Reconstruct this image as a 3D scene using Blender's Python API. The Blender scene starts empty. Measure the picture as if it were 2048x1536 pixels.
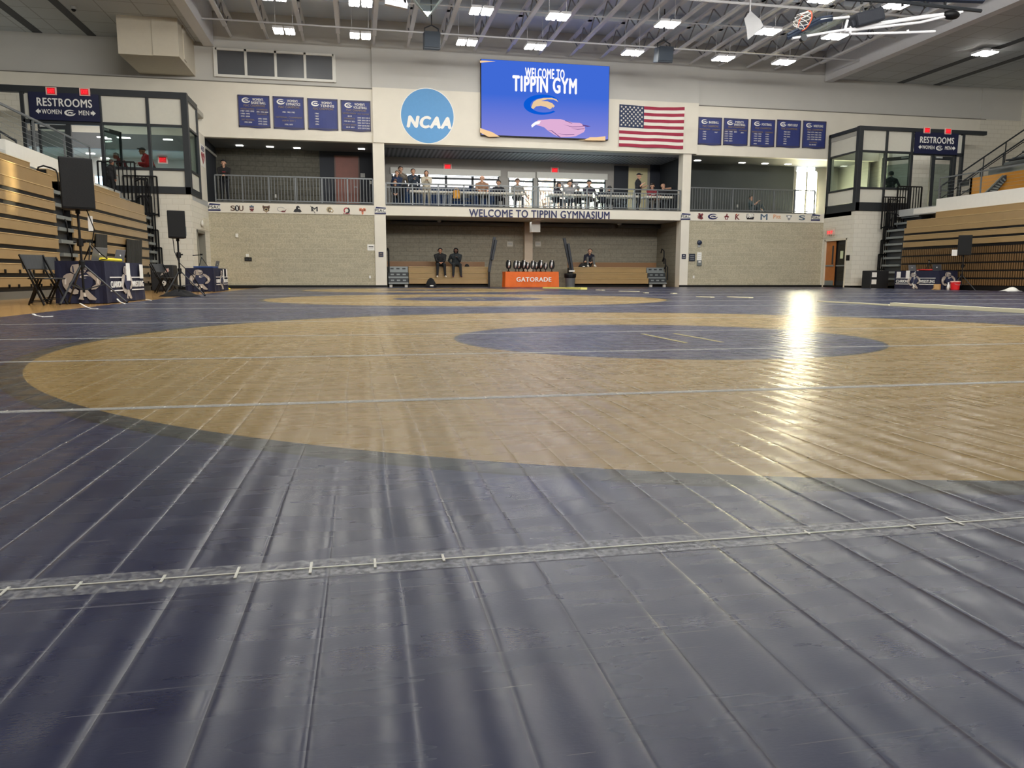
import bpy, bmesh, math, random
from math import sin, cos, pi, radians as R
from mathutils import Vector, Matrix
import numpy as np
random.seed(7)
C = bpy.context.scene.collection
SC = bpy.context.scene

# ------------------------------------------------------------------ camera
FPX = 1514.53; PITCH = 0.14057; ROLL = -0.00176; YAW = 0.19788; CAMZ = 0.4447
D = 32.9            # distance of the far wall along +Y; +X runs along that wall
DECK = 3.40         # upper floor level
cam_d = bpy.data.cameras.new('camera'); cam = bpy.data.objects.new('camera', cam_d); C.objects.link(cam)
cam_d.sensor_width = 36; cam_d.lens = FPX * 36 / 2048; cam_d.clip_end = 300; cam_d.clip_start = .02
def cam_axes():
    f = Vector((0, cos(PITCH), -sin(PITCH))); d = Vector((0, -sin(PITCH), -cos(PITCH))); x = Vector((1, 0, 0))
    c, s = cos(ROLL), sin(ROLL)
    right = c * x + s * d; down = -s * x + c * d
    c, s = cos(YAW), sin(YAW)
    rz = Matrix(((c, s, 0), (-s, c, 0), (0, 0, 1)))
    return rz @ right, rz @ down, rz @ f
AX = cam_axes()
m = Matrix((AX[0], -AX[1], -AX[2])).transposed().to_4x4(); m.translation = (0, 0, CAMZ)
cam.matrix_world = m
SC.camera = cam
def at(px, py, axis, val):
    """the point of the plane <axis>=val that the photograph shows at pixel px,py (2048x1536)"""
    v = AX[0] * ((px - 1024) / FPX) + AX[1] * ((py - 768) / FPX) + AX[2]
    o = Vector((0, 0, CAMZ)); t = (val - o[axis]) / v[axis]
    return o + v * t

# ------------------------------------------------------------------ world, exposure, lamps out of frame
SC.view_settings.view_transform = 'Standard'; SC.view_settings.look = 'None'
SC.view_settings.exposure = 0.0; SC.view_settings.gamma = 1.0
w = bpy.data.worlds.new('sky'); SC.world = w; w.use_nodes = True
bg = w.node_tree.nodes['Background']; bg.inputs[0].default_value = (.80, .90, 1.0, 1); bg.inputs[1].default_value = 12.0
SC.cycles.max_bounces = 6; SC.cycles.diffuse_bounces = 4; SC.cycles.glossy_bounces = 3
SC.cycles.transparent_max_bounces = 12; SC.cycles.transmission_bounces = 4
SC.cycles.sample_clamp_indirect = 6.0; SC.cycles.caustics_reflective = False; SC.cycles.caustics_refractive = False
LAMP = 1.0          # overall strength of the gym lights
def area(name, loc, sx, sy, power, rot=(0, 0, 0), col=(1, .985, .95)):
    l = bpy.data.lights.new(name, 'AREA'); l.shape = 'RECTANGLE'; l.size = sx; l.size_y = sy; l.energy = power; l.color = col
    o = bpy.data.objects.new(name, l); C.objects.link(o); o.location = loc; o.rotation_euler = rot; return o
# level: unseen ceiling rows; tilted: floods added to brighten far wall and ceiling
for v_, tilt_, pw_ in ((-8.5, 0, 260), (-3.5, 0, 260), (1.5, 78, 1500), (6.5, 78, 1500)):
    area('gym_rows_and_flood', (7.6, v_, 9.0), 20, .8, pw_ * LAMP, (R(tilt_), 0, 0))
for u_ in (-9.6, 25.2):
    area('aisle_light', (u_, 9, 9.3), .5, 34, 330 * LAMP)

sl = bpy.data.lights.new('low_sun', 'SUN'); sl.energy = 20; sl.angle = R(.6); sl.color = (1, .86, .52)
so = bpy.data.objects.new('low_sun', sl); C.objects.link(so); so.rotation_euler = Vector((-29.4, -17.45, -2.0)).to_track_quat('-Z', 'Y').to_euler()
# ------------------------------------------------------------------ materials
def lin(c):
    return tuple((x / 255 / 12.92) if x / 255 <= .04045 else ((x / 255 + .055) / 1.055) ** 2.4 for x in c)
MATS = {}
def mat(name, col=(200, 200, 200), rough=.6, metal=0., emit=0., spec=.5, vary=0., scale=8., bump=0., bscale=60., ecol=None):
    if name in MATS: return MATS[name]
    m = bpy.data.materials.new(name); m.use_nodes = True; n = m.node_tree.nodes; L = m.node_tree.links
    b = n['Principled BSDF']; c = (*lin(col), 1)
    b.inputs['Base Color'].default_value = c; b.inputs['Roughness'].default_value = rough
    b.inputs['Metallic'].default_value = metal; b.inputs['Specular IOR Level'].default_value = spec
    if emit:
        b.inputs['Emission Color'].default_value = (*lin(ecol or col), 1); b.inputs['Emission Strength'].default_value = emit
    geo = n.new('ShaderNodeNewGeometry')
    if vary or True:
        t = n.new('ShaderNodeTexNoise'); t.inputs['Scale'].default_value = scale; t.inputs['Detail'].default_value = 4
        L.new(geo.outputs['Position'], t.inputs['Vector'])
        mx = n.new('ShaderNodeMixRGB'); mx.blend_type = 'MULTIPLY'; mx.inputs[0].default_value = min(1, max(.06, vary)); mx.inputs[1].default_value = c
        rp = n.new('ShaderNodeValToRGB'); rp.color_ramp.elements[0].position = .3; rp.color_ramp.elements[1].position = .7
        rp.color_ramp.elements[0].color = (.55, .55, .55, 1); rp.color_ramp.elements[1].color = (1.15, 1.15, 1.15, 1)
        L.new(t.outputs[0], rp.inputs[0]); L.new(rp.outputs[0], mx.inputs[2]); L.new(mx.outputs[0], b.inputs['Base Color'])
    if bump:
        t2 = n.new('ShaderNodeTexNoise'); t2.inputs['Scale'].default_value = bscale; t2.inputs['Detail'].default_value = 3
        L.new(geo.outputs['Position'], t2.inputs['Vector'])
        bp = n.new('ShaderNodeBump'); bp.inputs['Strength'].default_value = bump; bp.inputs['Distance'].default_value = .02
        L.new(t2.outputs[0], bp.inputs['Height']); L.new(bp.outputs[0], b.inputs['Normal'])
    MATS[name] = m; return m
def glow(name, col, strength):
    if name in MATS: return MATS[name]
    m = bpy.data.materials.new(name); m.use_nodes = True; n = m.node_tree.nodes; L = m.node_tree.links
    n.clear(); e = n.new('ShaderNodeEmission'); o = n.new('ShaderNodeOutputMaterial')
    e.inputs[0].default_value = (*lin(col), 1); e.inputs[1].default_value = strength; L.new(e.outputs[0], o.inputs[0])
    MATS[name] = m; return m
def glare(name, col, strength):
    '''a sunlit pane: lets the sun through and glows'''
    m = bpy.data.materials.new(name); m.use_nodes = True; n = m.node_tree.nodes; L = m.node_tree.links; n.clear()
    e = n.new('ShaderNodeEmission'); o = n.new('ShaderNodeOutputMaterial'); t = n.new('ShaderNodeBsdfTransparent'); a = n.new('ShaderNodeAddShader')
    e.inputs[0].default_value = (*lin(col), 1); e.inputs[1].default_value = strength; L.new(e.outputs[0], a.inputs[0]); L.new(t.outputs[0], a.inputs[1]); L.new(a.outputs[0], o.inputs[0]); return m
def glass(name, tint=(235, 242, 240), refl=.12):
    if name in MATS: return MATS[name]
    m = bpy.data.materials.new(name); m.use_nodes = True; n = m.node_tree.nodes; L = m.node_tree.links
    n.clear(); o = n.new('ShaderNodeOutputMaterial'); mx = n.new('ShaderNodeMixShader')
    t = n.new('ShaderNodeBsdfTransparent'); t.inputs[0].default_value = (*lin(tint), 1)
    g = n.new('ShaderNodeBsdfGlossy'); g.inputs['Roughness'].default_value = .02
    lw = n.new('ShaderNodeLayerWeight'); lw.inputs[0].default_value = .25
    mr = n.new('ShaderNodeMapRange'); mr.inputs[3].default_value = refl * .5; mr.inputs[4].default_value = min(1, refl * 4)
    L.new(lw.outputs['Fresnel'], mr.inputs[0]); L.new(mr.outputs[0], mx.inputs[0])
    L.new(t.outputs[0], mx.inputs[1]); L.new(g.outputs[0], mx.inputs[2]); L.new(mx.outputs[0], o.inputs[0])
    MATS[name] = m; return m
def blocks(name, col, mortar, bw=.4, bh=.2, rough=.7, vary=.25, msize=.012, grain=0., gscale=55, bumpd=.004):
    """masonry: courses by height, joints staggered; runs along x+y so it works on walls of either direction"""
    if name in MATS: return MATS[name]
    m = bpy.data.materials.new(name); m.use_nodes = True; n = m.node_tree.nodes; L = m.node_tree.links
    b = n['Principled BSDF']; b.inputs['Roughness'].default_value = rough; b.inputs['Specular IOR Level'].default_value = .3
    geo = n.new('ShaderNodeNewGeometry'); sp = n.new('ShaderNodeSeparateXYZ'); L.new(geo.outputs['Position'], sp.inputs[0])
    ad = n.new('ShaderNodeMath'); L.new(sp.outputs[0], ad.inputs[0]); L.new(sp.outputs[1], ad.inputs[1])
    cb = n.new('ShaderNodeCombineXYZ'); L.new(ad.outputs[0], cb.inputs[0]); L.new(sp.outputs[2], cb.inputs[1])
    t = n.new('ShaderNodeTexBrick'); L.new(cb.outputs[0], t.inputs['Vector'])
    t.inputs['Scale'].default_value = 1; t.inputs['Brick Width'].default_value = bw; t.inputs['Row Height'].default_value = bh
    t.inputs['Mortar Size'].default_value = msize; t.inputs['Mortar Smooth'].default_value = .3; t.inputs['Bias'].default_value = 0
    c = lin(col); k = 1 - vary * .35
    t.inputs['Color1'].default_value = (*c, 1); t.inputs['Color2'].default_value = (c[0] * k, c[1] * k, c[2] * k, 1)
    t.inputs['Mortar'].default_value = (*lin(mortar), 1)
    out = t.outputs['Color']
    no = n.new('ShaderNodeTexNoise'); no.inputs['Scale'].default_value = gscale; no.inputs['Detail'].default_value = 5
    L.new(geo.outputs['Position'], no.inputs['Vector'])
    if grain:
        mx = n.new('ShaderNodeMixRGB'); mx.blend_type = 'MULTIPLY'; mx.inputs[0].default_value = grain
        rp = n.new('ShaderNodeValToRGB'); rp.color_ramp.elements[0].position = .35; rp.color_ramp.elements[1].position = .65
        rp.color_ramp.elements[0].color = (.45, .45, .45, 1); rp.color_ramp.elements[1].color = (1.25, 1.25, 1.25, 1)
        L.new(no.outputs[0], rp.inputs[0]); L.new(out, mx.inputs[1]); L.new(rp.outputs[0], mx.inputs[2]); out = mx.outputs[0]
    L.new(out, b.inputs['Base Color'])
    bp = n.new('ShaderNodeBump'); bp.inputs['Strength'].default_value = .6; bp.inputs['Distance'].default_value = bumpd
    iv = n.new('ShaderNodeMath'); iv.operation = 'SUBTRACT'; iv.inputs[0].default_value = 1; L.new(t.outputs['Fac'], iv.inputs[1])
    L.new(iv.outputs[0], bp.inputs['Height']); L.new(bp.outputs[0], b.inputs['Normal'])
    MATS[name] = m; return m

# ------------------------------------------------------------------ mesh helpers
class MB:
    def __init__(s): s.bm = bmesh.new()
    def _face(s, vs, mi=0):
        try:
            f = s.bm.faces.new(vs); f.material_index = mi
        except ValueError: pass
    def box(s, x0, x1, y0, y1, z0, z1, mi=0):
        return s.obox(Vector(((x0 + x1) / 2, (y0 + y1) / 2, (z0 + z1) / 2)), (abs(x1 - x0), abs(y1 - y0), abs(z1 - z0)), None, mi)
    def obox(s, c, size, rot=None, mi=0, taper=1.0):
        c = Vector(c); hx, hy, hz = (q / 2 for q in size); rot = rot or Matrix.Identity(3)
        P = [(-1, -1, -1), (1, -1, -1), (1, 1, -1), (-1, 1, -1), (-1, -1, 1), (1, -1, 1), (1, 1, 1), (-1, 1, 1)]
        v = [s.bm.verts.new(c + rot @ Vector((a * hx * (taper if e > 0 else 1), b * hy * (taper if e > 0 else 1), e * hz))) for a, b, e in P]
        for q in ((3, 2, 1, 0), (4, 5, 6, 7), (0, 1, 5, 4), (1, 2, 6, 5), (2, 3, 7, 6), (3, 0, 4, 7)): s._face([v[i] for i in q], mi)
        return s
    def bar(s, p, q, w_, h_, mi=0, up=(0, 0, 1)):
        p, q = Vector(p), Vector(q); d = q - p; l = d.length
        if l < 1e-6: return s
        z = d / l; x = z.cross(Vector(up))
        if x.length < 1e-4: x = z.cross(Vector((1, 0, 0)))
        x.normalize(); y = x.cross(z)
        return s.obox((p + q) / 2, (w_, h_, l), Matrix((x, y, z)).transposed(), mi)
    def tube(s, pts, r, n=8, mi=0, cap=True):
        pts = [Vector(p) for p in pts]; rings = []; rr = r if isinstance(r, (list, tuple)) else [r] * len(pts)
        for i, p in enumerate(pts):
            t = (pts[min(i + 1, len(pts) - 1)] - pts[max(i - 1, 0)]).normalized()
            a = t.cross(Vector((0, 0, 1)))
            if a.length < 1e-3: a = t.cross(Vector((0, 1, 0)))
            a.normalize(); b = t.cross(a)
            rings.append([s.bm.verts.new(p + (a * cos(2 * pi * k / n) + b * sin(2 * pi * k / n)) * rr[i]) for k in range(n)])
        for i in range(len(rings) - 1):
            for k in range(n): s._face([rings[i][k], rings[i + 1][k], rings[i + 1][(k + 1) % n], rings[i][(k + 1) % n]], mi)
        if cap: s._face(rings[0], mi); s._face(rings[-1][::-1], mi)
        return s
    def lathe(s, prof, c=(0, 0, 0), n=20, mi=0, rot=None):
        c = Vector(c); rot = rot or Matrix.Identity(3); rings = []
        for r_, z in prof:
            rings.append([s.bm.verts.new(c + rot @ Vector((r_ * cos(2 * pi * k / n), r_ * sin(2 * pi * k / n), z))) for k in range(n)])
        for i in range(len(rings) - 1):
            for k in range(n): s._face([rings[i][k], rings[i][(k + 1) % n], rings[i + 1][(k + 1) % n], rings[i + 1][k]], mi)
        s._face(rings[0][::-1], mi); s._face(rings[-1], mi); return s
    def plate(s, pts2, o, right, up, t, mi=0, off=0.):
        """an outline in the plane (right, up) at o with real thickness t along the plane's normal"""
        right, up = Vector(right), Vector(up); nn = right.cross(up)
        a = [s.bm.verts.new(Vector(o) + right * p[0] + up * p[1] + nn * off) for p in pts2]
        b = [s.bm.verts.new(Vector(o) + right * p[0] + up * p[1] + nn * (off + t)) for p in pts2]
        n = len(pts2); s._face(a[::-1], mi); s._face(b, mi)
        for k in range(n): s._face([a[k], a[(k + 1) % n], b[(k + 1) % n], b[k]], mi)
        return s
    def grid(s, f, nu, nv, mi=0):
        v = [[s.bm.verts.new(Vector(f(i / nu, j / nv))) for j in range(nv + 1)] for i in range(nu + 1)]
        for i in range(nu):
            for j in range(nv): s._face([v[i][j], v[i + 1][j], v[i + 1][j + 1], v[i][j + 1]], mi)
        return s
    def sphere(s, c, r, sx=1, sy=1, sz=1, mi=0, n=12):
        g = bmesh.ops.create_uvsphere(s.bm, u_segments=n, v_segments=max(6, n // 2 + 2), radius=r)
        for v in g['verts']: v.co = Vector((v.co.x * sx, v.co.y * sy, v.co.z * sz)) + Vector(c)
        for f in {f for v in g['verts'] for f in v.link_faces}: f.material_index = mi
        return s
    def build(s, name, mats, parent=None, bevel=0., smooth=False, base=None, local=False, solid=0.):
        """link as ONE object; vertices given in room coordinates unless local=True"""
        bmesh.ops.recalc_face_normals(s.bm, faces=s.bm.faces)
        o0 = Vector((0, 0, 0))
        if parent is not None and not local:
            r = parent
            while r.parent: r = r.parent
            o0 = Vector(r.location)
        elif base is not None: o0 = Vector(base)
        if o0.length: bmesh.ops.translate(s.bm, verts=s.bm.verts, vec=-o0)
        me = bpy.data.meshes.new(name); s.bm.to_mesh(me); s.bm.free()
        o = bpy.data.objects.new(name, me); C.objects.link(o)
        for mm in (mats if isinstance(mats, (list, tuple)) else [mats]): me.materials.append(mm)
        if parent is not None: o.parent = parent
        elif base is not None: o.location = base
        if smooth:
            for p in me.polygons: p.use_smooth = True
        if solid:
            k = o.modifiers.new('thick', 'SOLIDIFY'); k.thickness = solid; k.offset = 0
        if bevel:
            k = o.modifiers.new('edge', 'BEVEL'); k.width = bevel; k.segments = 2; k.limit_method = 'ANGLE'; k.angle_limit = R(40)
        return o
def tag(o, label, cat, group=None, kind=None):
    o['label'] = label; o['category'] = cat
    if group: o['group'] = group
    if kind: o['kind'] = kind
    return o
def thing(name, label, cat, loc=(0, 0, 0), rz=0., group=None):
    o = bpy.data.objects.new(name, None); o.empty_display_size = .2; C.objects.link(o); o.location = loc; o.rotation_euler = (0, 0, rz)
    return tag(o, label, cat, group)
def struct(name, mb, mats, **k):
    o = mb.build(name, mats, **k); o['kind'] = 'structure'; return o
def dup(root, loc, rz, label, group=None, scale=None):
    def cp(o, par):
        c = o.copy(); C.objects.link(c); c.parent = par
        for ch in list(o.children): cp(ch, c)
        return c
    r = cp(root, None); r.location = loc; r.rotation_euler = (0, 0, rz); r['label'] = label
    if group: r['group'] = group
    if scale: r.scale = scale
    return r
XR, ZU = Vector((1, 0, 0)), Vector((0, 0, 1))
def text(name, s, a0, a1, b0, b1, o, right, up, material, parent=None, bold=.0, t=.006, off=0., shear=0., base=None):
    """lettering filling the box a0..a1 (along right) x b0..b1 (along up) of the plane at o"""
    cu = bpy.data.curves.new(name, 'FONT'); cu.body = s; cu.size = 1; cu.extrude = 0; cu.offset = bold; cu.shear = shear; cu.resolution_u = 4; cu.space_character = 1.06 + bold; cu.offset = 0
    ob = bpy.data.objects.new(name, cu); C.objects.link(ob)
    dg = bpy.context.evaluated_depsgraph_get(); me = bpy.data.meshes.new_from_object(ob.evaluated_get(dg))
    bpy.data.objects.remove(ob); bpy.data.curves.remove(cu)
    if bold:                      # heavier strokes: the outline repeated a little to each side
        bm = bmesh.new(); bm.from_mesh(me); g0 = bm.faces[:]; k_ = bold * .8
        for i_, (dx, dy) in enumerate(((-k_, 0), (0, k_ * .6), (0, -k_ * .6))):
            g_ = bmesh.ops.duplicate(bm, geom=g0); bmesh.ops.translate(bm, verts=[q for q in g_['geom'] if isinstance(q, bmesh.types.BMVert)], vec=(dx, dy, i_ + 1))
        bmesh.ops.translate(bm, verts=list({v for f in g0 for v in f.verts}), vec=(k_, 0, 0)); bm.to_mesh(me); bm.free()
    xs = [v.co.x for v in me.vertices]; ys = [v.co.y for v in me.vertices]
    x0, x1, y0, y1 = min(xs), max(xs), min(ys), max(ys)
    right, up = Vector(right), Vector(up); nn = right.cross(up); o0 = Vector((0, 0, 0))
    if parent is not None:
        r = parent
        while r.parent: r = r.parent
        o0 = Vector(r.location)
    elif base is not None: o0 = Vector(base)
    bm = bmesh.new(); bm.from_mesh(me); bpy.data.meshes.remove(me)
    for v in bm.verts:
        a = a0 + (v.co.x - x0) / (x1 - x0) * (a1 - a0); b = b0 + (v.co.y - y0) / (y1 - y0) * (b1 - b0)
        v.co = Vector(o) + right * a + up * b + nn * (off + .0012 * v.co.z) - o0
    g = bmesh.ops.extrude_face_region(bm, geom=bm.faces[:])
    bmesh.ops.translate(bm, verts=[q for q in g['geom'] if isinstance(q, bmesh.types.BMVert)], vec=nn * t)
    bmesh.ops.recalc_face_normals(bm, faces=bm.faces)
    me = bpy.data.meshes.new(name); bm.to_mesh(me); bm.free(); me.materials.append(material)
    ob = bpy.data.objects.new(name, me); C.objects.link(ob)
    if parent is not None: ob.parent = parent
    elif base is not None: ob.location = base
    return ob
def rect(px0, py0, px1, py1, Y):
    """x0,x1,z0,z1 on the plane y=Y of a pixel rectangle (mean of its slanted edges)"""
    a, b, c, d = at(px0, py0, 1, Y), at(px1, py0, 1, Y), at(px0, py1, 1, Y), at(px1, py1, 1, Y)
    return (a.x + c.x) / 2, (b.x + d.x) / 2, (c.z + d.z) / 2, (a.z + b.z) / 2
def quad4(p, Y):
    """x0,x1,z0,z1 from the four pixel corners tl,tr,br,bl"""
    q = [at(a, b, 1, Y) for a, b in p]
    return (q[0].x + q[3].x) / 2, (q[1].x + q[2].x) / 2, (q[2].z + q[3].z) / 2, (q[0].z + q[1].z) / 2
def arc(cx, cy, rx, ry, a0, a1, n, tilt=0.):
    out = []
    for i in range(n + 1):
        a = R(a0 + (a1 - a0) * i / n); x, y = rx * cos(a), ry * sin(a)
        out.append((cx + x * cos(tilt) - y * sin(tilt), cy + x * sin(tilt) + y * cos(tilt)))
    return out
def swoosh(x0, x1, z0, z1):
    """outlines of the C-shaped wing emblem in a box: crescent and inner wing"""
    sx, sz = (x1 - x0), (z1 - z0)
    outer = arc(.48, .48, .47, .44, 32, 345, 26, .16); inner = arc(.56, .52, .37, .27, 338, 52, 22, .16)
    wing = [(.30, .44), (.36, .56), (.5, .63), (.66, .60), (.78, .50), (.74, .40), (.66, .46), (.60, .38), (.55, .47), (.44, .49), (.35, .40)]
    f = lambda P: [(x0 + a * sx, z0 + b * sz) for a, b in P]
    return f(outer + inner), f(wing)
# ------------------------------------------------------------------ palette
M_beige = mat('cream_paint', (228, 222, 208), .65, vary=.08, scale=2)
M_grey_panel = mat('grey_wall_panel', (196, 194, 188), .6, vary=.06, scale=1.5)
M_ceil = mat('ceiling_deck', (220, 229, 238), .7, vary=.1, scale=1.2)
M_steel = mat('white_painted_steel', (226, 226, 228), .45)
M_dark = mat('charcoal_metal', (40, 44, 48), .45)
M_black = mat('black_plastic', (11, 11, 13), .5, spec=.3)
M_blackcloth = mat('black_cloth', (20, 20, 22), .9, bump=.2, bscale=90)
M_white = mat('white_board', (228, 226, 218), .55)
M_paper = mat('white_paper', (238, 236, 230), .7)
M_navy = mat('navy_cloth', (22, 25, 52), .8, vary=.15, scale=5)
M_signnavy = mat('navy_sign', (24, 28, 62), .4)
M_banner = mat('banner_blue', (44, 56, 122), .55, vary=.22, scale=2.5)
M_lett = mat('white_lettering', (240, 238, 232), .5)
M_goldlett = mat('tan_lettering', (150, 132, 104), .5)
M_navylett = mat('navy_lettering', (24, 30, 84), .5)
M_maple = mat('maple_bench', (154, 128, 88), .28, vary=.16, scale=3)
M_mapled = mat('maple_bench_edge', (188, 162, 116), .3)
M_brown = mat('brown_door_wood', (120, 58, 38), .45, vary=.2, scale=4)
M_oak = mat('orange_oak', (170, 104, 50), .4, vary=.25, scale=4)
M_grey = mat('grey_metal', (128, 134, 134), .4, .4)
M_lgrey = mat('light_grey_plastic', (176, 178, 176), .5)
M_dgrey = mat('dark_grey_wall', (52, 56, 60), .7)
M_rail = mat('grey_railing', (112, 116, 118), .4, .3)
M_red = mat('red_cloth', (150, 22, 24), .7)
M_gold = mat('gold_wall', (172, 116, 30), .55, vary=.1)
M_yellow = mat('yellow_foam', (244, 226, 60), .6)
M_pyellow = mat('pale_yellow_foam', (246, 236, 130), .6)
M_silver = mat('silver_trophy', (236, 236, 236), .3, .35)
M_glass = glass('clear_glass')
M_tint = glass('tinted_glass', (222, 230, 228), .05)
M_rednite = glow('exit_red', (255, 40, 50), 2.2)
M_lamp = glow('lamp_white', (255, 252, 242), 48.0)
M_lamp2 = glow('small_lamp', (255, 250, 240), 9.0)
M_cmu = blocks('white_block', (222, 217, 203), (202, 196, 180), .4, .2, vary=.1, msize=.008)
M_split = blocks('tan_split_block', (186, 178, 154), (190, 182, 160), .6, .2, grain=.32, gscale=24, vary=.3, msize=.012, bumpd=.006)
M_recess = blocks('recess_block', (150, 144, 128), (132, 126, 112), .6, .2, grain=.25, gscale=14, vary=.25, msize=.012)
M_dblock = blocks('dark_block', (92, 90, 80), (74, 72, 64), .6, .2, grain=.3, gscale=10, vary=.3)

def grid_tiles(name, col, line, su, sv, rough=.7):
    m = bpy.data.materials.new(name); m.use_nodes = True; n = m.node_tree.nodes; L = m.node_tree.links
    b = n['Principled BSDF']; b.inputs['Roughness'].default_value = rough
    geo = n.new('ShaderNodeNewGeometry'); t = n.new('ShaderNodeTexBrick'); L.new(geo.outputs['Position'], t.inputs['Vector'])
    t.offset = 0; t.inputs['Scale'].default_value = 1; t.inputs['Brick Width'].default_value = su; t.inputs['Row Height'].default_value = sv
    t.inputs['Mortar Size'].default_value = .02; t.inputs['Color1'].default_value = (*lin(col), 1)
    t.inputs['Color2'].default_value = (*lin(tuple(c * .97 for c in col)), 1); t.inputs['Mortar'].default_value = (*lin(line), 1)
    L.new(t.outputs['Color'], b.inputs['Base Color']); return m
M_tile = grid_tiles('ceiling_tiles', (198, 202, 204), (158, 160, 160), 1.2, 1.2)

def wood_floor():
    m = bpy.data.materials.new('maple_floor'); m.use_nodes = True; n = m.node_tree.nodes; L = m.node_tree.links
    b = n['Principled BSDF']; b.inputs['Roughness'].default_value = .16
    geo = n.new('ShaderNodeNewGeometry'); sp = n.new('ShaderNodeSeparateXYZ'); L.new(geo.outputs['Position'], sp.inputs[0])
    cb = n.new('ShaderNodeCombineXYZ'); L.new(sp.outputs[1], cb.inputs[0]); L.new(sp.outputs[0], cb.inputs[1])
    t = n.new('ShaderNodeTexBrick'); L.new(cb.outputs[0], t.inputs['Vector']); t.inputs['Scale'].default_value = 1
    t.inputs['Brick Width'].default_value = 1.6; t.inputs['Row Height'].default_value = .09; t.inputs['Mortar Size'].default_value = .0015
    t.inputs['Color1'].default_value = (*lin((200, 160, 100)), 1); t.inputs['Color2'].default_value = (*lin((180, 138, 82)), 1); t.inputs['Mortar'].default_value = (*lin((110, 76, 40)), 1)
    L.new(t.outputs['Color'], b.inputs['Base Color']); return m
M_floor = wood_floor()

# ------------------------------------------------------------------ wrestling mat vinyl
SCUFF = (at(1540, 905, 2, 0).x - 2.18, at(1540, 905, 2, 0).y - 5.29)
def vinyl(name, ring, seed):
    m = bpy.data.materials.new(name); m.use_nodes = True; n = m.node_tree.nodes; L = m.node_tree.links
    b = n['Principled BSDF']; b.inputs['Specular IOR Level'].default_value = .32
    def math_(op, a, c=None, d=None, clamp=False):
        q = n.new('ShaderNodeMath'); q.operation = op; q.use_clamp = clamp
        for i, x in enumerate((a, c, d)):
            if x is None: continue
            if isinstance(x, (int, float)): q.inputs[i].default_value = x
            else: L.new(x, q.inputs[i])
        return q.outputs[0]
    def noise(vec, sc, det=4, dim=None):
        t = n.new('ShaderNodeTexNoise'); t.inputs['Scale'].default_value = sc; t.inputs['Detail'].default_value = det; L.new(vec, t.inputs['Vector']); return t.outputs[0]
    def stretch(vec, sx, sy, rot=0):
        mp = n.new('ShaderNodeMapping'); mp.inputs['Scale'].default_value = (sx, sy, 1); mp.inputs['Rotation'].default_value = (0, 0, rot); mp.inputs['Location'].default_value = (seed * 3.1, seed * 1.7, 0)
        L.new(vec, mp.inputs[0]); return mp.outputs[0]
    def mix(f, a, c):
        q = n.new('ShaderNodeMixRGB')
        if isinstance(f, (int, float)): q.inputs[0].default_value = f
        else: L.new(f, q.inputs[0])
        for i, x in ((1, a), (2, c)):
            if isinstance(x, tuple): q.inputs[i].default_value = x
            else: L.new(x, q.inputs[i])
        return q.outputs[0]
    tc = n.new('ShaderNodeTexCoord'); ob = tc.outputs['Object']
    sp = n.new('ShaderNodeSeparateXYZ'); L.new(ob, sp.inputs[0]); X, Y = sp.outputs[0], sp.outputs[1]
    blue = (*lin((33, 39, 70)), 1); tan = (*lin((146, 120, 68)), 1); edge = (*lin((44, 46, 46)), 1); rim = (*lin((12, 12, 14)), 1)
    col = blue
    if ring:
        r = math_('SQRT', math_('ADD', math_('MULTIPLY', X, X), math_('MULTIPLY', Y, Y)))
        col = mix(math_('LESS_THAN', r, 4.095), blue, rim)
        col = mix(math_('LESS_THAN', r, 4.078), col, edge)
        col = mix(math_('LESS_THAN', r, 3.985), col, tan)
        col = mix(math_('LESS_THAN', r, 1.524), col, edge)
        col = mix(math_('LESS_THAN', r, 1.50), col, (*lin((36, 40, 74)), 1))
        if seed == 1:              # faint round scuff left on the tan circle
            dx, dy = math_('SUBTRACT', X, SCUFF[0]), math_('SUBTRACT', Y, SCUFF[1]); r2 = math_('SQRT', math_('ADD', math_('MULTIPLY', dx, dx), math_('MULTIPLY', dy, dy)))
            for r0, wd in ((.118, .004), (.094, .003)): col = mix(math_('MULTIPLY', math_('LESS_THAN', math_('ABSOLUTE', math_('SUBTRACT', r2, r0)), wd), .22), col, (*lin((70, 58, 40)), 1))
    # scuffs: short pale scratches in several directions
    sc = None
    for a, (sx, sy), th in ((.2, (1.5, 60), .70), (-.35, (1.8, 74), .72), (.95, (1.6, 66), .73), (0., (2.6, 110), .70)):
        s_ = math_('GREATER_THAN', noise(stretch(ob, sx, sy, a), 1.0, 3), th)
        sc = s_ if sc is None else math_('MAXIMUM', sc, s_)
    scf = math_('MULTIPLY', sc, .10)
    if isinstance(col, tuple): c0 = n.new('ShaderNodeRGB'); c0.outputs[0].default_value = col; col = c0.outputs[0]
    col = mix(scf, col, (*lin((205, 200, 190)), 1))
    wear = n.new('ShaderNodeMapRange'); L.new(noise(stretch(ob, 1, 3), 1.3, 5), wear.inputs[0]); wear.inputs[1].default_value = .3; wear.inputs[2].default_value = .7; wear.inputs[3].default_value = .92; wear.inputs[4].default_value = 1.05
    q = n.new('ShaderNodeMixRGB'); q.blend_type = 'MULTIPLY'; q.inputs[0].default_value = 1; L.new(col, q.inputs[1]); L.new(wear.outputs[0], q.inputs[2])
    base_mix = q
    # creases from rolling: grooves along the length, every 0.1 m or so, wandering a little
    wob = math_('MULTIPLY', math_('SUBTRACT', noise(stretch(ob, .5, .35), 1.0, 2), .5), .10)
    ph = math_('MULTIPLY', math_('ADD', X, wob), 9.6)
    fr = math_('ABSOLUTE', math_('SUBTRACT', math_('FRACT', ph), .5))           # 0 at the crease .5 between
    groove = math_('POWER', math_('SUBTRACT', 1, math_('MULTIPLY', fr, 2)), 14)
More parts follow.
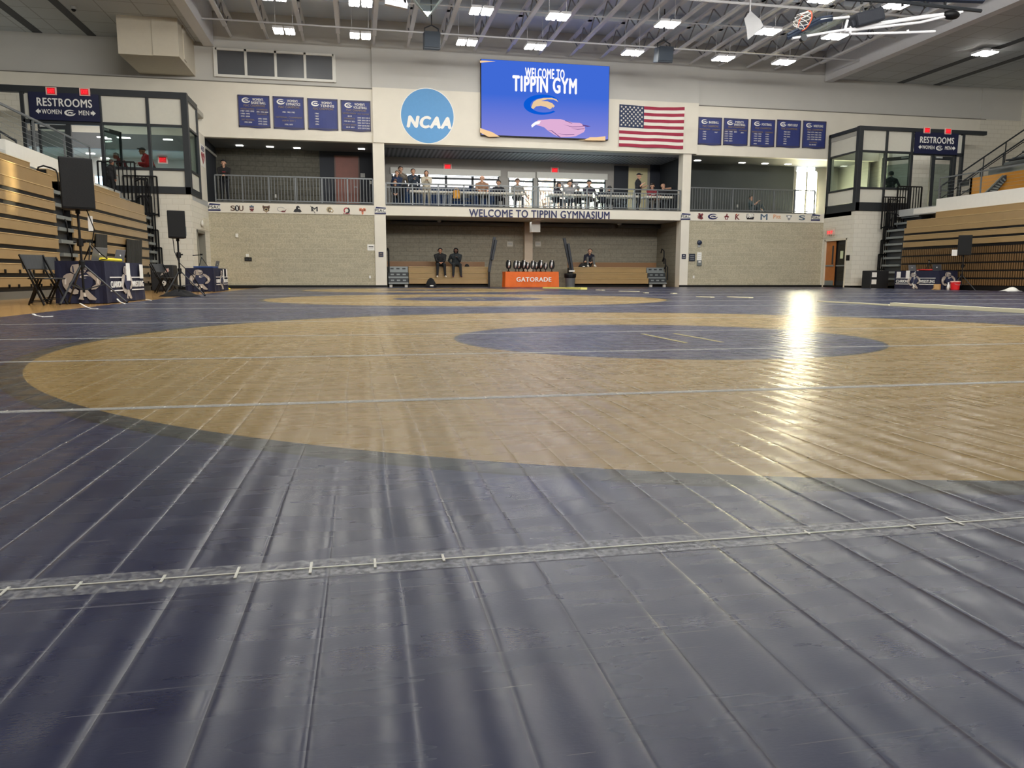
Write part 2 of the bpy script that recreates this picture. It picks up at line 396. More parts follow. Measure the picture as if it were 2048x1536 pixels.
    amp = n.new('ShaderNodeMapRange'); L.new(noise(stretch(ob, 5, .6), 1., 2), amp.inputs[0]); amp.inputs[1].default_value = .30; amp.inputs[2].default_value = .58; amp.inputs[3].default_value = .12
    groove = math_('MULTIPLY', groove, amp.outputs[0])
    dust = math_('MULTIPLY', math_('MULTIPLY', groove, noise(stretch(ob, 30, 2.2), 1., 4)), .34)
    L.new(mix(dust, base_mix.outputs[0], (*lin((196, 192, 184)), 1)), b.inputs['Base Color'])
    swell = math_('MULTIPLY', math_('SINE', math_('MULTIPLY', ph, 2 * pi)), .5)
    lump = math_('MULTIPLY', noise(stretch(ob, 4.2, .3), 1., 1), .9)
    ripple = math_('MULTIPLY', noise(stretch(ob, 9, 46), 1., 3), .018)
    grain = math_('MULTIPLY', noise(stretch(ob, 130, 330), 1., 2), .05)
    h = math_('ADD', math_('ADD', math_('MULTIPLY', groove, -.8), swell), math_('ADD', math_('ADD', lump, ripple), grain))
    bp = n.new('ShaderNodeBump'); bp.inputs['Strength'].default_value = 1.; bp.inputs['Distance'].default_value = .0021
    L.new(h, bp.inputs['Height']); L.new(bp.outputs[0], b.inputs['Normal'])
    rg = n.new('ShaderNodeMapRange'); L.new(noise(stretch(ob, 2, 9), 1.5, 4), rg.inputs[0]); rg.inputs[1].default_value = .3; rg.inputs[2].default_value = .7; rg.inputs[3].default_value = .22; rg.inputs[4].default_value = .33
    L.new(math_('ADD', rg.outputs[0], math_('MULTIPLY', sc, .12)), b.inputs['Roughness'])
    return m
def film():
    m = bpy.data.materials.new('clear_tape'); m.use_nodes = True; n = m.node_tree.nodes; L = m.node_tree.links
    b = n['Principled BSDF']; b.inputs['Base Color'].default_value = (*lin((205, 205, 205)), 1); b.inputs['Roughness'].default_value = .3
    t = n.new('ShaderNodeTexNoise'); t.inputs['Scale'].default_value = 90; geo = n.new('ShaderNodeNewGeometry'); L.new(geo.outputs['Position'], t.inputs[0])
    mr = n.new('ShaderNodeMapRange'); L.new(t.outputs[0], mr.inputs[0]); mr.inputs[1].default_value = .4; mr.inputs[2].default_value = .75; mr.inputs[3].default_value = .06; mr.inputs[4].default_value = .36
    L.new(mr.outputs[0], b.inputs['Alpha']); return m
M_film = film(); M_film2 = M_film.copy(); M_film2.name = 'white_tape'; M_film2.node_tree.nodes['Map Range'].inputs[3].default_value = .38; M_film2.node_tree.nodes['Map Range'].inputs[4].default_value = .62; M_ridge = mat('tape_ridge', (222, 220, 208), .4); M_startline = mat('start_line', (190, 176, 110), .4)

# ------------------------------------------------------------------ floor and wrestling mats
b = MB(); b.box(-16, 32, -14, 40, -.34, -.04); struct('floor', b, M_floor)
MATV = [(-12.0, -9.98 + 10.18), (.2, 10.38), (10.38, 20.57), (20.57, 32.6)]
CV = [-4.89, 5.29, 15.47, 25.66]; CU = 2.18
TAPES = [[-.45], [1.15, 2.74, 4.36, 5.93, 7.8], [11.2, 13.4, 16.2, 18.6], [22.6, 26.0]]
def wmat(i, u0, u1, v0, v1, cu, cv, ring, label):
    t = thing('wrestling_mat', label, 'wrestling mat', (cu, cv, -.038), 0, 'wrestling mats covering the gym floor')
    b = MB()
    v = [b.bm.verts.new((x - cu, y - cv, z)) for z in (0, .038) for x, y in ((u0, v0), (u1, v0), (u1, v1), (u0, v1))]
    for q in ((3, 2, 1, 0), (4, 5, 6, 7), (0, 1, 5, 4), (1, 2, 6, 5), (2, 3, 7, 6), (3, 0, 4, 7)): b._face([v[k] for k in q])
    b.build('mat_surface', vinyl('mat_vinyl_%s%d' % ('ring' if ring else 'plain', i), ring, i + (0 if ring else 5)), t, local=True)
    for k, tv in enumerate(TAPES[i]):
        hw = .037 if tv < 1.5 else .024; wv = random.Random(i * 10 + k)
        b = MB(); b.box(u0 + .02, u1 - .02, tv - hw, tv + hw, .0004, .0012, 0); b.box(u0 + .02, u1 - .02, tv - .0016, tv + .0016, .0012, .0022, 1)
        if tv < 6:
            x = u0 + .3
            while x < u1 - .2:
                x += .104 + wv.uniform(-.01, .01)
                if wv.random() < .7: b.obox((x, tv + wv.uniform(-.006, .006), .0018), (.004, wv.uniform(.012, 1.3 * hw), .0014), None, 1)
        b.build('tape_strip', [M_film if tv < 1.5 else M_film2, M_ridge], t)
    if ring:
        for du in (0, .27):
            b = MB(); b.box(cu + du - .014, cu + du + .014, cv - .46, cv + .36, .0004, .002); b.build('start_line', M_startline, t)
    return t
names = ['blue wrestling mat behind and under the camera position', 'nearest blue wrestling mat with the big tan circle', 'second blue wrestling mat, its tan circle behind the nearest one', 'blue wrestling mat reaching the far wall, with the farthest tan circle']
for i in range(1, 4): wmat(i, -3.85, 8.2, *MATV[i], CU, CV[i], True, names[i])
wmat(0, -3.85, 8.2, -3.2, .2, CU, -1.5, False, names[0])
nm2 = ['', 'plain blue wrestling mat at the right, nearest the camera', 'plain blue wrestling mat at the right, in front of the white towel', 'plain blue wrestling mat at the far right, before the block tower']
for i in range(1, 4): wmat(i, 8.22, 21.3, *MATV[i], 14.7, CV[i], False, nm2[i])

# ------------------------------------------------------------------ far wall, lower storey
UL, UR = -5.86, 21.6          # inner faces of the two block towers
PL0, PL1, PR0, PR1 = .70, 1.17, 14.40, 14.80
T = .3
b = MB(); b.box(UL, PL0, D, D + T, 0, 2.995); struct('wall_back_lower_left', b, M_split)
b = MB(); b.box(PR1, UR, D, D + T, 0, 2.995); struct('wall_back_lower_right', b, M_split)
for n_, (x0, x1) in enumerate(((UL + .01, PL0), (PL1, PR0), (PR1, UR - .01))):
    b = MB(); b.box(x0, x1, D - .03, D + .5, 2.995, DECK); struct('trim_%d' % (n_ + 1), b, M_beige)
for n_, (x0, x1) in enumerate(((PL0, PL1), (PR0, PR1))):
    b = MB(); b.box(x0, x1, D - .05, D + .45, 0, 5.93); struct('trim_%d' % (n_ + 4), b, M_beige)
b = MB(); b.box(UL, PL1, D - .07, D - .02, -.04, .085); struct('baseboard_left', b, M_black)
b = MB(); b.box(PR0, UR, D - .07, D - .02, -.04, .085); struct('baseboard_right', b, M_black)
# recess under the balcony
RB = D + 3.0
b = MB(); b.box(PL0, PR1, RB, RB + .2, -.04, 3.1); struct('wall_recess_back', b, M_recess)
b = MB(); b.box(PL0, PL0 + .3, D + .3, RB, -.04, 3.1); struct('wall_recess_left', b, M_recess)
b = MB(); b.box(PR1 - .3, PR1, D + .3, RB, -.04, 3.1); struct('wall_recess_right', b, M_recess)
b = MB(); b.box(UL - 8, UR + 9, D + .3, D + 4, 3.0, DECK); struct('floor_balcony', b, M_lgrey)
q0, q1 = at(1047, 500, 1, RB).x, at(1063, 500, 1, RB).x
b = MB(); b.box(q0, q1, RB - .25, RB, 0, 3.0); struct('trim_6', b, mat('pink_beige_paint', (196, 180, 160), .6))
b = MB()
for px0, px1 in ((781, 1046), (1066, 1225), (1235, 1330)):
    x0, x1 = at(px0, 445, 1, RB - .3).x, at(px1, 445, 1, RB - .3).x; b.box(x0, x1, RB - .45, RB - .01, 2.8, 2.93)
struct('trim_7', b, mat('soffit_grey', (92, 88, 80), .6))  # grey strips along the top of the recess back wall

# ------------------------------------------------------------------ upper walls and ceiling
b = MB(); b.box(-16, .73, D, D + T, 5.93, 8.06); struct('wall_back_upper_left', b, M_beige)
b = MB(); b.box(15.03, 30, D, D + T, 5.90, 8.04); struct('wall_back_upper_right', b, M_beige)
b = MB(); b.box(.73, 15.03, D - .12, D + T, 5.92, 8.10); struct('wall_back_upper_middle', b, M_beige)
b = MB(); b.box(-16, .73, D + .05, D + T, 8.06, 10.7); b.box(15.03, 30, D + .05, D + T, 8.04, 10.7); b.box(.73, 15.03, D - .10, D + T, 8.10, 10.7)
struct('wall_back_top', b, M_grey_panel)
b = MB(); b.box(-16, .73, D - .03, D + .06, 8.04, 8.075); b.box(15.03, 30, D - .03, D + .06, 8.02, 8.055); struct('trim_8', b, mat('ledge_shadow_grey', (120, 116, 108), .6))  # ledge strip coloured dark to draw the shadow line along the wall
b = MB(); b.box(-16.2, 32.2, -14, D + .4, 10.7, 10.9); struct('ceiling', b, M_ceil)
b = MB(); b.box(-16, -5.66, -14, D + .05, 9.5, 9.62); struct('ceiling_left_aisle', b, M_tile)
b = MB(); b.box(21.6, 32, -14, D + .05, 9.5, 9.62); struct('ceiling_right_aisle', b, M_tile)
b = MB(); b.box(-16.3, -16, -14, 37, -.04, 10.9); struct('wall_left', b, M_cmu)
b = MB(); b.box(32, 32.3, -14, 37, -.04, 10.9); struct('wall_right', b, M_cmu)
b = MB(); b.box(-16.3, 32.3, -14.3, -14, -.04, 10.9); struct('wall_front', b, M_grey_panel)
# white steel beams bounding the joist bay, and dark slots in the tiled ceilings
for n_, (x0, x1) in enumerate(((-5.72, -5.34), (21.25, 21.62))):
    b = MB(); b.box(x0, x1, -14, D, 9.35, 10.7); struct('trim_%d' % (9 + n_), b, M_steel)
M_slot = mat('slot_dark', (66, 68, 72), .6)
for n_, (x0, x1) in enumerate(((-9.86, -9.56), (-11.75, -11.42), (25.0, 25.36), (26.95, 27.3))):
    b = MB(); b.box(x0, x1, -14, D, 9.485, 9.51); struct('trim_%d' % (11 + n_), b, M_slot)
# cross ribs of the deck above the joists
b = MB()
for k in range(12): b.box(-5.4, 21.4, 29.9 - 3.3 * k - .12, 29.9 - 3.3 * k + .12, 10.3, 10.7)
struct('trim_15', b, M_ceil)
# far block walls behind the towers
b = MB(); x = at(44, 210, 1, D - .03).x; b.box(-16, x, D - .03, D, 3.4, 7.35); struct('wall_far_left', b, M_cmu)
b = MB(); b.box(24.5, 32, D - .02, D + .28, 3.4, 7.4); b.box(29.7, 32, D - .02, D + .28, 7.4, 8.04); struct('wall_far_right', b, M_cmu)
b = MB(); b.box(29.7, 32, D - .01, D + .28, 8.04, 9.5); struct('wall_far_right_top', b, M_grey_panel)

# ------------------------------------------------------------------ balcony rooms
LB = D + 2.6; CB_ = D + 3.4
b = MB(); x = at(640, 350, 1, LB).x; b.box(-6.2, x, LB, LB + .2, DECK, 5.95); struct('wall_balcony_left', b, M_dblock)
b = MB(); b.box(x, PL1, LB, LB + .2, DECK, 5.95); struct('wall_balcony_left_end', b, mat('blue_black_wall', (38, 42, 50), .7))
b = MB(); b.box(-6.2, PL0, D + .3, LB + .2, 5.93, 6.03); struct('ceiling_balcony_left', b, mat('balcony_ceiling', (110, 112, 112), .7))
b = MB(); b.box(UL - .3, UL - .05, D + .3, LB, DECK, 5.95); struct('wall_balcony_left_side', b, mat('blue_black_wall'))
b = MB(); b.box(PL0, PL0 + .12, D + .45, CB_, DECK, 5.95); struct('wall_balcony_partition', b, mat('blue_black_wall'))
b = MB(); b.box(PR1 - .12, PR1, D + .45, CB_, DECK, 5.95); struct('wall_balcony_partition_right', b, mat('blue_black_wall'))
b = MB(); x1 = at(1588, 350, 1, LB).x; b.box(PR1, x1, LB, LB + .2, DECK, 5.95); struct('wall_balcony_right', b, mat('dark_green_wall', (70, 76, 76), .6, vary=.12, scale=1))
b = MB(); b.box(PR1, UR + 2.4, D + .3, LB + .2, 5.93, 6.03); struct('ceiling_balcony_right', b, mat('balcony_ceiling'))
# the right balcony's end opens on a sunlit glazed stair
b = MB(); X0, X1, Z0, Z1 = rect(1592, 322, 1633, 426, LB); b.box(x1, X0, LB + .06, LB + .2, DECK, 5.95); b.box(X1, UR + 2.4, LB + .06, LB + .2, DECK, 5.95); b.box(X0, X1, LB + .06, LB + .2, 5.75, 5.95)
struct('wall_balcony_right_end', b, M_grey_panel)
M_sun = glare('sunlit_pane', (255, 244, 196), 42.0); M_sky = glow('bright_sky_pane', (226, 240, 250), 6.0)
fr = thing('window_5', 'sunlit end window of the right balcony', 'window', (0, 0, 0)); fr['kind'] = 'structure'
for (a, c, z0, z1, mm) in ((1594, 1611, 372, 426, M_sun), (1615, 1631, 372, 426, M_sun), (1594, 1612, 326, 370, M_sky), (1615, 1629, 326, 370, M_sky)):
    X0, X1, Z0, Z1 = rect(a, z0, c, z1, LB + .04)
    b = MB(); b.box(X0, X1, LB + .03, LB + .05, max(Z0, DECK + .02), Z1); b.build('sunlit_pane', mm, fr)
b = MB(); X0, X1, Z0, Z1 = rect(1590, 322, 1634, 426, LB)
for x in (X0, (X0 + X1) / 2, X1): b.box(x - .04, x + .04, LB - .03, LB + .03, DECK, 5.7)
b.build('window_frame', mat('pale_frame', (200, 196, 180), .5), fr)
# middle balcony
CB = D + 3.4
M_cback = mat('middle_balcony_wall', (160, 156, 150), .7)
def hole_wall(name, x0, x1, z0, z1, holes, m_):
    b = MB(); xs = x0
    for h0, h1, g0, g1 in sorted(holes):
        b.box(xs, h0, CB, CB + .2, z0, z1); b.box(h0, h1, CB, CB + .2, z0, g0); b.box(h0, h1, CB, CB + .2, g1, z1); xs = h1
    b.box(xs, x1, CB, CB + .2, z0, z1); return struct(name, b, m_)
WIN = [rect(784, 340, 998, 424, CB), rect(1017, 346, 1067, 424, CB), rect(1075, 348, 1211, 424, CB)]
WIN = [(a, b_, DECK + .05, d_) for a, b_, c_, d_ in WIN]
hole_wall('wall_balcony_middle', PL0 - 1.2, PR1 + 2.5, DECK, 5.95, WIN, M_cback)
xs = at(900, 300, 1, D + 2.5)
b = MB(); b.box(PL0, PR1, D + .3, D + 1.1, 5.92, 6.0); struct('ceiling_balcony_front', b, mat('blue_grey_ceiling', (150, 154, 164), .7))
def ribbed():
    m = bpy.data.materials.new('ribbed_ceiling'); m.use_nodes = True; n = m.node_tree.nodes; L = m.node_tree.links
    b = n['Principled BSDF']; b.inputs['Roughness'].default_value = .6; geo = n.new('ShaderNodeNewGeometry')
    wv = n.new('ShaderNodeTexWave'); wv.bands_direction = 'X'; wv.inputs['Scale'].default_value = 1.6; L.new(geo.outputs['Position'], wv.inputs[0])
    rp = n.new('ShaderNodeValToRGB'); rp.color_ramp.elements[0].color = (*lin((70, 74, 84)), 1); rp.color_ramp.elements[1].color = (*lin((130, 134, 146)), 1)
    L.new(wv.outputs[0], rp.inputs[0]); L.new(rp.outputs[0], b.inputs['Base Color']); return m
b = MB(); b.box(PL0, PR1, D + 1.1, CB, 5.9, 6.0); struct('ceiling_balcony_ribbed', b, ribbed())
M_wframe = mat('window_frame_white', (214, 212, 204), .5); M_wdark = mat('window_bar_dark', (48, 54, 60), .5)
for n_, (x0, x1, z0, z1) in enumerate(WIN):
    wn = thing('window_%d' % (n_ + 1), 'window at the back of the middle balcony', 'window', ((x0 + x1) / 2, CB, z0)); wn['kind'] = 'structure'
    b = MB(); b.box(x0 - .06, x1 + .06, CB - .1, CB - .002, z1 - .24, z1 + .04); b.build('roller_shade', M_wframe, wn)
    b = MB(); b.box(x0, x1, CB + .02, CB + .1, z1 - .42, z1 - .34)
    for k in range(5 if x1 - x0 > 3 else 2):
        kk = 5 if x1 - x0 > 3 else 2; x = x0 + (x1 - x0) * k / (kk - 1); b.box(x - .05, x + .05, CB + .02, CB + .1, z0, z1 - .24)
    b.build('window_frame', M_wdark, wn)
    b = MB(); b.box(x0, x1, CB + .05, CB + .06, z0, z1 - .24); b.build('pane', glass('dim_glass', (52, 60, 72), .08) if n_ == 0 else M_glass, wn)
# dark doors and the lit doorway on the right of the middle balcony
for n_, (a, c, mm, y0) in enumerate(((1228, 1256, mat('blue_black_wall'), 332), (1256, 1294, mat('lamp_lit_cream', (214, 204, 160), .6), 336), (1300, 1356, mat('door_navy', (36, 40, 52), .5), 328))):
    x0, x1, z0, z1 = rect(a, y0, c, 424, CB - .06); b = MB(); b.box(x0, x1, CB - .08, CB - .004, DECK, z1); struct('door_%d' % (n_ + 1), b, mm)
# upper-left clerestory window above the banners
x0, x1, z0, z1 = quad4(((431, 94), (668, 110), (668, 166), (431, 153)), D)
wn = thing('window_4', 'row of four grey panes high on the far wall', 'window', ((x0 + x1) / 2, D, z0)); wn['kind'] = 'structure'
b = MB(); f_ = .09
b.box(x0, x1, D - .05, D + .06, z1 - f_, z1); b.box(x0, x1, D - .07, D + .06, z0, z0 + .1)
for k in range(5): x = x0 + (x1 - x0) * k / 4; b.box(x - (.05 if 0 < k < 4 else .07), x + (.05 if 0 < k < 4 else .07), D - .05, D + .06, z0, z1)
b.build('window_frame', M_white, wn, bevel=.008)
for k in range(4):
    xa, xb = x0 + (x1 - x0) * k / 4 + .05, x0 + (x1 - x0) * (k + 1) / 4 - .05
    b = MB(); b.box(xa, xb, D + .01, D + .04, z0 + .1, z1 - f_); b.build('pane', mat('grey_blind_pane', (84, 86, 90), .35), wn)

area('balcony_fill', (7.6, D + 1.6, 5.85), 11, .5, 75); area('balcony_fill', (-2.5, D + 1.4, 5.88), 4, .3, 8); area('recess_light', (7.6, D + 1.2, 2.9), 11, .4, 26)  # middle balcony lamp is fill, added to lift its dark interior
# ------------------------------------------------------------------ block towers carrying the glazed restroom lobbies
TLV, TRV = 29.7, 30.6
def tower(side):
    s = 'left' if side < 0 else 'right'; U = UL if side < 0 else UR; V = TLV if side < 0 else TRV
    far = U + side * 8.2
    dv0, dv1 = (30.35, 31.85) if side < 0 else (31.02, 32.72)
    b = MB()
    xs = lambda a, c: (min(a, c), max(a, c))
    b.box(*xs(U, far), V, V + .25, -.04, 3.39)
    b.box(*xs(U, U + side * .3), V + .25, dv0, -.04, 3.39); b.box(*xs(U, U + side * .3), dv1, D, -.04, 3.39); b.box(*xs(U, U + side * .3), dv0, dv1, 2.17, 3.39)
    struct('wall_tower_' + s, b, M_cmu)
    b = MB(); b.box(*xs(U + side * .34, U + side * .4), V + .25, D + .3, -.04, 3.2); struct('wall_tower_%s_inner' % s, b, M_dgrey)  # dark wall added behind the doors to stop outside light leaking in
    b = MB(); b.box(*xs(U, U + side * .3), V + 1.85 if side < 0 else V + 2.2, D, 3.39, 5.93); struct('wall_tower_%s_upper' % s, b, M_beige)
    b = MB(); b.box(*xs(U, U + side * 9), V + .25, D + 9, 3.2, DECK); struct('floor_lobby_' + s, b, M_lgrey)
    b = MB(); b.box(*xs(U - side * .012, U - side * .0), V, D, -.04, .08); b.box(*xs(U, far), V - .012, V, -.04, .08); struct('baseboard_tower_' + s, b, M_black)
    return U, V, dv0, dv1
tower(-1); tower(1)
# left tower: pale steel door in a grey frame
dr = thing('door_4', 'pale grey door in the side of the left block tower', 'door', (UL - .2, 31.1, 0)); dr['kind'] = 'structure'
b = MB(); b.box(UL - .3, UL + .02, 30.35, 30.45, 0, 2.17); b.box(UL - .3, UL + .02, 31.75, 31.85, 0, 2.17); b.box(UL - .3, UL + .02, 30.35, 31.85, 2.07, 2.17); b.build('door_frame', mat('door_frame_grey', (118, 116, 106), .5), dr)
b = MB(); b.box(UL - .26, UL - .21, 30.45, 31.75, 0, 2.07); b.build('door_panel', mat('door_pale', (196, 192, 178), .5), dr)
# right tower: double door, one oak leaf and one dark glazed leaf
dr = thing('door_5', 'double door with an oak leaf in the right block tower', 'door', (UR + .2, 31.9, 0)); dr['kind'] = 'structure'
b = MB(); b.box(UR - .02, UR + .3, 31.02, 31.1, 0, 2.2); b.box(UR - .02, UR + .3, 32.64, 32.72, 0, 2.2); b.box(UR - .02, UR + .3, 31.02, 32.72, 2.12, 2.2); b.build('door_frame', mat('door_frame_cream', (214, 206, 186), .5), dr)
b = MB(); b.box(UR + .06, UR + .1, 31.95, 32.64, 0, 2.12); lf = b.build('oak_leaf', M_oak, dr)
b = MB(); b.box(UR + .045, UR + .06, 32.06, 32.16, 1.05, 1.9); b.build('vision_pane', M_dark, lf)
b = MB(); b.box(UR + .03, UR + .06, 32.0, 32.6, .95, 1.02); b.build('push_bar', M_grey, lf)
b = MB(); b.box(UR + .045, UR + .06, 31.97, 32.62, .02, .3); b.build('kick_plate', M_grey, lf)
b = MB(); b.box(UR + .16, UR + .2, 31.1, 31.93, 0, 2.12); lf = b.build('dark_leaf', M_dark, dr)
b = MB(); b.box(UR + .14, UR + .16, 31.2, 31.85, .3, 1.95); b.build('door_pane', glass('door_glass', (60, 80, 76), .15), lf)
b = MB(); b.box(UR + .12, UR + .14, 31.45, 31.65, 1.3, 1.65); b.build('paper_notice', mat('pale_green_paper', (206, 214, 176), .7), lf)
b = MB(); b.box(UR + .1, UR + .14, 31.15, 31.9, .95, 1.01); b.build('push_bar', M_grey, lf)

def lobby(side):
    """the glazed lobby: dark frame, white spandrels above and below, tinted panes, sign over the doors"""
    s = 'left' if side < 0 else 'right'; U = UL if side < 0 else UR; V = TLV if side < 0 else TRV
    VS = V + 1.85 if side < 0 else V + 2.2
    root = thing('glazed_lobby', 'dark framed glass lobby with a restrooms sign above the %s bleachers' % s, 'glass lobby', (U, V, 3.38))
    zb, zl, zu, zp, zt = (3.62, 4.22, 5.72, 6.65, 6.87) if side < 0 else (3.74, 4.36, 5.93, 6.82, 6.99); zdh = zu - .08
    q = lambda px: at(px, 300, 1, V).x
    if side < 0:
        cols = [U, q(300), q(206)]; sign = (q(68), q(206)); endx = q(52); beam = -14.0; doors = (q(75), q(140), q(204))
        zs = [at(370, 336, 1, V).z]
    else:
        cols = [U, q(1773), q(1824)]; sign = (q(1826), q(1912)); endx = q(1926); beam = q(1970); doors = (q(1828), q(1868), q(1910))
    xs = lambda a, c: (min(a, c), max(a, c))
    b = MB()
    b.box(*xs(U - side * .03, beam), V - .04, V + .16, zp, zt)                                   # top beam
    b.box(*xs(U - side * .03, cols[-1] + side * .0), V - .05, V + .16, 3.37, zb)                     # sill beam
    b.box(*xs(U - side * .05, U + side * .16), V - .05, V + .16, 3.37, zt)
    b.box(*xs(U - side * .04, U + side * .12), V, VS, zp, zt - .02); b.box(*xs(U - side * .04, U + side * .12), V, VS, 3.37, zb - .02)
    for v in (VS,): b.box(*xs(U - side * .04, U + side * .1), v - .12, v, 3.37, zt - .02)
    for z in (zl, zu):
        b.box(*xs(U, cols[-1]), V - .02, V + .1, z - .045, z + .045); b.box(*xs(U - side * .02, U + side * .08), V, VS, z - .04, z + .04)
    for x in cols[1:]: b.box(x - .05, x + .05, V - .03, V + .12, zb, zp + .05)
    x = sign[0] if side < 0 else sign[1]
    b.box(endx - .06, endx + .06, V - .02, V + .12, DECK, zp + .05); b.box(x - .05, x + .05, V - .02, V + .12, DECK, zp + .05)
    b.box(*xs(cols[-1], endx), V - .02, V + .1, zdh, zdh + .14)
    b.build('frame', M_dark, root, bevel=.006)
    sp = mat('spandrel_white', (214, 212, 200), .4)
    for k in range(2):
        xa, xb = xs(cols[k], cols[k + 1])
        b = MB(); b.box(xa + .05, xb - .05, V + .03, V + .06, zu + .045, zp); b.build('upper_panel', sp, root)
        b = MB(); b.box(xa + .05, xb - .05, V + .03, V + .06, zb, zl - .045); b.build('lower_panel', sp, root)
        b = MB(); b.box(xa + .05, xb - .05, V + .04, V + .05, zl + .045, zu - .045); b.build('pane', M_tint, root)
    b = MB(); b.box(*xs(U + side * .02, U + side * .05), V + .16, VS - .12, zu + .045, zp); b.build('upper_panel', sp, root)
    b = MB(); b.box(*xs(U + side * .02, U + side * .05), V + .16, VS - .12, zb, zl - .045); b.build('lower_panel', sp, root)
    b = MB(); b.box(*xs(U + side * .03, U + side * .04), V + .16, VS - .12, zl + .045, zu - .045); b.build('pane', M_tint, root)
    xa, xb = xs(x, endx); b = MB(); b.box(xa + .05, xb - .05, V + .03, V + .06, zdh + .16, zp - .05); b.build('upper_panel', sp, root)
    # door leaves: one closed with closer, one swung open inward
    d0, dm, d1 = doors
    b = MB(); b.box(dm - .07, dm + .07, V, V + .1, DECK, zdh + .02); b.build('mullion', M_dark, root)
    def leaf(x0, x1, y0, y1):
        b = MB(); p, q_ = Vector((x0, y0, 0)), Vector((x1, y1, 0))
        for z0, z1 in ((DECK + .02, DECK + .2), (zdh - .17, zdh - .02)): b.bar(p + ZU * (z0 + z1) / 2, q_ + ZU * (z0 + z1) / 2, .05, z1 - z0)
        for pp in (p, q_): b.bar(pp + ZU * DECK, pp + ZU * (zdh - .02), .08, .08)
        o = b.build('door_leaf', M_dark, root)
        b = MB(); b.bar(p + ZU * 4.5, q_ + ZU * 4.5, .012, 2.0); b.build('pane', M_tint, o)
        b = MB(); b.bar(p.lerp(q_, .1) + ZU * 4.35 - Vector((0, .05, 0)), p.lerp(q_, .9) + ZU * 4.35 - Vector((0, .05, 0)), .04, .05); b.build('push_bar', M_grey, o)
        b = MB(); b.bar(p.lerp(q_, .05) + ZU * (zdh - .08) - Vector((0, .06, 0)), p.lerp(q_, .4) + ZU * (zdh - .08) - Vector((0, .06, 0)), .06, .07); b.build('door_closer', M_lgrey, o)
    if side < 0:
        leaf(d0 + .1, dm - .08, V + .05, V + .05); leaf(d1, d1 + .35, V + .1, V + 1.0)
    else:
        leaf(dm + .08, d1 - .1, V + .05, V + .05); leaf(d0, d0 - .75, V + .1, V + 1.0)
    # restrooms sign: a board of its own fixed to the frame
    sx0, sx1 = xs(*sign); zz0, zz1 = (5.75, 6.66) if side < 0 else (5.90, 6.82)
    sg = thing('restrooms_sign', 'navy RESTROOMS sign on the %s glass lobby' % s, 'sign', ((sx0 + sx1) / 2, V - .06, zz0), 0, None)
    b = MB(); b.box(sx0, sx1, V - .09, V - .045, zz0, zz1); b.build('board', M_signnavy, sg)
    W_ = sx1 - sx0; o = Vector((sx0, V - .092, zz0)); H = zz1 - zz0
    text('lettering', 'RESTROOMS', W_ * .11, W_ * .9, H * .50, H * .80, o, XR, ZU, M_lett, sg, bold=.03)
    text('lettering', 'WOMEN', W_ * .17, W_ * .455, H * .22, H * .39, o, XR, ZU, M_lett, sg, bold=.02)
    text('lettering', 'MEN', W_ * .70, W_ * .85, H * .22, H * .39, o, XR, ZU, M_lett, sg, bold=.02)
    for nm, x_, d_ in (('arrow', .13, -1), ('arrow', .90, 1)):
        x = W_ * x_; h = H * .085; z = H * .305
        b = MB(); b.plate([(x + d_ * h * 1.3, z), (x, z + h * 1.2), (x, z + h * .55), (x - d_ * h * .8, z + h * .55), (x - d_ * h * .8, z - h * .55), (x, z - h * .55), (x, z - h * 1.2)], o, XR, ZU, .006); b.build(nm, M_lett, sg)
    A, Bw = swoosh(W_ * .49, W_ * .66, H * .16, H * .42)
    b = MB(); b.plate(A, o, XR, ZU, .006); b.plate(Bw, o, XR, ZU, .006); b.build('emblem', M_lett, sg)
    return root
lobby(-1); lobby(1)
def exit_sign(x, y, z, label, w_=.34, h_=.25):
    t = thing('exit_sign', label, 'exit sign', (x, y, z - h_ / 2), 0, 'red exit signs')
    b = MB(); b.box(x - w_ / 2, x + w_ / 2, y - .05, y, z - h_ / 2, z + h_ / 2); b.build('housing', mat('exit_pink', (236, 190, 180), .5), t, bevel=.01)
    b = MB(); b.box(x - w_ * .36, x + w_ * .36, y - .056, y - .05, z - h_ * .38, z + h_ * .38); b.build('face', mat('exit_face', (190, 16, 26), .5, emit=.35, ecol=(220, 16, 30)), t)
    text('lettering', 'EXIT', x - w_ * .30, x + w_ * .30, z - h_ * .24, z + h_ * .24, Vector((0, y - .058, 0)), XR, ZU, M_rednite, t, bold=.02)
for px, py, lab, Y in ((103, 182.5, 'red exit sign at the left above the left RESTROOMS sign', TLV - .06), (170, 184.5, 'red exit sign at the right above the left RESTROOMS sign', TLV - .06),
                   (1853, 261, 'red exit sign at the left above the right RESTROOMS sign', TRV - .06), (1895, 263, 'red exit sign at the right above the right RESTROOMS sign', TRV - .06),
                   (895, 334, 'red exit sign over the first window of the middle balcony', CB - .02), (1109, 341, 'red exit sign over the last window of the middle balcony', CB - .02),
                   (326, 320, 'red exit sign inside the left glass lobby', 35.5)):
    p = at(px, py, 1, Y); k = 1.0 if Y < D else 1.15
    exit_sign(p.x, p.y, p.z, lab, .34 * k, .26 * k)
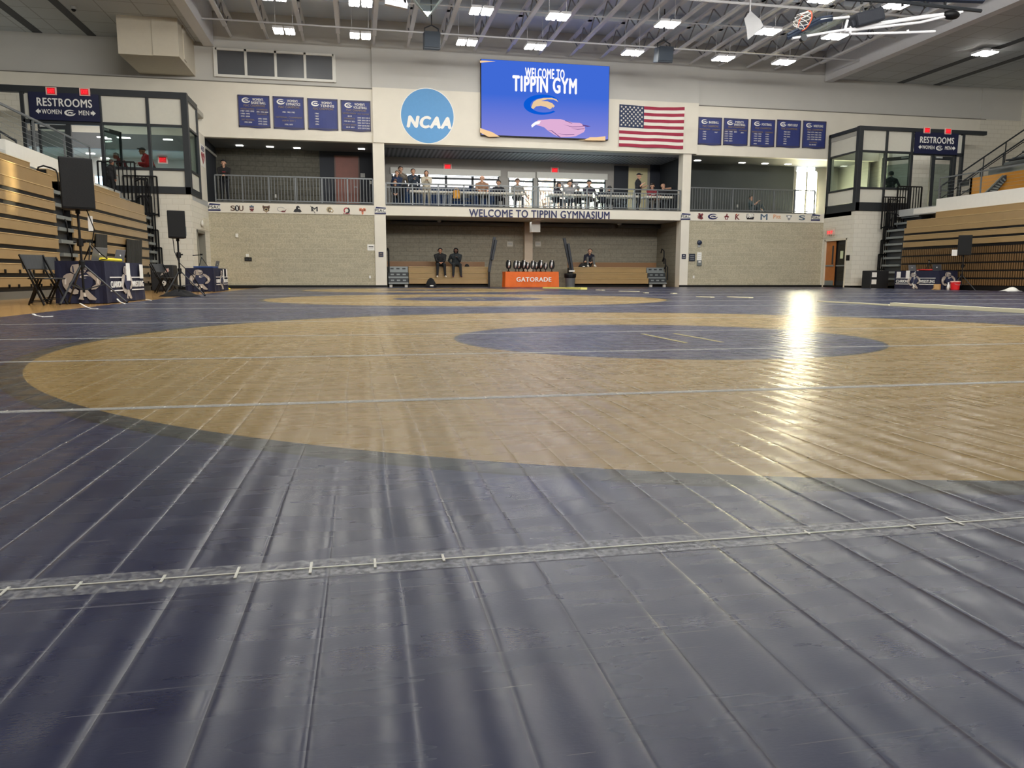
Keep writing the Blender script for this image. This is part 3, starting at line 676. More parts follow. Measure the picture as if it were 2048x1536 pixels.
# lobby interiors
b = MB()
IN0 = 36.6
b.box(-16, UL - .3, IN0, IN0 + .2, 3.4, 3.75); b.box(-16, UL - .3, IN0, IN0 + .2, 4.75, 6.7); struct('wall_lobby_left_back', b, mat('lobby_wall', (206, 204, 200), .6))
b = MB(); b.box(-16, UL - .05, D, D + .2, 5.35, 6.7); struct('wall_lobby_left_header', b, mat('lobby_header', (120, 122, 124), .6))
b = MB(); b.box(-11.0, UL, TLV + .2, D, 6.62, 6.8); b.box(-16, UL, D + .2, IN0, 5.5, 5.6); struct('ceiling_lobby_left', b, mat('lobby_ceiling', (170, 168, 160), .6))
b = MB(); b.box(UL - .3, UL - .12, D + .3, IN0, 3.4, 6.7); struct('wall_lobby_left_end', b, mat('lobby_wall'))
wl = thing('window_6', 'bright windows at the back of the left lobby', 'window', (-10, IN0, 3.75)); wl['kind'] = 'structure'
b = MB(); x0, x1 = -15.8, UL - .4; b.box(x0, x1, IN0 + .1, IN0 + .12, 3.75, 4.75); b.build('pane', glass('sky_glass', (215, 235, 245), .1), wl)
b = MB()
for k in range(12): x = x0 + (x1 - x0) * k / 11; b.box(x - (.22 if k % 3 == 1 else .06), x + (.22 if k % 3 == 1 else .06), IN0 + .02, IN0 + .2, 3.7, 4.8)
b.build('window_frame', mat('brown_frame', (104, 84, 70), .5), wl)
b = MB(); b.box(UR + 2.5, 32, 35.8, 36, 3.4, 6.8); b.box(UR + 2.4, UR + 2.5, D + .3, 36, 3.4, 6.8); struct('wall_lobby_right_back', b, mat('lobby_wall_grey', (158, 156, 148), .6))
b = MB(); b.box(UR, 26.9, TRV + .2, D + .3, 6.62, 6.8); b.box(UR + 2.4, 32, D + .3, 36, 6.62, 6.8); struct('ceiling_lobby_right', b, mat('lobby_ceiling'))
b = MB(); b.box(24.3, 24.5, TRV + 1.6, 35.8, 3.4, 6.6); struct('wall_lobby_right_corridor', b, M_cmu)
for n_, (a, c, y0) in enumerate(((1721, 1738, 361), (1752, 1765, 356))):
    x0, x1, z0, z1 = rect(a, y0, c, 380, 35.7); b = MB(); b.box(x0, x1, 35.74, 35.79, DECK, z1); struct('door_%d' % (6 + n_), b, M_brown)
for k, (px, py, Y) in enumerate(((204, 274, D + 1.5), (213, 277, D + 2.6), (244, 275, D + .9), (251, 275.5, D + 1.4), (336, 279, D + .8), (181, 307, D + 3), (210, 316, D + 3.2))):
    p = at(px, py, 2, 5.49)
    b = MB(); b.box(p.x - .16, p.x + .16, p.y - .06, p.y + .06, 5.47, 5.5)
    tag(b.build('lobby_downlight', M_lamp2, base=(p.x, p.y, 5.48)), 'strip light on the ceiling inside the left glass lobby', 'ceiling light', 'strip lights inside the left lobby')
for k, (px, py) in enumerate(((1722, 344), (1777, 331))):
    p = at(px, 310, 1, 31.6); p.z = 6.61
    b = MB(); b.box(p.x - .2, p.x + .2, p.y - .1, p.y + .1, 6.59, 6.625)
    tag(b.build('lobby_downlight', M_lamp2, base=(p.x, p.y, 6.6)), 'pale downlight inside the right glass lobby, %s' % ('near its corner post' if k == 0 else 'beside its open door'), 'ceiling light', 'downlights inside the right lobby')
area('lobby_light', (-9.5, 31.3, 6.55), 4, 1.5, 70); area('lobby_light', (25.5, 32.5, 6.55), 4, 1.5, 30); area('lobby_light', (-10, 34.5, 5.45), 8, 1, 130)

# ------------------------------------------------------------------ bleachers
ZR = [.13, .42, .71, 1.01, 1.33, 1.63, 1.92, 2.21, 2.52, 2.83, 3.12]
def bleacher(side, v0, v1, label, slats=False):
    U = -7.1 if side < 0 else 22.85
    root = thing('bleacher_bank', label, 'bleachers', (U, (v0 + v1) / 2, -.04), 0, 'folded bleachers along the side walls')
    X = lambda d: U + side * d                                     # d metres back from the front face
    xs = lambda a, c: (min(a, c), max(a, c))
    depth = [0, .004, .008, .012, .016, .02, .024, .03, .05, .5]
    end = [0, 0, 0, 0, 0, 0, 0, 0, -.1, -1.2]
    for i in range(10):
        if slats and i < 5: continue
        z0, z1 = ZR[i] + .085, ZR[i + 1]
        if i >= 8: z0 = ZR[i] + .0
        b = MB(); b.box(*xs(X(depth[i]), X(depth[i] + .04)), v0, v1 + (end[i] if v1 > 22 else 0), z0, z1 - .022)
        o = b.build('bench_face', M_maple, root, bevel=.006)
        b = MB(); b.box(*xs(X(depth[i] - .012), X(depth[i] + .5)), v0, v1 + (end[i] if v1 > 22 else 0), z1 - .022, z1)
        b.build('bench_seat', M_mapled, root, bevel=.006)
    b = MB(); b.box(*xs(X(.06), X(.9)), v0 + .01, v1 - .03, .0, 2.6); b.box(*xs(X(.56), X(.9)), v0 + .01, v1 - 1.3, 2.6, 3.1); b.build('understructure', M_black, root)
    b = MB(); b.box(*xs(X(.03), X(.06)), v0, v1, -.04, .12); b.build('base_board', mat('bleacher_base', (96, 94, 86), .6) if not slats else M_black, root)
    if slats:
        for i in range(5):
            for j in range(2):
                va, vb = v0 + (v1 - v0) * j / 2, v0 + (v1 - v0) * (j + 1) / 2
                b = MB(); v = va + .05
                while v < vb - .05:
                    b.box(*xs(X(.0), X(.03)), v, v + .055, ZR[i] + .035, ZR[i + 1] - .03); v += .105
                b.build('slat_screen', mat('slat_wood', (112, 86, 54), .45, vary=.2), root)
            b = MB(); b.box(*xs(X(-.005), X(.02)), v0, v1, ZR[i + 1] - .025, ZR[i + 1] + .02); b.build('slat_rail', M_black, root)
    else:
        rnd = random.Random(3); b = MB()
        for z in (ZR[1] + .1, ZR[0] + .08):
            v = v0 + .4
            while v < v1 - .1:
                b.box(*xs(X(-.03), X(0)), v, v + .04, z - .02, z + .06); v += rnd.choice((.62, .46, .55, .7))
        b.build('latch_row', M_black, root)
    return root
SEC2 = at(150, 480, 0, -7.1).y
bleacher(-1, -6.0, 20.45, 'folded maple bleachers at the left, nearest the camera')
bleacher(-1, SEC2, 28.6, 'folded maple bleachers at the left behind the near speaker')
bleacher(1, 8.0, 29.0, 'folded maple bleachers at the right with a dark slatted lower half', True)
def aisle(side, v0, v1, label, rails, top=10):
    U = -7.1 if side < 0 else 22.85
    xs = lambda a, c: (min(a, c), max(a, c))
    root = thing('aisle_steps', label, 'steps', (U, (v0 + v1) / 2, -.04), 0, 'grey aisle steps in the bleachers')
    for i in range(top):
        d = .03 * i + (0 if i < 8 else .3 * (i - 7))
        b = MB(); b.box(*xs(U + side * (d - .12), U + side * (d + .6)), v0 + .03, v1 - .03, ZR[i + 1] - .09, ZR[i + 1]); o = b.build('tread', M_grey, root, bevel=.006)
        b = MB(); b.box(*xs(U + side * (d + .03), U + side * (d + .5)), v0 + .05, v1 - .05, ZR[i + 1] - .3, ZR[i + 1] - .09); b.build('riser', M_dark, root)
    for v in rails:
        for i in range(1, top - 1, 2):
            x = U + side * (.03 * i - .1); z = ZR[i + 1]
            b = MB(); b.tube([(x, v, z), (x, v, z + .42), (x + side * .03, v, z + .5), (x + side * .12, v, z + .55), (x + side * .3, v, z + .6), (x + side * .42, v, z + .56), (x + side * .44, v, z + .46)], .02, 8)
            b.build('handrail', M_black, root, smooth=True)
    return root
aisle(-1, 20.5, SEC2, 'grey steps in the aisle between the two left bleacher banks', ((20.5 + SEC2) / 2,))
aisle(-1, 28.65, 29.55, 'grey steps at the tower end of the left bleachers', ())
aisle(1, 29.05, 30.2, 'grey steps at the tower end of the right bleachers', ())
def end_guard(side, v, label):
    """stepped black guard rail of vertical balusters standing at the tower end of a bleacher bank"""
    U = -7.1 if side < 0 else 22.85
    root = thing('guard_rail', label, 'guard rail', (U, v, 0), 0, 'black stepped guard rails')
    X = lambda d: U + side * d
    # lower stepped panels, one per pair of rows
    for i in range(0, 10, 2):
        z = ZR[i]; d0 = .04 * i - .16; d1 = d0 + .42
        zt = ZR[min(10, i + 2)] + .75
        b = MB()
        for p, q in (((X(d0), v, z), (X(d0), v, zt)), ((X(d1), v, z), (X(d1), v, zt)), ((X(d0), v, zt), (X(d1), v, zt)), ((X(d0), v, z + .1), (X(d1), v, z + .1))): b.bar(p, q, .045, .045)
        b.build('rail_frame', M_black, root)
        for k in range(1, 4):
            x = X(d0 + (d1 - d0) * k / 4); b = MB(); b.bar((x, v, z + .1), (x, v, zt), .028, .028); b.build('baluster', M_black, root)
    # upper panels towards the deck
    for d0, d1, z, zt in ((-.15, .95, 2.55, 3.95), (.55, 1.75, 3.0, 4.42)):
        b = MB()
        for p, q in (((X(d0), v - .03, z), (X(d0), v - .03, zt)), ((X(d1), v - .03, z), (X(d1), v - .03, zt)), ((X(d0), v - .03, zt), (X(d1), v - .03, zt)), ((X(d0), v - .03, z + .08), (X(d1), v - .03, z + .08))): b.bar(p, q, .05, .05)
        b.build('rail_frame', M_black, root)
        for k in range(1, 9):
            x = X(d0 + (d1 - d0) * k / 9); b = MB(); b.bar((x, v - .03, z + .08), (x, v - .03, zt), .03, .03); b.build('baluster', M_black, root)
    b = MB()
    for z in (2.3, 2.9, 3.5): b.tube([(X(.1), v - .3, z), (X(.14), v - .3, z + .25), (X(.3), v - .3, z + .34), (X(.5), v - .3, z + .22)], .02, 8)
    b.build('grab_rail', M_black, root, smooth=True)
end_guard(-1, 29.62, 'black stepped guard rail at the tower end of the left bleachers'); end_guard(1, 30.28, 'black stepped guard rail at the tower end of the right bleachers')

# ------------------------------------------------------------------ upper concourse: fascia, railing, upper seats
for side, s in ((-1, 'left'), (1, 'right')):
    U = -8.15 if side < 0 else 23.5
    va, vb = -8, 26.9 if side < 0 else 28.0
    V = TLV if side < 0 else TRV
    xs = lambda a, c: (min(a, c), max(a, c))
    b = MB(); b.box(*xs(U + side * .02, U + side * 9), -10, V + .2, 3.1, DECK); struct('floor_concourse_' + s, b, M_lgrey)
    b = MB(); b.box(*xs(U, U + side * .18), 20.6 if side < 0 else va, vb, 3.14, 3.66); b.box(*xs(U, U + side * .18), vb, vb + 1.3, 3.14, 3.36); struct('trim_%d' % (20 + side), b, M_white)
    root = thing('concourse_railing', 'thin grey rail along the white edge of the upper %s concourse' % s, 'railing', (U + side * .1, (va + vb) / 2, 3.66), 0, 'rails of the upper concourse')
    X = U + side * .1
    b = MB(); b.bar((X, 20.6 if side < 0 else va, 4.50), (X, vb, 4.50), .05, .05); b.build('top_rail', M_rail, root)
    v = vb
    while v > (20.6 if side < 0 else 8):
        b = MB(); b.bar((X, v, 3.66), (X, v, 4.5), .045, .045); b.build('post', M_rail, root); v -= 2.15
    for z in (3.8, 3.93, 4.06, 4.19, 4.32):
        b = MB(); b.bar((X, 20.6 if side < 0 else va, z), (X, vb, z), .008, .008); b.build('cable', M_grey, root)
    # upper bank of seats
    B0 = -10.6 if side < 0 else 26.2; ve = 25.2 if side < 0 else 29.3
    root = thing('upper_seat_bank', 'raked grey upper seating over a gold wall at the %s' % s, 'seating', (B0, 12, DECK), 0, 'upper seating banks')
    b = MB(); b.box(*xs(B0, B0 + side * .12), -8, ve, DECK, 4.72); b.build('front_wall', M_gold if side > 0 else M_dgrey, root)
    b = MB(); b.box(*xs(B0, B0 + side * 4.8), ve - .12, ve, DECK, 4.72); b.build('end_wall', M_gold if side > 0 else M_dgrey, root)
    for k in range(6 if side < 0 else 7):
        x0 = B0 + side * (.1 + .78 * k); z = 4.72 + .36 * k
        b = MB(); b.box(*xs(x0, x0 + side * .78), -8, ve, z - .3, z); b.build('riser_deck', M_grey, root)
        b = MB(); b.box(*xs(x0 + side * .25, x0 + side * .55), -8, ve - .6, z + .32, z + .38); b.build('seat_row', M_dark, root)
    # stair along the end with sloping hand rails
    st = thing('stair_flight', 'grey stair with bent hand rails at the end of the upper %s seating' % s, 'stairs', (B0, ve + .6, DECK), 0, 'stairs of the upper seating')
    for k in range(9):
        x0 = B0 + side * (-.4 + .5 * k); z = DECK + .3 + .31 * k
        b = MB(); b.box(*xs(x0, x0 + side * .52), ve + .02, ve + 1.1, z - .06, z); b.build('tread', M_grey, st)
    for v in (ve + .02, ve + 1.1):
        P = [(B0 - side * .5, v, DECK), (B0 - side * .5, v, DECK + 1.1), (B0 + side * 3.6, v, DECK + 1.1 + 2.6), (B0 + side * 5.4, v, DECK + 1.1 + 2.6)]
        b = MB(); b.tube(P, .035, 8); b.build('handrail', M_dark, st)
        b = MB(); b.tube([(B0 - side * .5, v, DECK + .55), (B0 + side * 3.6, v, DECK + .55 + 2.6), (B0 + side * 5.4, v, DECK + .55 + 2.6)], .022, 8); b.build('mid_rail', M_dark, st)
        for q in range(4):
            x = B0 + side * (.5 + 1.1 * q); z = DECK + 1.1 + 2.6 * (.5 + 1.1 * q + .5) / 4.1
            b = MB(); b.bar((x, v, z - 1.1), (x, v, z), .035, .035); b.build('post', M_dark, st)
    b = MB(); b.bar((B0 - side * .1, ve + .01, DECK + .1), (B0 + side * 4.0, ve + .01, DECK + 2.7), .05, .3); b.build('stringer', M_dark, st)
# portal stair in the right gold wall and its small number plate
t = thing('portal_stair', 'dark stair rising across the gold wall of the right concourse', 'stairs', (26.2, 25.5, DECK))
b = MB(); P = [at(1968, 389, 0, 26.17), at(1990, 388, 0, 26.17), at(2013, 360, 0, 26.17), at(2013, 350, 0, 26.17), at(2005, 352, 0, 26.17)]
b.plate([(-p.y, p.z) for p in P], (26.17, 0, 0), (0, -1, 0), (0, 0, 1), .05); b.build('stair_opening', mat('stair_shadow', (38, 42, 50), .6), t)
for k in range(7):
    p, q = at(1976 + 5 * k, 386 - 5 * k, 0, 26.1), at(1990 + 3.5 * k, 386 - 4 * k, 0, 26.1)
    b = MB(); b.bar(p, q, .03, .04); b.build('tread', M_grey, t)
b = MB(); b.tube([at(1968, 388, 0, 26.05), at(2006, 351, 0, 26.05)], .035, 8); b.build('handrail', M_grey, t)
b = MB(); p = at(1930, 366, 0, 26.15); b.box(26.14, 26.19, p.y - .2, p.y + .2, p.z - .13, p.z + .13); tag(b.build('number_plate', M_dark, base=(26.16, p.y, p.z)), 'small dark plate at the end of the gold concourse wall', 'sign')

# ------------------------------------------------------------------ balcony railings
def railing(x0, x1, label, h=1.07, posts=6, mid=False):
    t = thing('balcony_railing', label, 'railing', ((x0 + x1) / 2, D + .1, DECK), 0, 'grey balcony railings')
    y = D + .06; zt = DECK + h
    b = MB(); b.bar((x0, y, zt), (x1, y, zt), .05, .05); b.build('top_rail', M_rail, t)
    b = MB(); b.bar((x0, y, DECK + .1), (x1, y, DECK + .1), .04, .04); b.build('bottom_rail', M_rail, t)
    if mid: b = MB(); b.bar((x0, y, zt - .16), (x1, y, zt - .16), .035, .035); b.build('middle_rail', M_rail, t)
    for k in range(posts + 1):
        x = x0 + (x1 - x0) * k / posts; b = MB(); b.bar((x, y, DECK), (x, y, zt), .05, .05); b.build('post', M_rail, t)
    n_ = int((x1 - x0) / .125); ztop = zt - (.16 if mid else 0)
    for k in range(1, n_):
        x = x0 + (x1 - x0) * k / n_; b = MB(); b.bar((x, y, DECK + .1), (x, y, ztop), .02, .02, up=(0, 1, 0)); b.build('baluster', M_rail, t)
    b = MB(); b.box(x0 - .02, x1 + .02, D - .035, D + .12, DECK - .01, DECK + .04); b.build('kerb', mat('kerb_grey', (84, 84, 80), .6), t)
railing(UL + .3, PL0 - .03, 'grey balustrade of the left balcony over the emblem band', 1.07, 6)
railing(PL1 + .04, PR0 - .04, 'grey balustrade with a double top rail on the middle balcony', .92, 12, True)
railing(PR1 + .03, UR - .5, 'grey balustrade of the right balcony over the emblem band', 1.07, 6)
ORD = ['first', 'second', 'third', 'fourth', 'fifth', 'sixth', 'seventh', 'eighth', 'ninth', 'tenth', 'eleventh', 'twelfth', 'thirteenth', 'fourteenth', 'fifteenth', 'sixteenth', 'seventeenth', 'eighteenth', 'nineteenth', 'twentieth']
# ------------------------------------------------------------------ roof joists
for k in range(19):
    x = -4.66 + 1.372 * k; Y0 = 9.0
    t = thing('roof_joist', 'white open-web roof joist, %s from the left beam at the far wall' % ORD[k], 'roof joist', (x, 20, 9.72), 0, 'white roof joists')
    b = MB(); b.box(x - .075, x + .075, Y0, D - 1.5, 9.68, 9.76); b.box(x - .045, x + .045, D - 1.9, D - .1, 9.72, 9.78); b.build('bottom_chord', M_steel, t)
    b = MB(); b.box(x - .08, x + .08, Y0, D - .1, 10.3, 10.38); b.build('top_chord', M_steel, t)
    b = MB(); y = Y0; up = True
    while y < D - 1.2:
        b.bar((x, y, 9.72 if up else 10.32), (x, y + .75, 10.32 if up else 9.72), .035, .035); y += .75; up = not up
    b.build('web', mat('joist_web_grey', (128, 128, 132), .5), t)
for n_, (v, z, r_) in enumerate(((31.3, 9.9, .025), (30.4, 9.62, .03), (28.2, 9.9, .025), (25.2, 9.65, .045), (22.4, 9.9, .03), (19.5, 9.65, .045))):
    b = MB(); b.tube([(-5.3, v, z), (21.2, v, z)], r_, 8)
    tag(b.build('sprinkler_pipe', M_steel, smooth=True, base=(8, v, z)), 'thin white pipe crossing under the joists, %s out from the far wall' % ORD[n_], 'pipe', 'pipes under the roof')

# ------------------------------------------------------------------ twin high-bay lights
def fixture():
    t = thing('bay_light', 'twin ceiling light', 'ceiling light', (0, 0, 9.2), 0, 'twin lights under the gym roof')
    for sx in (-.2, .2):
        b = MB(); b.box(sx - .17, sx + .17, -.33, .33, .03, .11); b.build('housing', M_steel, t, local=True)
        for dx in (-.085, .085):
            b = MB(); b.box(sx + dx - .062, sx + dx + .062, -.3, .3, 0, .032); b.build('lamp_strip', M_lamp, t, local=True)
    b = MB(); b.bar((-.35, .05, .13), (.35, .05, .13), .04, .04)
    for sx in (-.3, .3): b.bar((sx, .05, .13), (sx, .05, 1.62), .012, .012)
    b.build('hanger', M_steel, t, local=True)
    return t
proto = fixture(); first = True
US = [-2.39, .28, 4.18, 6.80, 10.70, 14.52, 17.17]
ROWS = [(29.55, 'far row'), (26.12, 'second row from the far wall'), (22.85, 'third row from the far wall'), (19.5, 'fourth row from the far wall'), (16.2, 'fifth row from the far wall'), (12.9, 'sixth row from the far wall')]
for v, rn in ROWS:
    for i, u in enumerate(US):
        lab = 'bright twin ceiling light, %s from the left in the %s' % (ORD[i], rn)
        if first: proto.location = (u, v, 9.08); proto['label'] = lab; first = False
        else: dup(proto, (u, v, 9.08), 0, lab)
p = at(1970, 108, 2, 9.3); dup(proto, (p.x, p.y, 9.3), 0, 'bright twin light under the tiled ceiling at the right')

# ------------------------------------------------------------------ hanging speakers, soffit box, dome
for (a, c), lab in (((848, 881), 'dark hanging loudspeaker under the joists left of the screen'), ((1317, 1347), 'dark hanging loudspeaker under the joists above the flag')):
    yt = 62 if a < 1000 else 92; yb = 95 if a < 1000 else 122
    x0, x1, z0, z1 = rect(a, yt, c, yb, 29)
    t = thing('hanging_speaker', lab, 'speaker', ((x0 + x1) / 2, 29.2, z0), 0, 'speakers hung from the roof')
    b = MB(); b.obox(((x0 + x1) / 2, 29.25, (z0 + z1) / 2), (x1 - x0, .5, z1 - z0), Matrix.Rotation(R(12), 3, 'X')); b.build('cabinet', mat('speaker_slate', (62, 70, 80), .5), t, bevel=.02)
    b = MB(); b.obox(((x0 + x1) / 2, 28.98, (z0 + z1) / 2), ((x1 - x0) * .9, .03, (z1 - z0) * .92), Matrix.Rotation(R(12), 3, 'X')); b.build('grille', mat('speaker_grille', (72, 82, 94), .7), t)
    b = MB(); b.tube([(x0 + .05, 29.25, z1 - .1), (x0 + .05, 29.25, z1 + .16), ((x0 + x1) / 2, 29.25, z1 + .28), (x1 - .05, 29.25, z1 + .16), (x1 - .05, 29.25, z1 - .1)], .025, 8); b.tube([((x0 + x1) / 2, 29.25, z1 + .28), ((x0 + x1) / 2, 29.25, 10.7)], .02, 6); b.build('yoke', M_dark, t)
b = MB(); b.box(-8.1, -6.95, 30.2, D + .05, 8.2, 9.5); b.box(-6.95, -6.08, 30.16, D + .05, 8.2, 9.5); b.box(-6.1, -6.04, 30.9, 31.3, 8.3, 9.5)
struct('trim_16', b, mat('soffit_box_paint', (206, 198, 180), .6))
p = at(147, 17, 2, 9.44); t = thing('dome_camera', 'small dome camera under the left tiled ceiling', 'camera', (p.x, p.y, 9.38))
b = MB(); b.lathe([(.0, .12), (.1, .12), (.1, .06), (.09, .03)], (0, 0, 0), 16); b.build('mount', M_lgrey, t, local=True)
b = MB(); b.sphere((0, 0, .03), .075, 1, 1, 1); b.build('dome', M_black, t, local=True, smooth=True)

# ------------------------------------------------------------------ folded basketball goal and rigging at the upper right
VG = 19.0
g = lambda px, py: at(px, py, 1, VG)
t = thing('folded_basketball_goal', 'basketball goal folded up under the roof at the upper right', 'basketball goal', g(1640, 60))
b = MB(); pts = [g(1575, 76), g(1640, 42), g(1664, 38)]; b.tube(pts, .055, 4); pts = [g(1664, 38), g(1664, 33), g(1640, 37), g(1575, 70)]; b.tube(pts, .045, 4); b.build('board_padding', mat('navy_padding', (44, 54, 72), .6), t)
q = [g(1580, 76), g(1640, 45), g(1700, 35), g(1640, 70)]
b = MB(); v = [b.bm.verts.new(p) for p in q] + [b.bm.verts.new(p + Vector((0, .04, .02))) for p in q]
for f in ((0, 1, 2, 3), (7, 6, 5, 4), (0, 4, 5, 1), (1, 5, 6, 2), (2, 6, 7, 3), (3, 7, 4, 0)): b._face([v[i] for i in f])
b.build('glass_backboard', M_glass, t)
c = g(1610, 42); r1 = (g(1620, 20) - g(1600, 58)).length / 2; n1 = (g(1620, 18) - g(1603, 60)).normalized()
ring = [c + (n1 * cos(a) + Vector((0, .9, .3)).normalized() * sin(a)) * r1 for a in [2 * pi * k / 20 for k in range(21)]]
b = MB(); b.tube(ring, .018, 8); b.build('rim', mat('orange_rim', (200, 84, 50), .4), t, smooth=True)
c2 = g(1594, 40); b = MB()
for k in range(10):
    a = 2 * pi * k / 10; a2 = a + 2 * pi / 10; d_ = lambda aa, s_: (n1 * cos(aa) + Vector((0, .9, .3)).normalized() * sin(aa)) * r1 * s_
    m1 = c.lerp(c2, .5); b.tube([c + d_(a, 1), m1 + d_((a + a2) / 2, .8), c2 + d_(a, .6)], .008, 5); b.tube([c + d_(a, 1), m1 + d_((a - 2 * pi / 20), .8), c2 + d_(a, .6)], .008, 5)
b.build('net', M_lett, t)
b = MB()
for P in ([g(1584, 77), g(1700, 58), g(1800, 42), g(1925, 24)], [g(1700, 55), g(1850, 32), g(1925, 24)], [g(1700, 68), g(1790, 66), g(1870, 63)], [g(1690, 60), g(1695, 40)], [g(1815, 60), g(1816, 66)], [g(1690, 62), g(1840, 45), g(1920, 26)], [g(1640, 40), g(1698, 34)], [g(1700, 58), g(1700, 68)]):
    b.tube(P, .035, 8)
b.build('mast_frame', M_steel, t)
b = MB(); b.lathe([(.09, -.05), (.09, .05)], g(1606, 76), 14, rot=Matrix.Rotation(R(90), 3, 'X')); b.build('pulley', M_dark, t)
b = MB(); b.bar(g(1706, 44), g(1760, 30), .42, .34); b.bar(g(1700, 50), g(1716, 44), .2, .2)
o = b.build('winch_bundle', mat('winch_black', (28, 32, 42), .7, bump=.5, bscale=20), t, bevel=.05)
b = MB()
for x in (1720, 1738, 1755): b.tube([g(x, 46), g(x, 20), g(x + 6, 12), g(x + 8, 24)], .018, 6)
b.build('strap', M_dark, t)
t = thing('cable_coil', 'coil of black cable hanging below the folded goal', 'cable', g(1741, 66))
b = MB(); c = g(1741, 67); b.tube([c + Vector((cos(2 * pi * k / 18) * .09, 0, sin(2 * pi * k / 18) * .12)) for k in range(19)], .012, 6); b.tube([g(1741, 58), g(1742, 50), g(1738, 46)], .01, 6); b.build('coil', M_black, t)
t = thing('divider_curtain_bar', 'long dark bar and rolled curtain slung at the top right', 'curtain bar', g(1800, 8))
b = MB(); b.tube([g(1690, -2), g(1800, 4), g(1962, 22)], .05, 8); b.build('bar', M_dark, t)
b = MB(); b.tube([g(1690, -12), g(1965, -2)], [.12, .12], 8); b.build('rolled_curtain', mat('navy_padding'), t)
b = MB()
for x in (1723, 1742, 1805, 1850, 1890): b.bar(g(x, -8), g(x, 18 - (1890 - x) * .06), .05, .05)
b.build('clamp', M_black, t)
b = MB(); b.sphere(g(1902, 30), .2, 1.3, .7, .6); tag(b.build('motor', M_black, base=g(1902, 30), smooth=True), 'black hoist motor hanging beside the long dark bar', 'motor')
t = thing('glass_backboard', 'corner of a raised glass backboard at the top of the view, left of centre', 'backboard', at(855, 20, 1, 17))
g2 = lambda px, py: at(px, py, 1, 17)
q = [g2(826, -2), g2(855, 35), g2(884, -2), g2(855, -40)]
b = MB(); b.plate([(p.x, p.z) for p in q], (0, 17, 0), (1, 0, 0), (0, 0, 1), .03); b.build('board', M_glass, t)
b = MB(); b.tube([q[0], q[1], q[2]], .03, 4); b.build('board_padding', M_grey, t)
t = thing('hoop_beam', 'white steel hoop bracket at the top, left of the raised backboard', 'bracket', g2(800, 8))
b = MB(); b.bar(g2(770, 4), g2(815, 14), .1, .1); b.bar(g2(770, -6), g2(812, 4), .06, .06); b.bar(g2(808, -4), g2(814, 12), .06, .06); b.build('bracket_tube', M_steel, t)
t = thing('hanging_sheet', 'pale fan shaped sheet hanging under the joists right of the middle', 'sheet', at(1505, 60, 1, 24))
g3 = lambda px, py: at(px, py, 1, 24)
P = [g3(1488, 38), g3(1493, 60), g3(1495, 80), g3(1510, 68), g3(1526, 52), g3(1520, 40), g3(1500, 22)]
b = MB(); b.plate([(p.x, p.z) for p in P], (0, 24, 0), (1, 0, 0), (0, 0, 1), .03); b.build('sheet', mat('pale_sheet', (186, 186, 188), .5), t)
b = MB(); b.bar(P[0] + Vector((.2, 0, -.1)), P[0] + Vector((.2, 0, 2.2)), .04, .04); b.build('hanger_rod', M_steel, t)

# ------------------------------------------------------------------ video screen
x0, x1, z0, z1 = quad4(((960, 121), (1215, 137), (1212, 283), (959, 273)), D)
YS = D - .30
t = thing('video_screen', 'large blue video screen reading WELCOME TO TIPPIN GYM', 'screen', ((x0 + x1) / 2, YS, z0))
b = MB(); b.box(x0, x1, YS, D - .13, z0, z1); b.build('cabinet', M_black, t)
def screen_mat():
    m = bpy.data.materials.new('screen_blue'); m.use_nodes = True; n = m.node_tree.nodes; L = m.node_tree.links; n.clear()
    e = n.new('ShaderNodeEmission'); o = n.new('ShaderNodeOutputMaterial'); tc = n.new('ShaderNodeTexCoord'); sp = n.new('ShaderNodeSeparateXYZ')
    rp = n.new('ShaderNodeValToRGB'); rp.color_ramp.elements[0].color = (*lin((130, 134, 216)), 1); rp.color_ramp.elements[1].color = (*lin((64, 106, 214)), 1); rp.color_ramp.elements[1].position = .55
    L.new(tc.outputs['Generated'], sp.inputs[0]); L.new(sp.outputs[2], rp.inputs[0]); L.new(rp.outputs[0], e.inputs[0]); e.inputs[1].default_value = 1.0; L.new(e.outputs[0], o.inputs[0]); return m
b = MB(); b.box(x0 + .02, x1 - .02, YS - .02, YS, z0 + .03, z1 - .01); b.build('display', screen_mat(), t)
E_w = glow('screen_white', (250, 248, 255), 1.05); E_b = glow('screen_logo_blue', (10, 92, 214), 1.); E_t = glow('screen_tan', (236, 202, 160), 1.); E_p = glow('screen_pink', (224, 176, 214), 1.); E_d = glow('screen_line', (110, 74, 140), .8); E_s = glow('screen_sand', (250, 210, 160), 1.)
W_, H = x1 - x0, z1 - z0; o = Vector((x0, YS - .022, z0))
def sc(px, py):     # pixel of the enlarged view (2048x1317 over 950..1230,110..290) -> screen coordinates
    p = at(950 + px * 280 / 2048, 110 + py * 180 / 1317, 1, YS); return (p.x - x0, p.z - z0)
a, c = sc(730, 335), sc(1310, 215); text('lettering', 'WELCOME TO', a[0], c[0], a[1], c[1], o, XR, ZU, E_w, t, bold=.06, t=.004)
a, c = sc(545, 535), sc(1490, 345); text('lettering', 'TIPPIN GYM', a[0], c[0], a[1], c[1], o, XR, ZU, E_w, t, bold=.06, t=.004)
def pic(name, P, mm, off=0., tt=.003): b = MB(); b.plate([sc(*p) for p in P], o, XR, ZU, tt, off=off); return b.build(name, mm, t)
outer = [(980 + 270 * cos(R(a)), 728 - 148 * sin(R(a))) for a in range(28, 320, 8)]
inner = [(1010 + 200 * cos(R(a)), 735 - 108 * sin(R(a))) for a in range(312, 40, -8)]
pic('logo_ring', outer + inner, E_b)
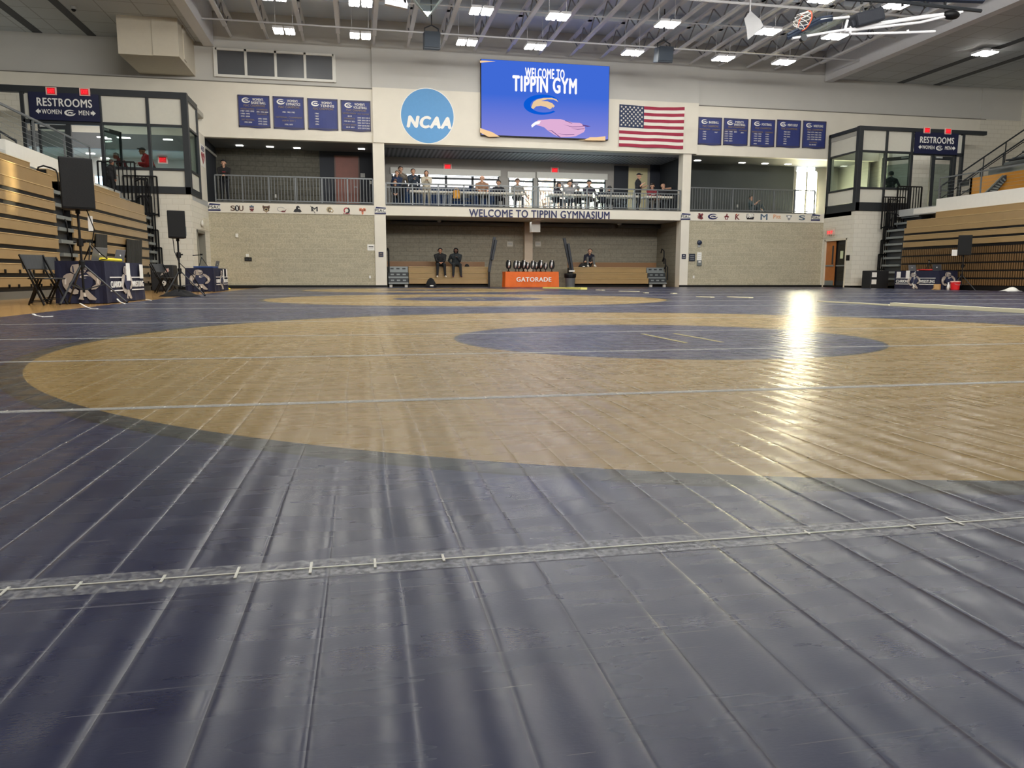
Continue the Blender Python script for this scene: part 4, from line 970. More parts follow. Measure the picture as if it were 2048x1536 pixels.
pic('logo_wing', [(820, 770), (850, 690), (900, 655), (1000, 630), (1120, 628), (1190, 650), (1215, 690), (1150, 655), (1060, 650), (960, 675), (1060, 680), (1130, 710), (1165, 750), (1140, 775), (1130, 760), (1110, 790), (1090, 795), (1040, 765), (960, 745), (890, 755), (850, 795)], E_t, .003)
pic('bird_body', [(885, 985), (920, 955), (1000, 950), (1100, 938), (1250, 940), (1330, 965), (1420, 990), (1530, 995), (1570, 1015), (1600, 1050), (1610, 1090), (1590, 1130), (1530, 1160), (1470, 1190), (1400, 1200), (1250, 1205), (1160, 1170), (1060, 1105), (1010, 1060), (950, 1040), (895, 1025)], E_p)
pic('bird_head', [(820, 1030), (850, 1000), (890, 975), (960, 965), (940, 1010), (890, 1020), (850, 1050), (830, 1065)], E_w, .003)
pic('bird_tail', [(1560, 1018), (1690, 1045), (1640, 1052), (1580, 1040)], E_d, .003)
for P in ([(1060, 1100), (1120, 1105), (1250, 1205), (1240, 1210), (1115, 1112)], [(1290, 1020), (1420, 1050), (1590, 1045), (1590, 1052), (1420, 1058)], [(1200, 1150), (1330, 1165), (1450, 1160), (1450, 1168), (1330, 1174)], [(1240, 1200), (1246, 1235), (1238, 1235)], [(1320, 960), (1420, 1000), (1418, 1006), (1316, 966)], [(1400, 1075), (1500, 1085), (1600, 1075), (1600, 1082), (1500, 1094)]): pic('bird_line', P, E_d, .004)
pic('sand_patch', [(72, 1068), (130, 1090), (250, 1130), (300, 1160), (360, 1196), (200, 1200), (130, 1165), (72, 1135)], E_s)
pic('sand_patch', [(1500, 1245), (1600, 1240), (1680, 1205), (1780, 1205), (1905, 1190), (1905, 1255), (1700, 1252)], E_s)
pic('sand_patch', [(70, 84), (150, 84), (300, 98), (150, 108), (72, 116)], E_s)

# ------------------------------------------------------------------ round wall emblem, flag
p = at(855, 232, 1, D - .13); rr = 1.09
t = thing('round_wall_emblem', 'round light blue NCAA emblem on the wall left of the screen', 'emblem', (p.x, D - .12, p.z))
o = Vector((p.x, D - .12, p.z))
b = MB(); b.plate([(1.03 * rr * cos(2 * pi * k / 64), 1.03 * rr * sin(2 * pi * k / 64)) for k in range(64)], o, XR, ZU, .006); b.build('white_rim', M_lett, t)
b = MB(); b.plate([(rr * cos(2 * pi * k / 64), rr * sin(2 * pi * k / 64)) for k in range(64)], o, XR, ZU, .012); b.build('blue_disc', mat('emblem_blue', (84, 150, 206), .5), t)
text('lettering', 'NCAA', -rr * .80, rr * .92, -rr * .46, rr * .0, o, XR, ZU, M_lett, t, bold=.085, t=.006, off=.013, shear=.2)
x0, x1, z0, z1 = quad4(((1240, 208), (1369, 214), (1367, 298), (1238, 292)), D - .2)
t = thing('national_flag', 'flag of stars and stripes hanging on the wall right of the screen', 'flag', ((x0 + x1) / 2, D - .16, z0))
def fl(u, v): return (x0 + (x1 - x0) * u, D - .17 + .02 * sin(9 * u + 2 * v) + .012 * sin(23 * u - 6 * v), z0 + (z1 - z0) * v - .05 * sin(pi * u) * v + .01 * sin(12 * u) * (1 - v))
M_fr, M_fw, M_fb = mat('flag_red', (158, 36, 66), .7), mat('flag_white', (232, 228, 218), .7), mat('flag_blue', (38, 52, 84), .7)
b = MB(); N = 26
V = [[b.bm.verts.new(fl(i / N, j / 13)) for j in range(14)] for i in range(N + 1)]
for i in range(N):
    for j in range(13): b._face([V[i][j], V[i + 1][j], V[i + 1][j + 1], V[i][j + 1]], 0 if j % 2 == 0 else 1)
b.build('stripes', [M_fr, M_fw], t, solid=.006)
b = MB(); b.grid(lambda u, v: Vector(fl(u * .37, 6 / 13 + v * 7 / 13)) - Vector((0, .012, 0)), 10, 8); b.build('canton', M_fb, t, solid=.006)
b = MB()
for r_ in range(9):
    for c_ in range(6 if r_ % 2 == 0 else 5):
        u = (.37 / 12) * (2 * c_ + (1 if r_ % 2 == 0 else 2)); v = 6 / 13 + (7 / 13) * (r_ + 1) / 10; q = Vector(fl(u, v)) - Vector((0, .024, 0))
        b.plate([((.055 if k % 2 == 0 else .024) * sin(pi * k / 5), (.055 if k % 2 == 0 else .024) * cos(pi * k / 5)) for k in range(10)], q, XR, ZU, .006)
b.build('stars', M_fw, t)

# ------------------------------------------------------------------ champion banners
def banner(px, title, rows, cols, label):
    x0, x1, z0, z1 = quad4(px, D - .03)
    t = thing('champion_banner', label, 'banner', ((x0 + x1) / 2, D - .02, z0), 0, 'blue champion banners on the far wall')
    W_, H = x1 - x0, z1 - z0; Y = D - .035
    b = MB(); b.grid(lambda u, v: (x0 + W_ * u, Y + .012 * sin(7 * u + 3 * v) * (1 - v), z0 + H * v + .012 * sin(8 * u) * (1 - v)), 10, 8); b.build('cloth', M_banner, t, solid=.008)
    o = Vector((x0, Y - .018, z0)); b = MB()
    for a, c, d, e in ((.0, 1, .955, .985), (.0, 1, .02, .05), (.0, .03, 0.02, .985), (.97, 1, .02, .985)): b.plate([(W_ * a, H * d), (W_ * c, H * d), (W_ * c, H * e), (W_ * a, H * e)], o, XR, ZU, .004)
    b.build('border', mat('banner_border', (66, 62, 84), .5), t)
    A, Bw = swoosh(W_ * .12, W_ * .40, H * .74, H * .93)
    b = MB(); b.plate(A, o, XR, ZU, .004); b.plate(Bw, o, XR, ZU, .004); b.build('emblem', M_lett, t)
    if len(title) == 2:
        text('lettering', title[0], W_ * .46, W_ * .80, H * .83, H * .91, o, XR, ZU, M_lett, t, bold=.03, t=.004); text('lettering', title[1], W_ * .42, W_ * .88, H * .73, H * .81, o, XR, ZU, M_lett, t, bold=.03, t=.004)
    else: text('lettering', title[0], W_ * .44, W_ * .86, H * .77, H * .86, o, XR, ZU, M_lett, t, bold=.03, t=.004)
    text('lettering', 'PSAC CHAMPIONS', W_ * .18, W_ * .85, H * .64, H * .71, o, XR, ZU, M_goldlett, t, bold=.01, t=.004)
    for s_, a, c, z in rows: text('lettering', s_, W_ * a, W_ * c, H * (z - .025), H * (z + .025), o, XR, ZU, M_goldlett, t, bold=.005, t=.004)
    for a, c, z, years in cols:
        text('lettering', years, W_ * a, W_ * c, H * (z - .022), H * (z + .022), o, XR, ZU, M_lett, t, bold=.02, t=.004)
B4 = 'blue %s champion banner, %s of the four left of the NCAA emblem'
banner(((475, 189), (539, 192), (541, 257), (478, 254)), ("WOMEN'S", 'BASKETBALL'), [('WESTERN DIVISION', .07, .5, .57), ('CONFERENCE', .58, .92, .56), ('PLAYOFFS', .6, .9, .42), ('EAST REGIONAL', .1, .5, .24)],
       [(.08, .5, .50, '1987 1992 1993'), (.08, .36, .42, '1988 1995'), (.08, .36, .34, '1991 2004'), (.58, .94, .49, '1991 1992 2004'), (.62, .9, .28, '1991 2004'), (.62, .9, .2, '1992 2005'), (.62, .9, .12, '1995 2006'), (.18, .42, .16, '1992 2004')], B4 % ("women's basketball", 'first'))
banner(((545, 192), (607, 195), (610, 260), (548, 257)), ("WOMEN'S", 'GYMNASTICS'), [('NATIONAL CHAMPIONS', .08, .92, .36), ('AIAW DIV I', .28, .7, .26)], [(.3, .7, .52, '1981 1982 1983'), (.36, .62, .14, '1976 1977')], B4 % ("women's gymnastics", 'second'))
banner(((614, 196), (675, 199), (677, 262), (617, 259)), ("WOMEN'S", 'TENNIS'), [], [(.24, .36, .52 - .085 * k, y) for k, y in enumerate(('1986', '1987', '1988', '1993', '1994'))], B4 % ("women's tennis", 'third'))
banner(((681, 199), (741, 203), (742, 264), (683, 261)), ("WOMEN'S", 'VOLLEYBALL'), [('WESTERN DIVISION', .06, .5, .57), ('PSAC PLAYOFF', .56, .94, .56), ('CONFERENCE', .1, .46, .4), ('ATLANTIC REGION', .06, .5, .2)],
       [(.22, .36, .48, '2019'), (.1, .46, .31, '1998 2019 2021'), (.16, .44, .12, '2019 2021')] + [(.55, .96, .44 - .085 * k, y) for k, y in enumerate(('2003 2013 2014', '2005 2016 2015', '2006 2017 2016', '2009 2018 2021', '2010 2019 2022'))], B4 % ("women's volleyball", 'fourth'))
B5 = 'blue %s champion banner, %s of the five right of the flag'
pcols = lambda a, c, ys, z=.50: [(a, c, z - .085 * k, y) for k, y in enumerate(ys)]
banner(((1397, 233), (1444, 236), (1442, 291), (1395, 289)), ('BASEBALL',), [('WESTERN DIVISION', .05, .5, .56), ('CONFERENCE', .58, .92, .55)], pcols(.2, .34, ('1967', '1976', '1984', '2002'), .47) + [(.7, .82, .46, '1967')], B5 % ('baseball', 'first'))
banner(((1448, 236), (1497, 238), (1494, 292), (1446, 290)), ("MEN'S", 'BASKETBALL'), [('WESTERN DIVISION', .05, .52, .57), ('CONFERENCE', .62, .94, .56)], pcols(.05, .36, ('1971 1980', '1973 1984', '1977 1985', '1979 1987', '1980 2001')) + [(.42, .54, .5, '2003'), (.7, .82, .48, '2001')], B5 % ("men's basketball", 'second'))
banner(((1502, 238), (1550, 240), (1548, 294), (1500, 293)), ('FOOTBALL',), [('WESTERN DIVISION', .05, .5, .53), ('CONFERENCE', .6, .92, .53)], pcols(.14, .44, ('1966 1983', '1967 1985', '1969 1996', '1977 2003'), .46) + [(.14, .26, .1, '1978')] + pcols(.62, .76, ('1966', '1977', '1980', '1983', '1996'), .46), B5 % ('football', 'third'))
banner(((1554, 239), (1601, 241), (1600, 296), (1552, 294)), ("MEN'S GOLF",), [], pcols(.3, .56, ('1962 2012', '1963 2015', '1965 2016'), .56) + pcols(.3, .42, ('1967', '1971', '1992'), .3), B5 % ("men's golf", 'fourth'))
banner(((1606, 241), (1652, 243), (1650, 298), (1604, 296)), ('WRESTLING',), [('NATIONAL', .3, .64, .22)], pcols(.2, .8, ('1960 1974 1982 1991', '1965 1977 1983 1992', '1966 1978 1984 1993', '1971 1979 1990 1994'), .58) + [(.3, .6, .13, '1973 1974 1977')], B5 % ('wrestling', 'fifth'))

# ------------------------------------------------------------------ lettering and emblems along the balcony edge
YB = D - .032
a0, a1 = at(938, 427, 1, YB), at(1219, 430, 1, YB)
text('wall_lettering', 'WELCOME TO TIPPIN GYMNASIUM', 0, a1.x - a0.x, -.16, .17, Vector((a0.x, YB, (a0.z + a1.z) / 2)), XR, ZU, M_navylett, None, bold=.03, t=.02, base=((a0.x + a1.x) / 2, YB, (a0.z + a1.z) / 2))
bpy.context.view_layer.update()
tag(bpy.data.objects['wall_lettering'], 'dark blue WELCOME TO TIPPIN GYMNASIUM lettering on the balcony edge', 'lettering')
for px, py, lab, yy in ((428.5, 414, 'small PSAC plaque at the left end of the left emblem band', YB), (760.5, 421, 'small PSAC plaque on the pillar between left wall and middle recess', D - .055), (1371, 433, 'small PSAC plaque on the pillar between middle recess and right wall', D - .055), (1631, 435, 'small PSAC plaque at the right end of the right emblem band', YB)):
    p = at(px, py, 1, yy); w_, h_ = .235, .15
    t = thing('conference_plaque', lab, 'plaque', (p.x, yy, p.z), 0, 'PSAC plaques')
    o = Vector((p.x, yy, p.z))
    b = MB(); b.plate([(-w_, -h_), (w_, -h_), (w_, h_), (-w_, h_)], o, XR, ZU, .008); b.build('board', M_white, t)
    b = MB(); b.plate([(-w_, -h_), (w_, -h_), (w_, -h_ * .55), (-w_, -h_ * .62)], o, XR, ZU, .011); b.plate([(-w_ * .9, h_ * .5), (w_, h_ * .5), (w_, h_ * .8), (-w_ * .7, h_)], o, XR, ZU, .011); b.build('bars', M_navylett, t)
    text('lettering', 'PSAC', -w_ * .95, w_ * .95, -h_ * .45, h_ * .4, o, XR, ZU, mat('ink_black', (20, 20, 26), .5), t, bold=.02, t=.003, off=.009)
INK = {'k': mat('ink_black'), 'm': mat('ink_maroon', (110, 40, 46), .5), 'b': mat('ink_brown', (92, 66, 52), .5), 'r': mat('ink_red', (168, 34, 52), .5), 't': mat('ink_tan', (176, 158, 122), .5), 'o': mat('ink_orange', (206, 112, 72), .5), 'w': M_lett, 'n': M_navylett, 'g': mat('ink_grey', (150, 150, 150), .5), 's': mat('ink_slate', (84, 104, 122), .5), 'p': mat('ink_peach', (214, 160, 120), .5)}
def emblem(px, py, wpx, hpx, layers, label):
    p = at(px, py, 1, YB); q = at(px + wpx / 2, py, 1, YB); w_ = q.x - p.x; h_ = at(px, py - hpx / 2, 1, YB).z - p.z
    t = thing('school_emblem', label, 'emblem', (p.x, YB, p.z), 0, 'school emblems along the balcony edge'); o = Vector((p.x, YB, p.z))
    for k, (kind, c_, d) in enumerate(layers):
        if kind == 'P':
            b = MB(); b.plate([(x * w_, z * h_) for x, z in d], o, XR, ZU, .006 + .003 * k); b.build('emblem_shape', INK[c_], t)
        elif kind == 'T':
            s_, x0, x1, z0, z1 = d; text('emblem_lettering', s_, x0 * w_, x1 * w_, z0 * h_, z1 * h_, o, XR, ZU, INK[c_], t, bold=.03, t=.008 + .003 * k)
el = lambda cx, cz, rx, rz, n=18: [(cx + rx * cos(2 * pi * k / n), cz + rz * sin(2 * pi * k / n)) for k in range(n)]
shield = [(-.8, .7), (-.3, .8), (0, 1), (.3, .8), (.8, .7), (.75, -.4), (.4, -.6), (.5, -1), (0, -.7), (-.5, -1), (-.4, -.6), (-.75, -.4)]
ramh = [(-.2, -.2), (-.45, .0), (-.8, -.1), (-1, .3), (-.8, .8), (-.3, .8), (0, .5), (.3, .8), (.8, .8), (1, .3), (.8, -.1), (.45, 0), (.2, -.2), (.3, -.5), (.15, -1), (-.15, -1), (-.3, -.5)]
bear = [(-.9, 1), (-.4, .75), (.4, .75), (.9, 1), (1, .5), (.75, -.1), (.85, -.4), (.3, -.7), (0, -1), (-.3, -.7), (-.85, -.4), (-.75, -.1), (-1, .5)]
arc_ = lambda r0, r1, a0, a1, n=18: [(r1 * cos(R(a0 + (a1 - a0) * k / n)), r1 * sin(R(a0 + (a1 - a0) * k / n))) for k in range(n + 1)] + [(r0 * cos(R(a1 + (a0 - a1) * k / n)), r0 * sin(R(a1 + (a0 - a1) * k / n))) for k in range(n + 1)]
emblem(474, 416.5, 26, 12, [('T', 'b', ('S', -1, -.3, -.9, .9)), ('T', 'b', ('U', .3, 1, -.9, .9)), ('P', 'k', el(0, 0, .34, 1)), ('P', 'w', [(-.1, .7), (.12, .5), (.1, -.5), (0, -.8), (-.08, -.3)])], 'brown lettered emblem with a white-faced bird, first in the left band')
emblem(503.5, 417, 11, 14, [('P', 'm', shield), ('P', 's', [(-.8, .7), (-.3, .8), (0, 1), (.3, .8), (.8, .7), (.8, .4), (-.8, .4)]), ('T', 'w', ('LHU', -.65, .65, -.1, .3))], 'maroon crest-shaped emblem, second in the left band')
emblem(532.5, 418, 15, 15, [('P', 'b', bear), ('P', 't', el(0, -.2, .55, .5)), ('P', 'k', el(0, -.15, .3, .25)), ('P', 'k', el(-.45, .3, .14, .12)), ('P', 'k', el(.45, .3, .14, .12))], 'brown bear-head emblem, third in the left band')
emblem(562, 418.5, 22, 13, [('P', 'g', arc_(.62, .72, 20, 330)), ('P', 'm', [(-.1, -.6), (.3, -.4), (.6, -.5), (1, .1), (.7, -.9), (.2, -.9)])], 'thin ring emblem with a red tail, fourth in the left band')
emblem(595, 418.5, 17, 14, [('P', 'k', [(-1, -.7), (-.7, -.1), (-.4, .1), (-.3, .7), (0, 1), (.4, .9), (.6, .4), (.6, 0), (1, -.6), (.6, -.9), (0, -.8), (-.5, -.9)]), ('P', 'w', [(.2, .45), (.5, .35), (.45, .0), (.2, .1)])], 'black helmeted-head emblem, fifth in the left band')
emblem(628, 419, 15, 15, [('T', 'k', ('M', -.7, 1, -.5, .75)), ('P', 'k', [(-1, 1), (-.85, 1), (.35, -1), (.2, -1)])], 'thin black letter M emblem with a slanting blade, sixth in the left band')
emblem(660, 420, 14.5, 13, [('P', 't', [(-1, .2), (-.6, .9), (.1, 1), (.6, .5), (1, -.3), (.7, -.9), (.2, -.7), (-.2, -.9), (-.8, -.5)]), ('P', 'k', arc_(.42, .62, 60, 330)), ('P', 'w', el(.45, -.2, .25, .3))], 'tan curled-horn emblem, seventh in the left band')
emblem(693, 421, 14.5, 15, [('P', 'k', arc_(.5, .95, 250, 420)), ('P', 'r', arc_(.5, .8, 60, 230)), ('T', 'r', ('RAVENS', -.9, .9, -1, -.68))], 'red and black swirl emblem with a red word below, eighth in the left band')
emblem(725, 422, 14, 14, [('P', 'o', ramh), ('P', 'm', arc_(.14, .3, 0, 340)), ('P', 'b', el(-.62, .32, .22, .25)), ('P', 'b', el(.62, .32, .22, .25))], 'orange horned-head emblem, ninth in the left band')
emblem(1400, 432.5, 13, 13, [('P', 'm', [(-1, .1), (-.4, .2), (-.6, .9), (0, 1), (.2, .5), (.6, 1), (1, .6), (.7, 0), (1, -.7), (.5, -1), (-.2, -.8), (-.9, -.5), (-.4, -.2)]), ('P', 'k', [(0, .4), (.3, .2), (.2, -.5), (-.2, -.4)])], 'dark red animal emblem, first in the right band')
A, Bw = swoosh(-1, 1, -1, 1)
emblem(1426, 433, 21, 13, [('P', 'n', A), ('P', 'n', Bw)], 'navy crescent-and-wing emblem, second in the right band')
emblem(1453, 433, 10, 12, [('P', 'm', [(-1, -.2), (-.6, .2), (-.2, .3), (0, 1), (.4, .8), (.3, .3), (.9, .1), (1, -.3), (.6, -.4), (.6, -1), (-.6, -1), (-.6, -.4)]), ('P', 'w', el(0, -.5, .35, .25))], 'maroon capped-figure emblem, third in the right band')
emblem(1474, 433.5, 12, 12, [('T', 'm', ('K', -.6, .9, -1, .8)), ('P', 'o', el(-.2, .75, .25, .25))], 'rust coloured letter K emblem, fourth in the right band')
emblem(1500.5, 433.5, 16, 12, [('P', 'k', [(-1, .0), (1, .0), (.8, -.9), (-.8, -.9)]), ('T', 'k', ('IUP', -.9, .9, -.5, 1)), ('T', 'w', ('IUP', -.8, .8, -.4, .9))], 'black and white IUP emblem, fifth in the right band')
emblem(1528, 434, 14, 12, [('T', 's', ('M', -1, 1, -1, 1)), ('P', 'w', [(-1, -.1), (1, -.1), (1, .1), (-1, .1)])], 'slate blue block letter M emblem, sixth in the right band')
emblem(1554, 434, 15, 11, [('T', 'p', ('Pitt', -1, 1, -.6, .9))], 'peach coloured script emblem, seventh in the right band')
emblem(1578, 435, 12, 12, [('P', 'g', [(-1, .8), (1, .8), (.9, .2), (.5, 0), (.4, -.7), (0, -1), (-.4, -.7), (-.5, 0), (-.9, .2)]), ('P', 'w', el(0, .2, .45, .35))], 'pale grey crest emblem, eighth in the right band')
emblem(1604, 435.5, 14, 11, [('T', 's', ('S', -.9, .9, -.9, .9))], 'faint blue-grey letter emblem, ninth in the right band')

# ------------------------------------------------------------------ small things on the walls
def plate_on(name, px, py, w_, h_, m_, label, cat, Y=D, t_=.03, parts=()):
    p = at(px, py, 1, Y); t = None
    if parts: t = thing(name, label, cat, (p.x, Y, p.z))
    b = MB(); b.box(p.x - w_ / 2, p.x + w_ / 2, Y - t_, Y - .001, p.z - h_ / 2, p.z + h_ / 2)
    if not parts: return tag(b.build(name, m_, base=(p.x, Y, p.z), bevel=.004), label, cat)
    b.build('plate', m_, t, bevel=.004)
    for nm, dx, dz, ww, hh, mm in parts:
        b = MB(); b.box(p.x + dx - ww / 2, p.x + dx + ww / 2, Y - t_ - .006, Y - t_ + .001, p.z + dz - hh / 2, p.z + dz + hh / 2); b.build(nm, mm, t)
    return t
plate_on('wall_sensor', 474, 471, .1, .15, M_white, 'small white sensor high on the left tan block wall', 'sensor', D, .06)
plate_on('thermostat', 495, 511, .12, .12, M_white, 'small white box above the black wall plate on the left block wall', 'thermostat', D, .05)
plate_on('outlet_plate', 496.5, 518.5, .28, .15, M_black, 'black double outlet plate on the left tan block wall', 'outlet', D, .03, (('socket', .06, 0, .09, .07, M_dark), ('socket', -.06, 0, .09, .07, M_dark)))
plate_on('paper_sign', 742, 495, .30, .25, M_paper, 'white printed paper on the left block wall beside the pillar', 'paper sign', D, .01, (('printed_line', 0, .03, .2, .03, M_black), ('printed_line', 0, -.05, .18, .012, M_lgrey)))
plate_on('room_sign', 762, 509, .20, .21, M_signnavy, 'small dark sign on the pillar left of the recess', 'sign', D - .05, .015, (('printed_line', 0, .03, .1, .02, M_goldlett), ('printed_line', 0, -.04, .12, .015, M_goldlett)))
plate_on('outlet_plate', 740, 554, .08, .12, M_white, 'white outlet plate low on the left tan block wall', 'outlet', D, .02)
plate_on('room_sign', 1367.5, 513, .20, .22, M_signnavy, 'small dark sign on the pillar right of the recess', 'sign', D - .05, .015, (('printed_line', 0, .04, .08, .05, M_lgrey), ('printed_line', 0, -.05, .13, .02, M_lgrey)))
plate_on('notice_board', 1384, 515, .30, .34, mat('slate_sign', (40, 46, 58), .5), 'dark notice panel beside the right pillar', 'sign', D, .02, (('printed_line', 0, .08, .2, .015, M_lgrey), ('printed_line', 0, .0, .2, .015, M_lgrey), ('printed_line', 0, -.08, .2, .015, M_lgrey)))
plate_on('paper_sign', 1398.5, 513, .22, .38, M_paper, 'tall white paper on the right tan block wall', 'paper sign', D, .01, (('printed_line', 0, .1, .14, .012, M_lgrey), ('printed_line', 0, .0, .14, .012, M_lgrey), ('printed_line', 0, -.1, .14, .012, M_lgrey)))
plate_on('control_panel', 1398, 526, .22, .25, M_grey, 'grey control box under the tall white paper', 'control panel', D, .06, (('label_card', 0, .05, .12, .06, M_paper),))
plate_on('outlet_plate', 1387, 554, .08, .13, M_white, 'white outlet plate low on the right tan block wall', 'outlet', D, .02)
p = at(1400, 485, 1, D - .1); t = thing('fire_horn', 'round dark horn on the right tan block wall', 'alarm horn', (p.x, D, p.z))
b = MB(); b.lathe([(.02, .1), (.1, .1), (.11, .02), (.06, .0)], (p.x, D, p.z), 16, rot=Matrix.Rotation(R(90), 3, 'X')); b.build('bell', mat('horn_blue', (34, 46, 70), .4), t, smooth=True)
b = MB(); b.box(p.x - .06, p.x + .06, D - .03, D, p.z - .2, p.z - .1); b.build('backbox', M_lgrey, t)
plate_on('outlet_plate', 551, 392, .08, .14, M_white, 'white outlet plate on the back wall of the left balcony', 'outlet', LB, .02)
plate_on('outlet_plate', 1475, 412, .08, .14, M_white, 'white outlet plate on the back wall of the right balcony', 'outlet', LB, .02)
plate_on('wall_box', 725.5, 351, .2, .18, M_lgrey, 'grey box beside the brown balcony door', 'wall box', LB, .05)
plate_on('light_switch', 741, 365, .09, .14, M_white, 'white switch plate at the right end of the left balcony wall', 'switch', LB, .02)
x0, x1, z0, z1 = rect(672, 314, 717, 408, LB)
dr = thing('door_8', 'reddish brown door on the left balcony', 'door', ((x0 + x1) / 2, LB, DECK)); dr['kind'] = 'structure'
b = MB(); b.box(x0 - .06, x0, LB - .04, LB - .002, DECK, z1 + .06); b.box(x1, x1 + .06, LB - .04, LB - .002, DECK, z1 + .06); b.box(x0 - .06, x1 + .06, LB - .04, LB - .002, z1, z1 + .06); b.build('door_frame', mat('door_frame_brown', (88, 62, 52), .5), dr)
b = MB(); b.box(x0, x1, LB - .05, LB - .002, DECK, z1); b.build('door_panel', M_brown, dr)
b = MB(); b.bar((x1 - .2, LB - .1, DECK + 1.0), (x1 - .05, LB - .1, DECK + 1.0), .03, .03); b.build('lever_handle', M_lgrey, dr)
# AED sign on the white strip beside the lobby
o_ = Vector((UL + .002, 32.28, 5.1))
t = thing('aed_sign', 'white AED sign with a red heart beside the left glass lobby', 'sign', o_)
YD = Vector((0, 1, 0))
b = MB(); b.plate([(-.4, -.42), (.4, -.42), (.4, .42), (-.4, .42)], o_, YD, ZU, .012); b.build('board', M_paper, t)
text('lettering', 'AED', -.32, .32, .17, .36, o_, YD, ZU, M_navylett, t, bold=.03, t=.004, off=.012)
hp = [(a_ * 1.5, z_) for a_, z_ in [(0, -.32), (-.16, -.12), (-.22, .0), (-.18, .1), (-.09, .12), (0, .04), (.09, .12), (.18, .1), (.22, 0), (.16, -.12)]]
b = MB(); b.plate(hp, o_, YD, ZU, .016); b.build('heart', M_red, t)
b = MB(); b.plate([(.03, .06), (-.06, -.1), (0, -.1), (-.03, -.24), (.06, -.06), (0, -.06)], o_, YD, ZU, .02); b.build('bolt', M_paper, t)
# wire guards with horns above the tower doors, number plates
for side, px, py, lab in ((-1, 402, 447, 'round white horn in a wire cage above the left tower door'), (1, 1662, 465, 'red exit lamp in a wire cage above the right tower door')):
    U = UL if side < 0 else UR; p = at(px, py, 0, U); t = thing('caged_alarm', lab, 'alarm', (U, p.y, p.z))
    if side < 0:
        p.x += .012; b = MB(); b.lathe([(.0, 0), (.1, 0), (.13, .06), (.05, .1), (.0, .1)], p, 16, rot=Matrix.Rotation(R(90), 3, 'Y')); b.build('horn', M_white, t, smooth=True)
        v0, v1 = p.y - .15, min(p.y + 1.2, D - .1)
    else:
        b = MB(); b.box(U - .07, U - .001, p.y - .28, p.y + .22, p.z - .12, p.z + .12); b.build('exit_box', mat('exit_pink'), t)
        text('lettering', 'EXIT', -.2, .2, -.07, .07, Vector((U - .072, p.y - .03, p.z)), -YD, ZU, M_rednite, t, bold=.02)
        v0, v1 = p.y - .5, min(p.y + .9, D - .1)
    b = MB(); xg = U - side * .12
    for z in (-.2, -.07, .07, .2): b.bar((xg, v0, p.z + z), (xg, v1, p.z + z), .012, .012)
    n_ = 6
    for k in range(n_ + 1): v = v0 + (v1 - v0) * k / n_; b.bar((xg, v, p.z - .2), (xg, v, p.z + .2), .012, .012); b.bar((xg, v, p.z - .2), (U, v, p.z - .2), .01, .01)
    b.build('wire_cage', mat('cage_cream', (206, 198, 178), .5), t)
p = at(1696, 515.5, 0, UR); b = MB(); b.box(UR - .02, UR - .001, p.y - .12, p.y + .12, p.z - .12, p.z + .12); tag(b.build('number_plate', M_black, base=(UR - .01, p.y, p.z)), 'small black plate on the white blocks beside the right double door', 'sign')
# recess: white projector box, two paper notices, ceiling domes
p = at(1070, 452, 1, D + 1.2); t = thing('ceiling_box', 'white box hanging under the balcony near its middle', 'box', (p.x, D + 1.2, p.z))
b = MB(); b.box(p.x - .2, p.x + .2, D + 1.0, D + 1.4, p.z - .28, 3.0); b.build('body', M_white, t)
b = MB(); b.box(p.x - .2, p.x + .2, D + .2, D + 1.0, 2.96, 3.0); b.build('cover_plate', M_paper, t)
for px, lab in ((1020, 'white paper notice on the recess wall left of the pink column'), (1076, 'white paper notice on the recess wall right of the pink column')):
    plate_on('paper_sign', px, 488, .28, .24, mat('dull_paper', (186, 182, 172), .7), lab, 'paper sign', RB, .01, (('printed_line', 0, 0, .2, .03, M_grey),))
for k, (px, py) in enumerate(((878, 443), (1239, 448))):
    p = at(px, py, 2, 2.96); b = MB(); b.sphere((p.x, p.y, 2.97), .12, 1, 1, .6); tag(b.build('dome_light', M_lgrey, base=(p.x, p.y, 2.97), smooth=True), 'round dome under the balcony ceiling, %s' % ('above the two seated people' if k == 0 else 'above the right recess bleachers'), 'ceiling dome')
# downlights in the side balconies
k = 0
for pxs, lab in (((479, 540, 594, 723), 'left'), ((1395, 1484, 1530, 1576), 'right')):
    for i, px in enumerate(pxs):
        py = {479: 291, 540: 293.5, 594: 296, 723: 298, 1395: 321, 1484: 325.5, 1530: 327, 1576: 328.5}[px]
        p = at(px, py, 2, 5.92); b = MB(); b.box(p.x - .14, p.x + .14, p.y - .08, p.y + .08, 5.905, 5.93)
        tag(b.build('balcony_downlight', M_lamp2, base=(p.x, p.y, 5.92)), 'small square downlight in the %s balcony ceiling, %s from the left' % (lab, ORD[i]), 'ceiling light', 'downlights of the side balconies')
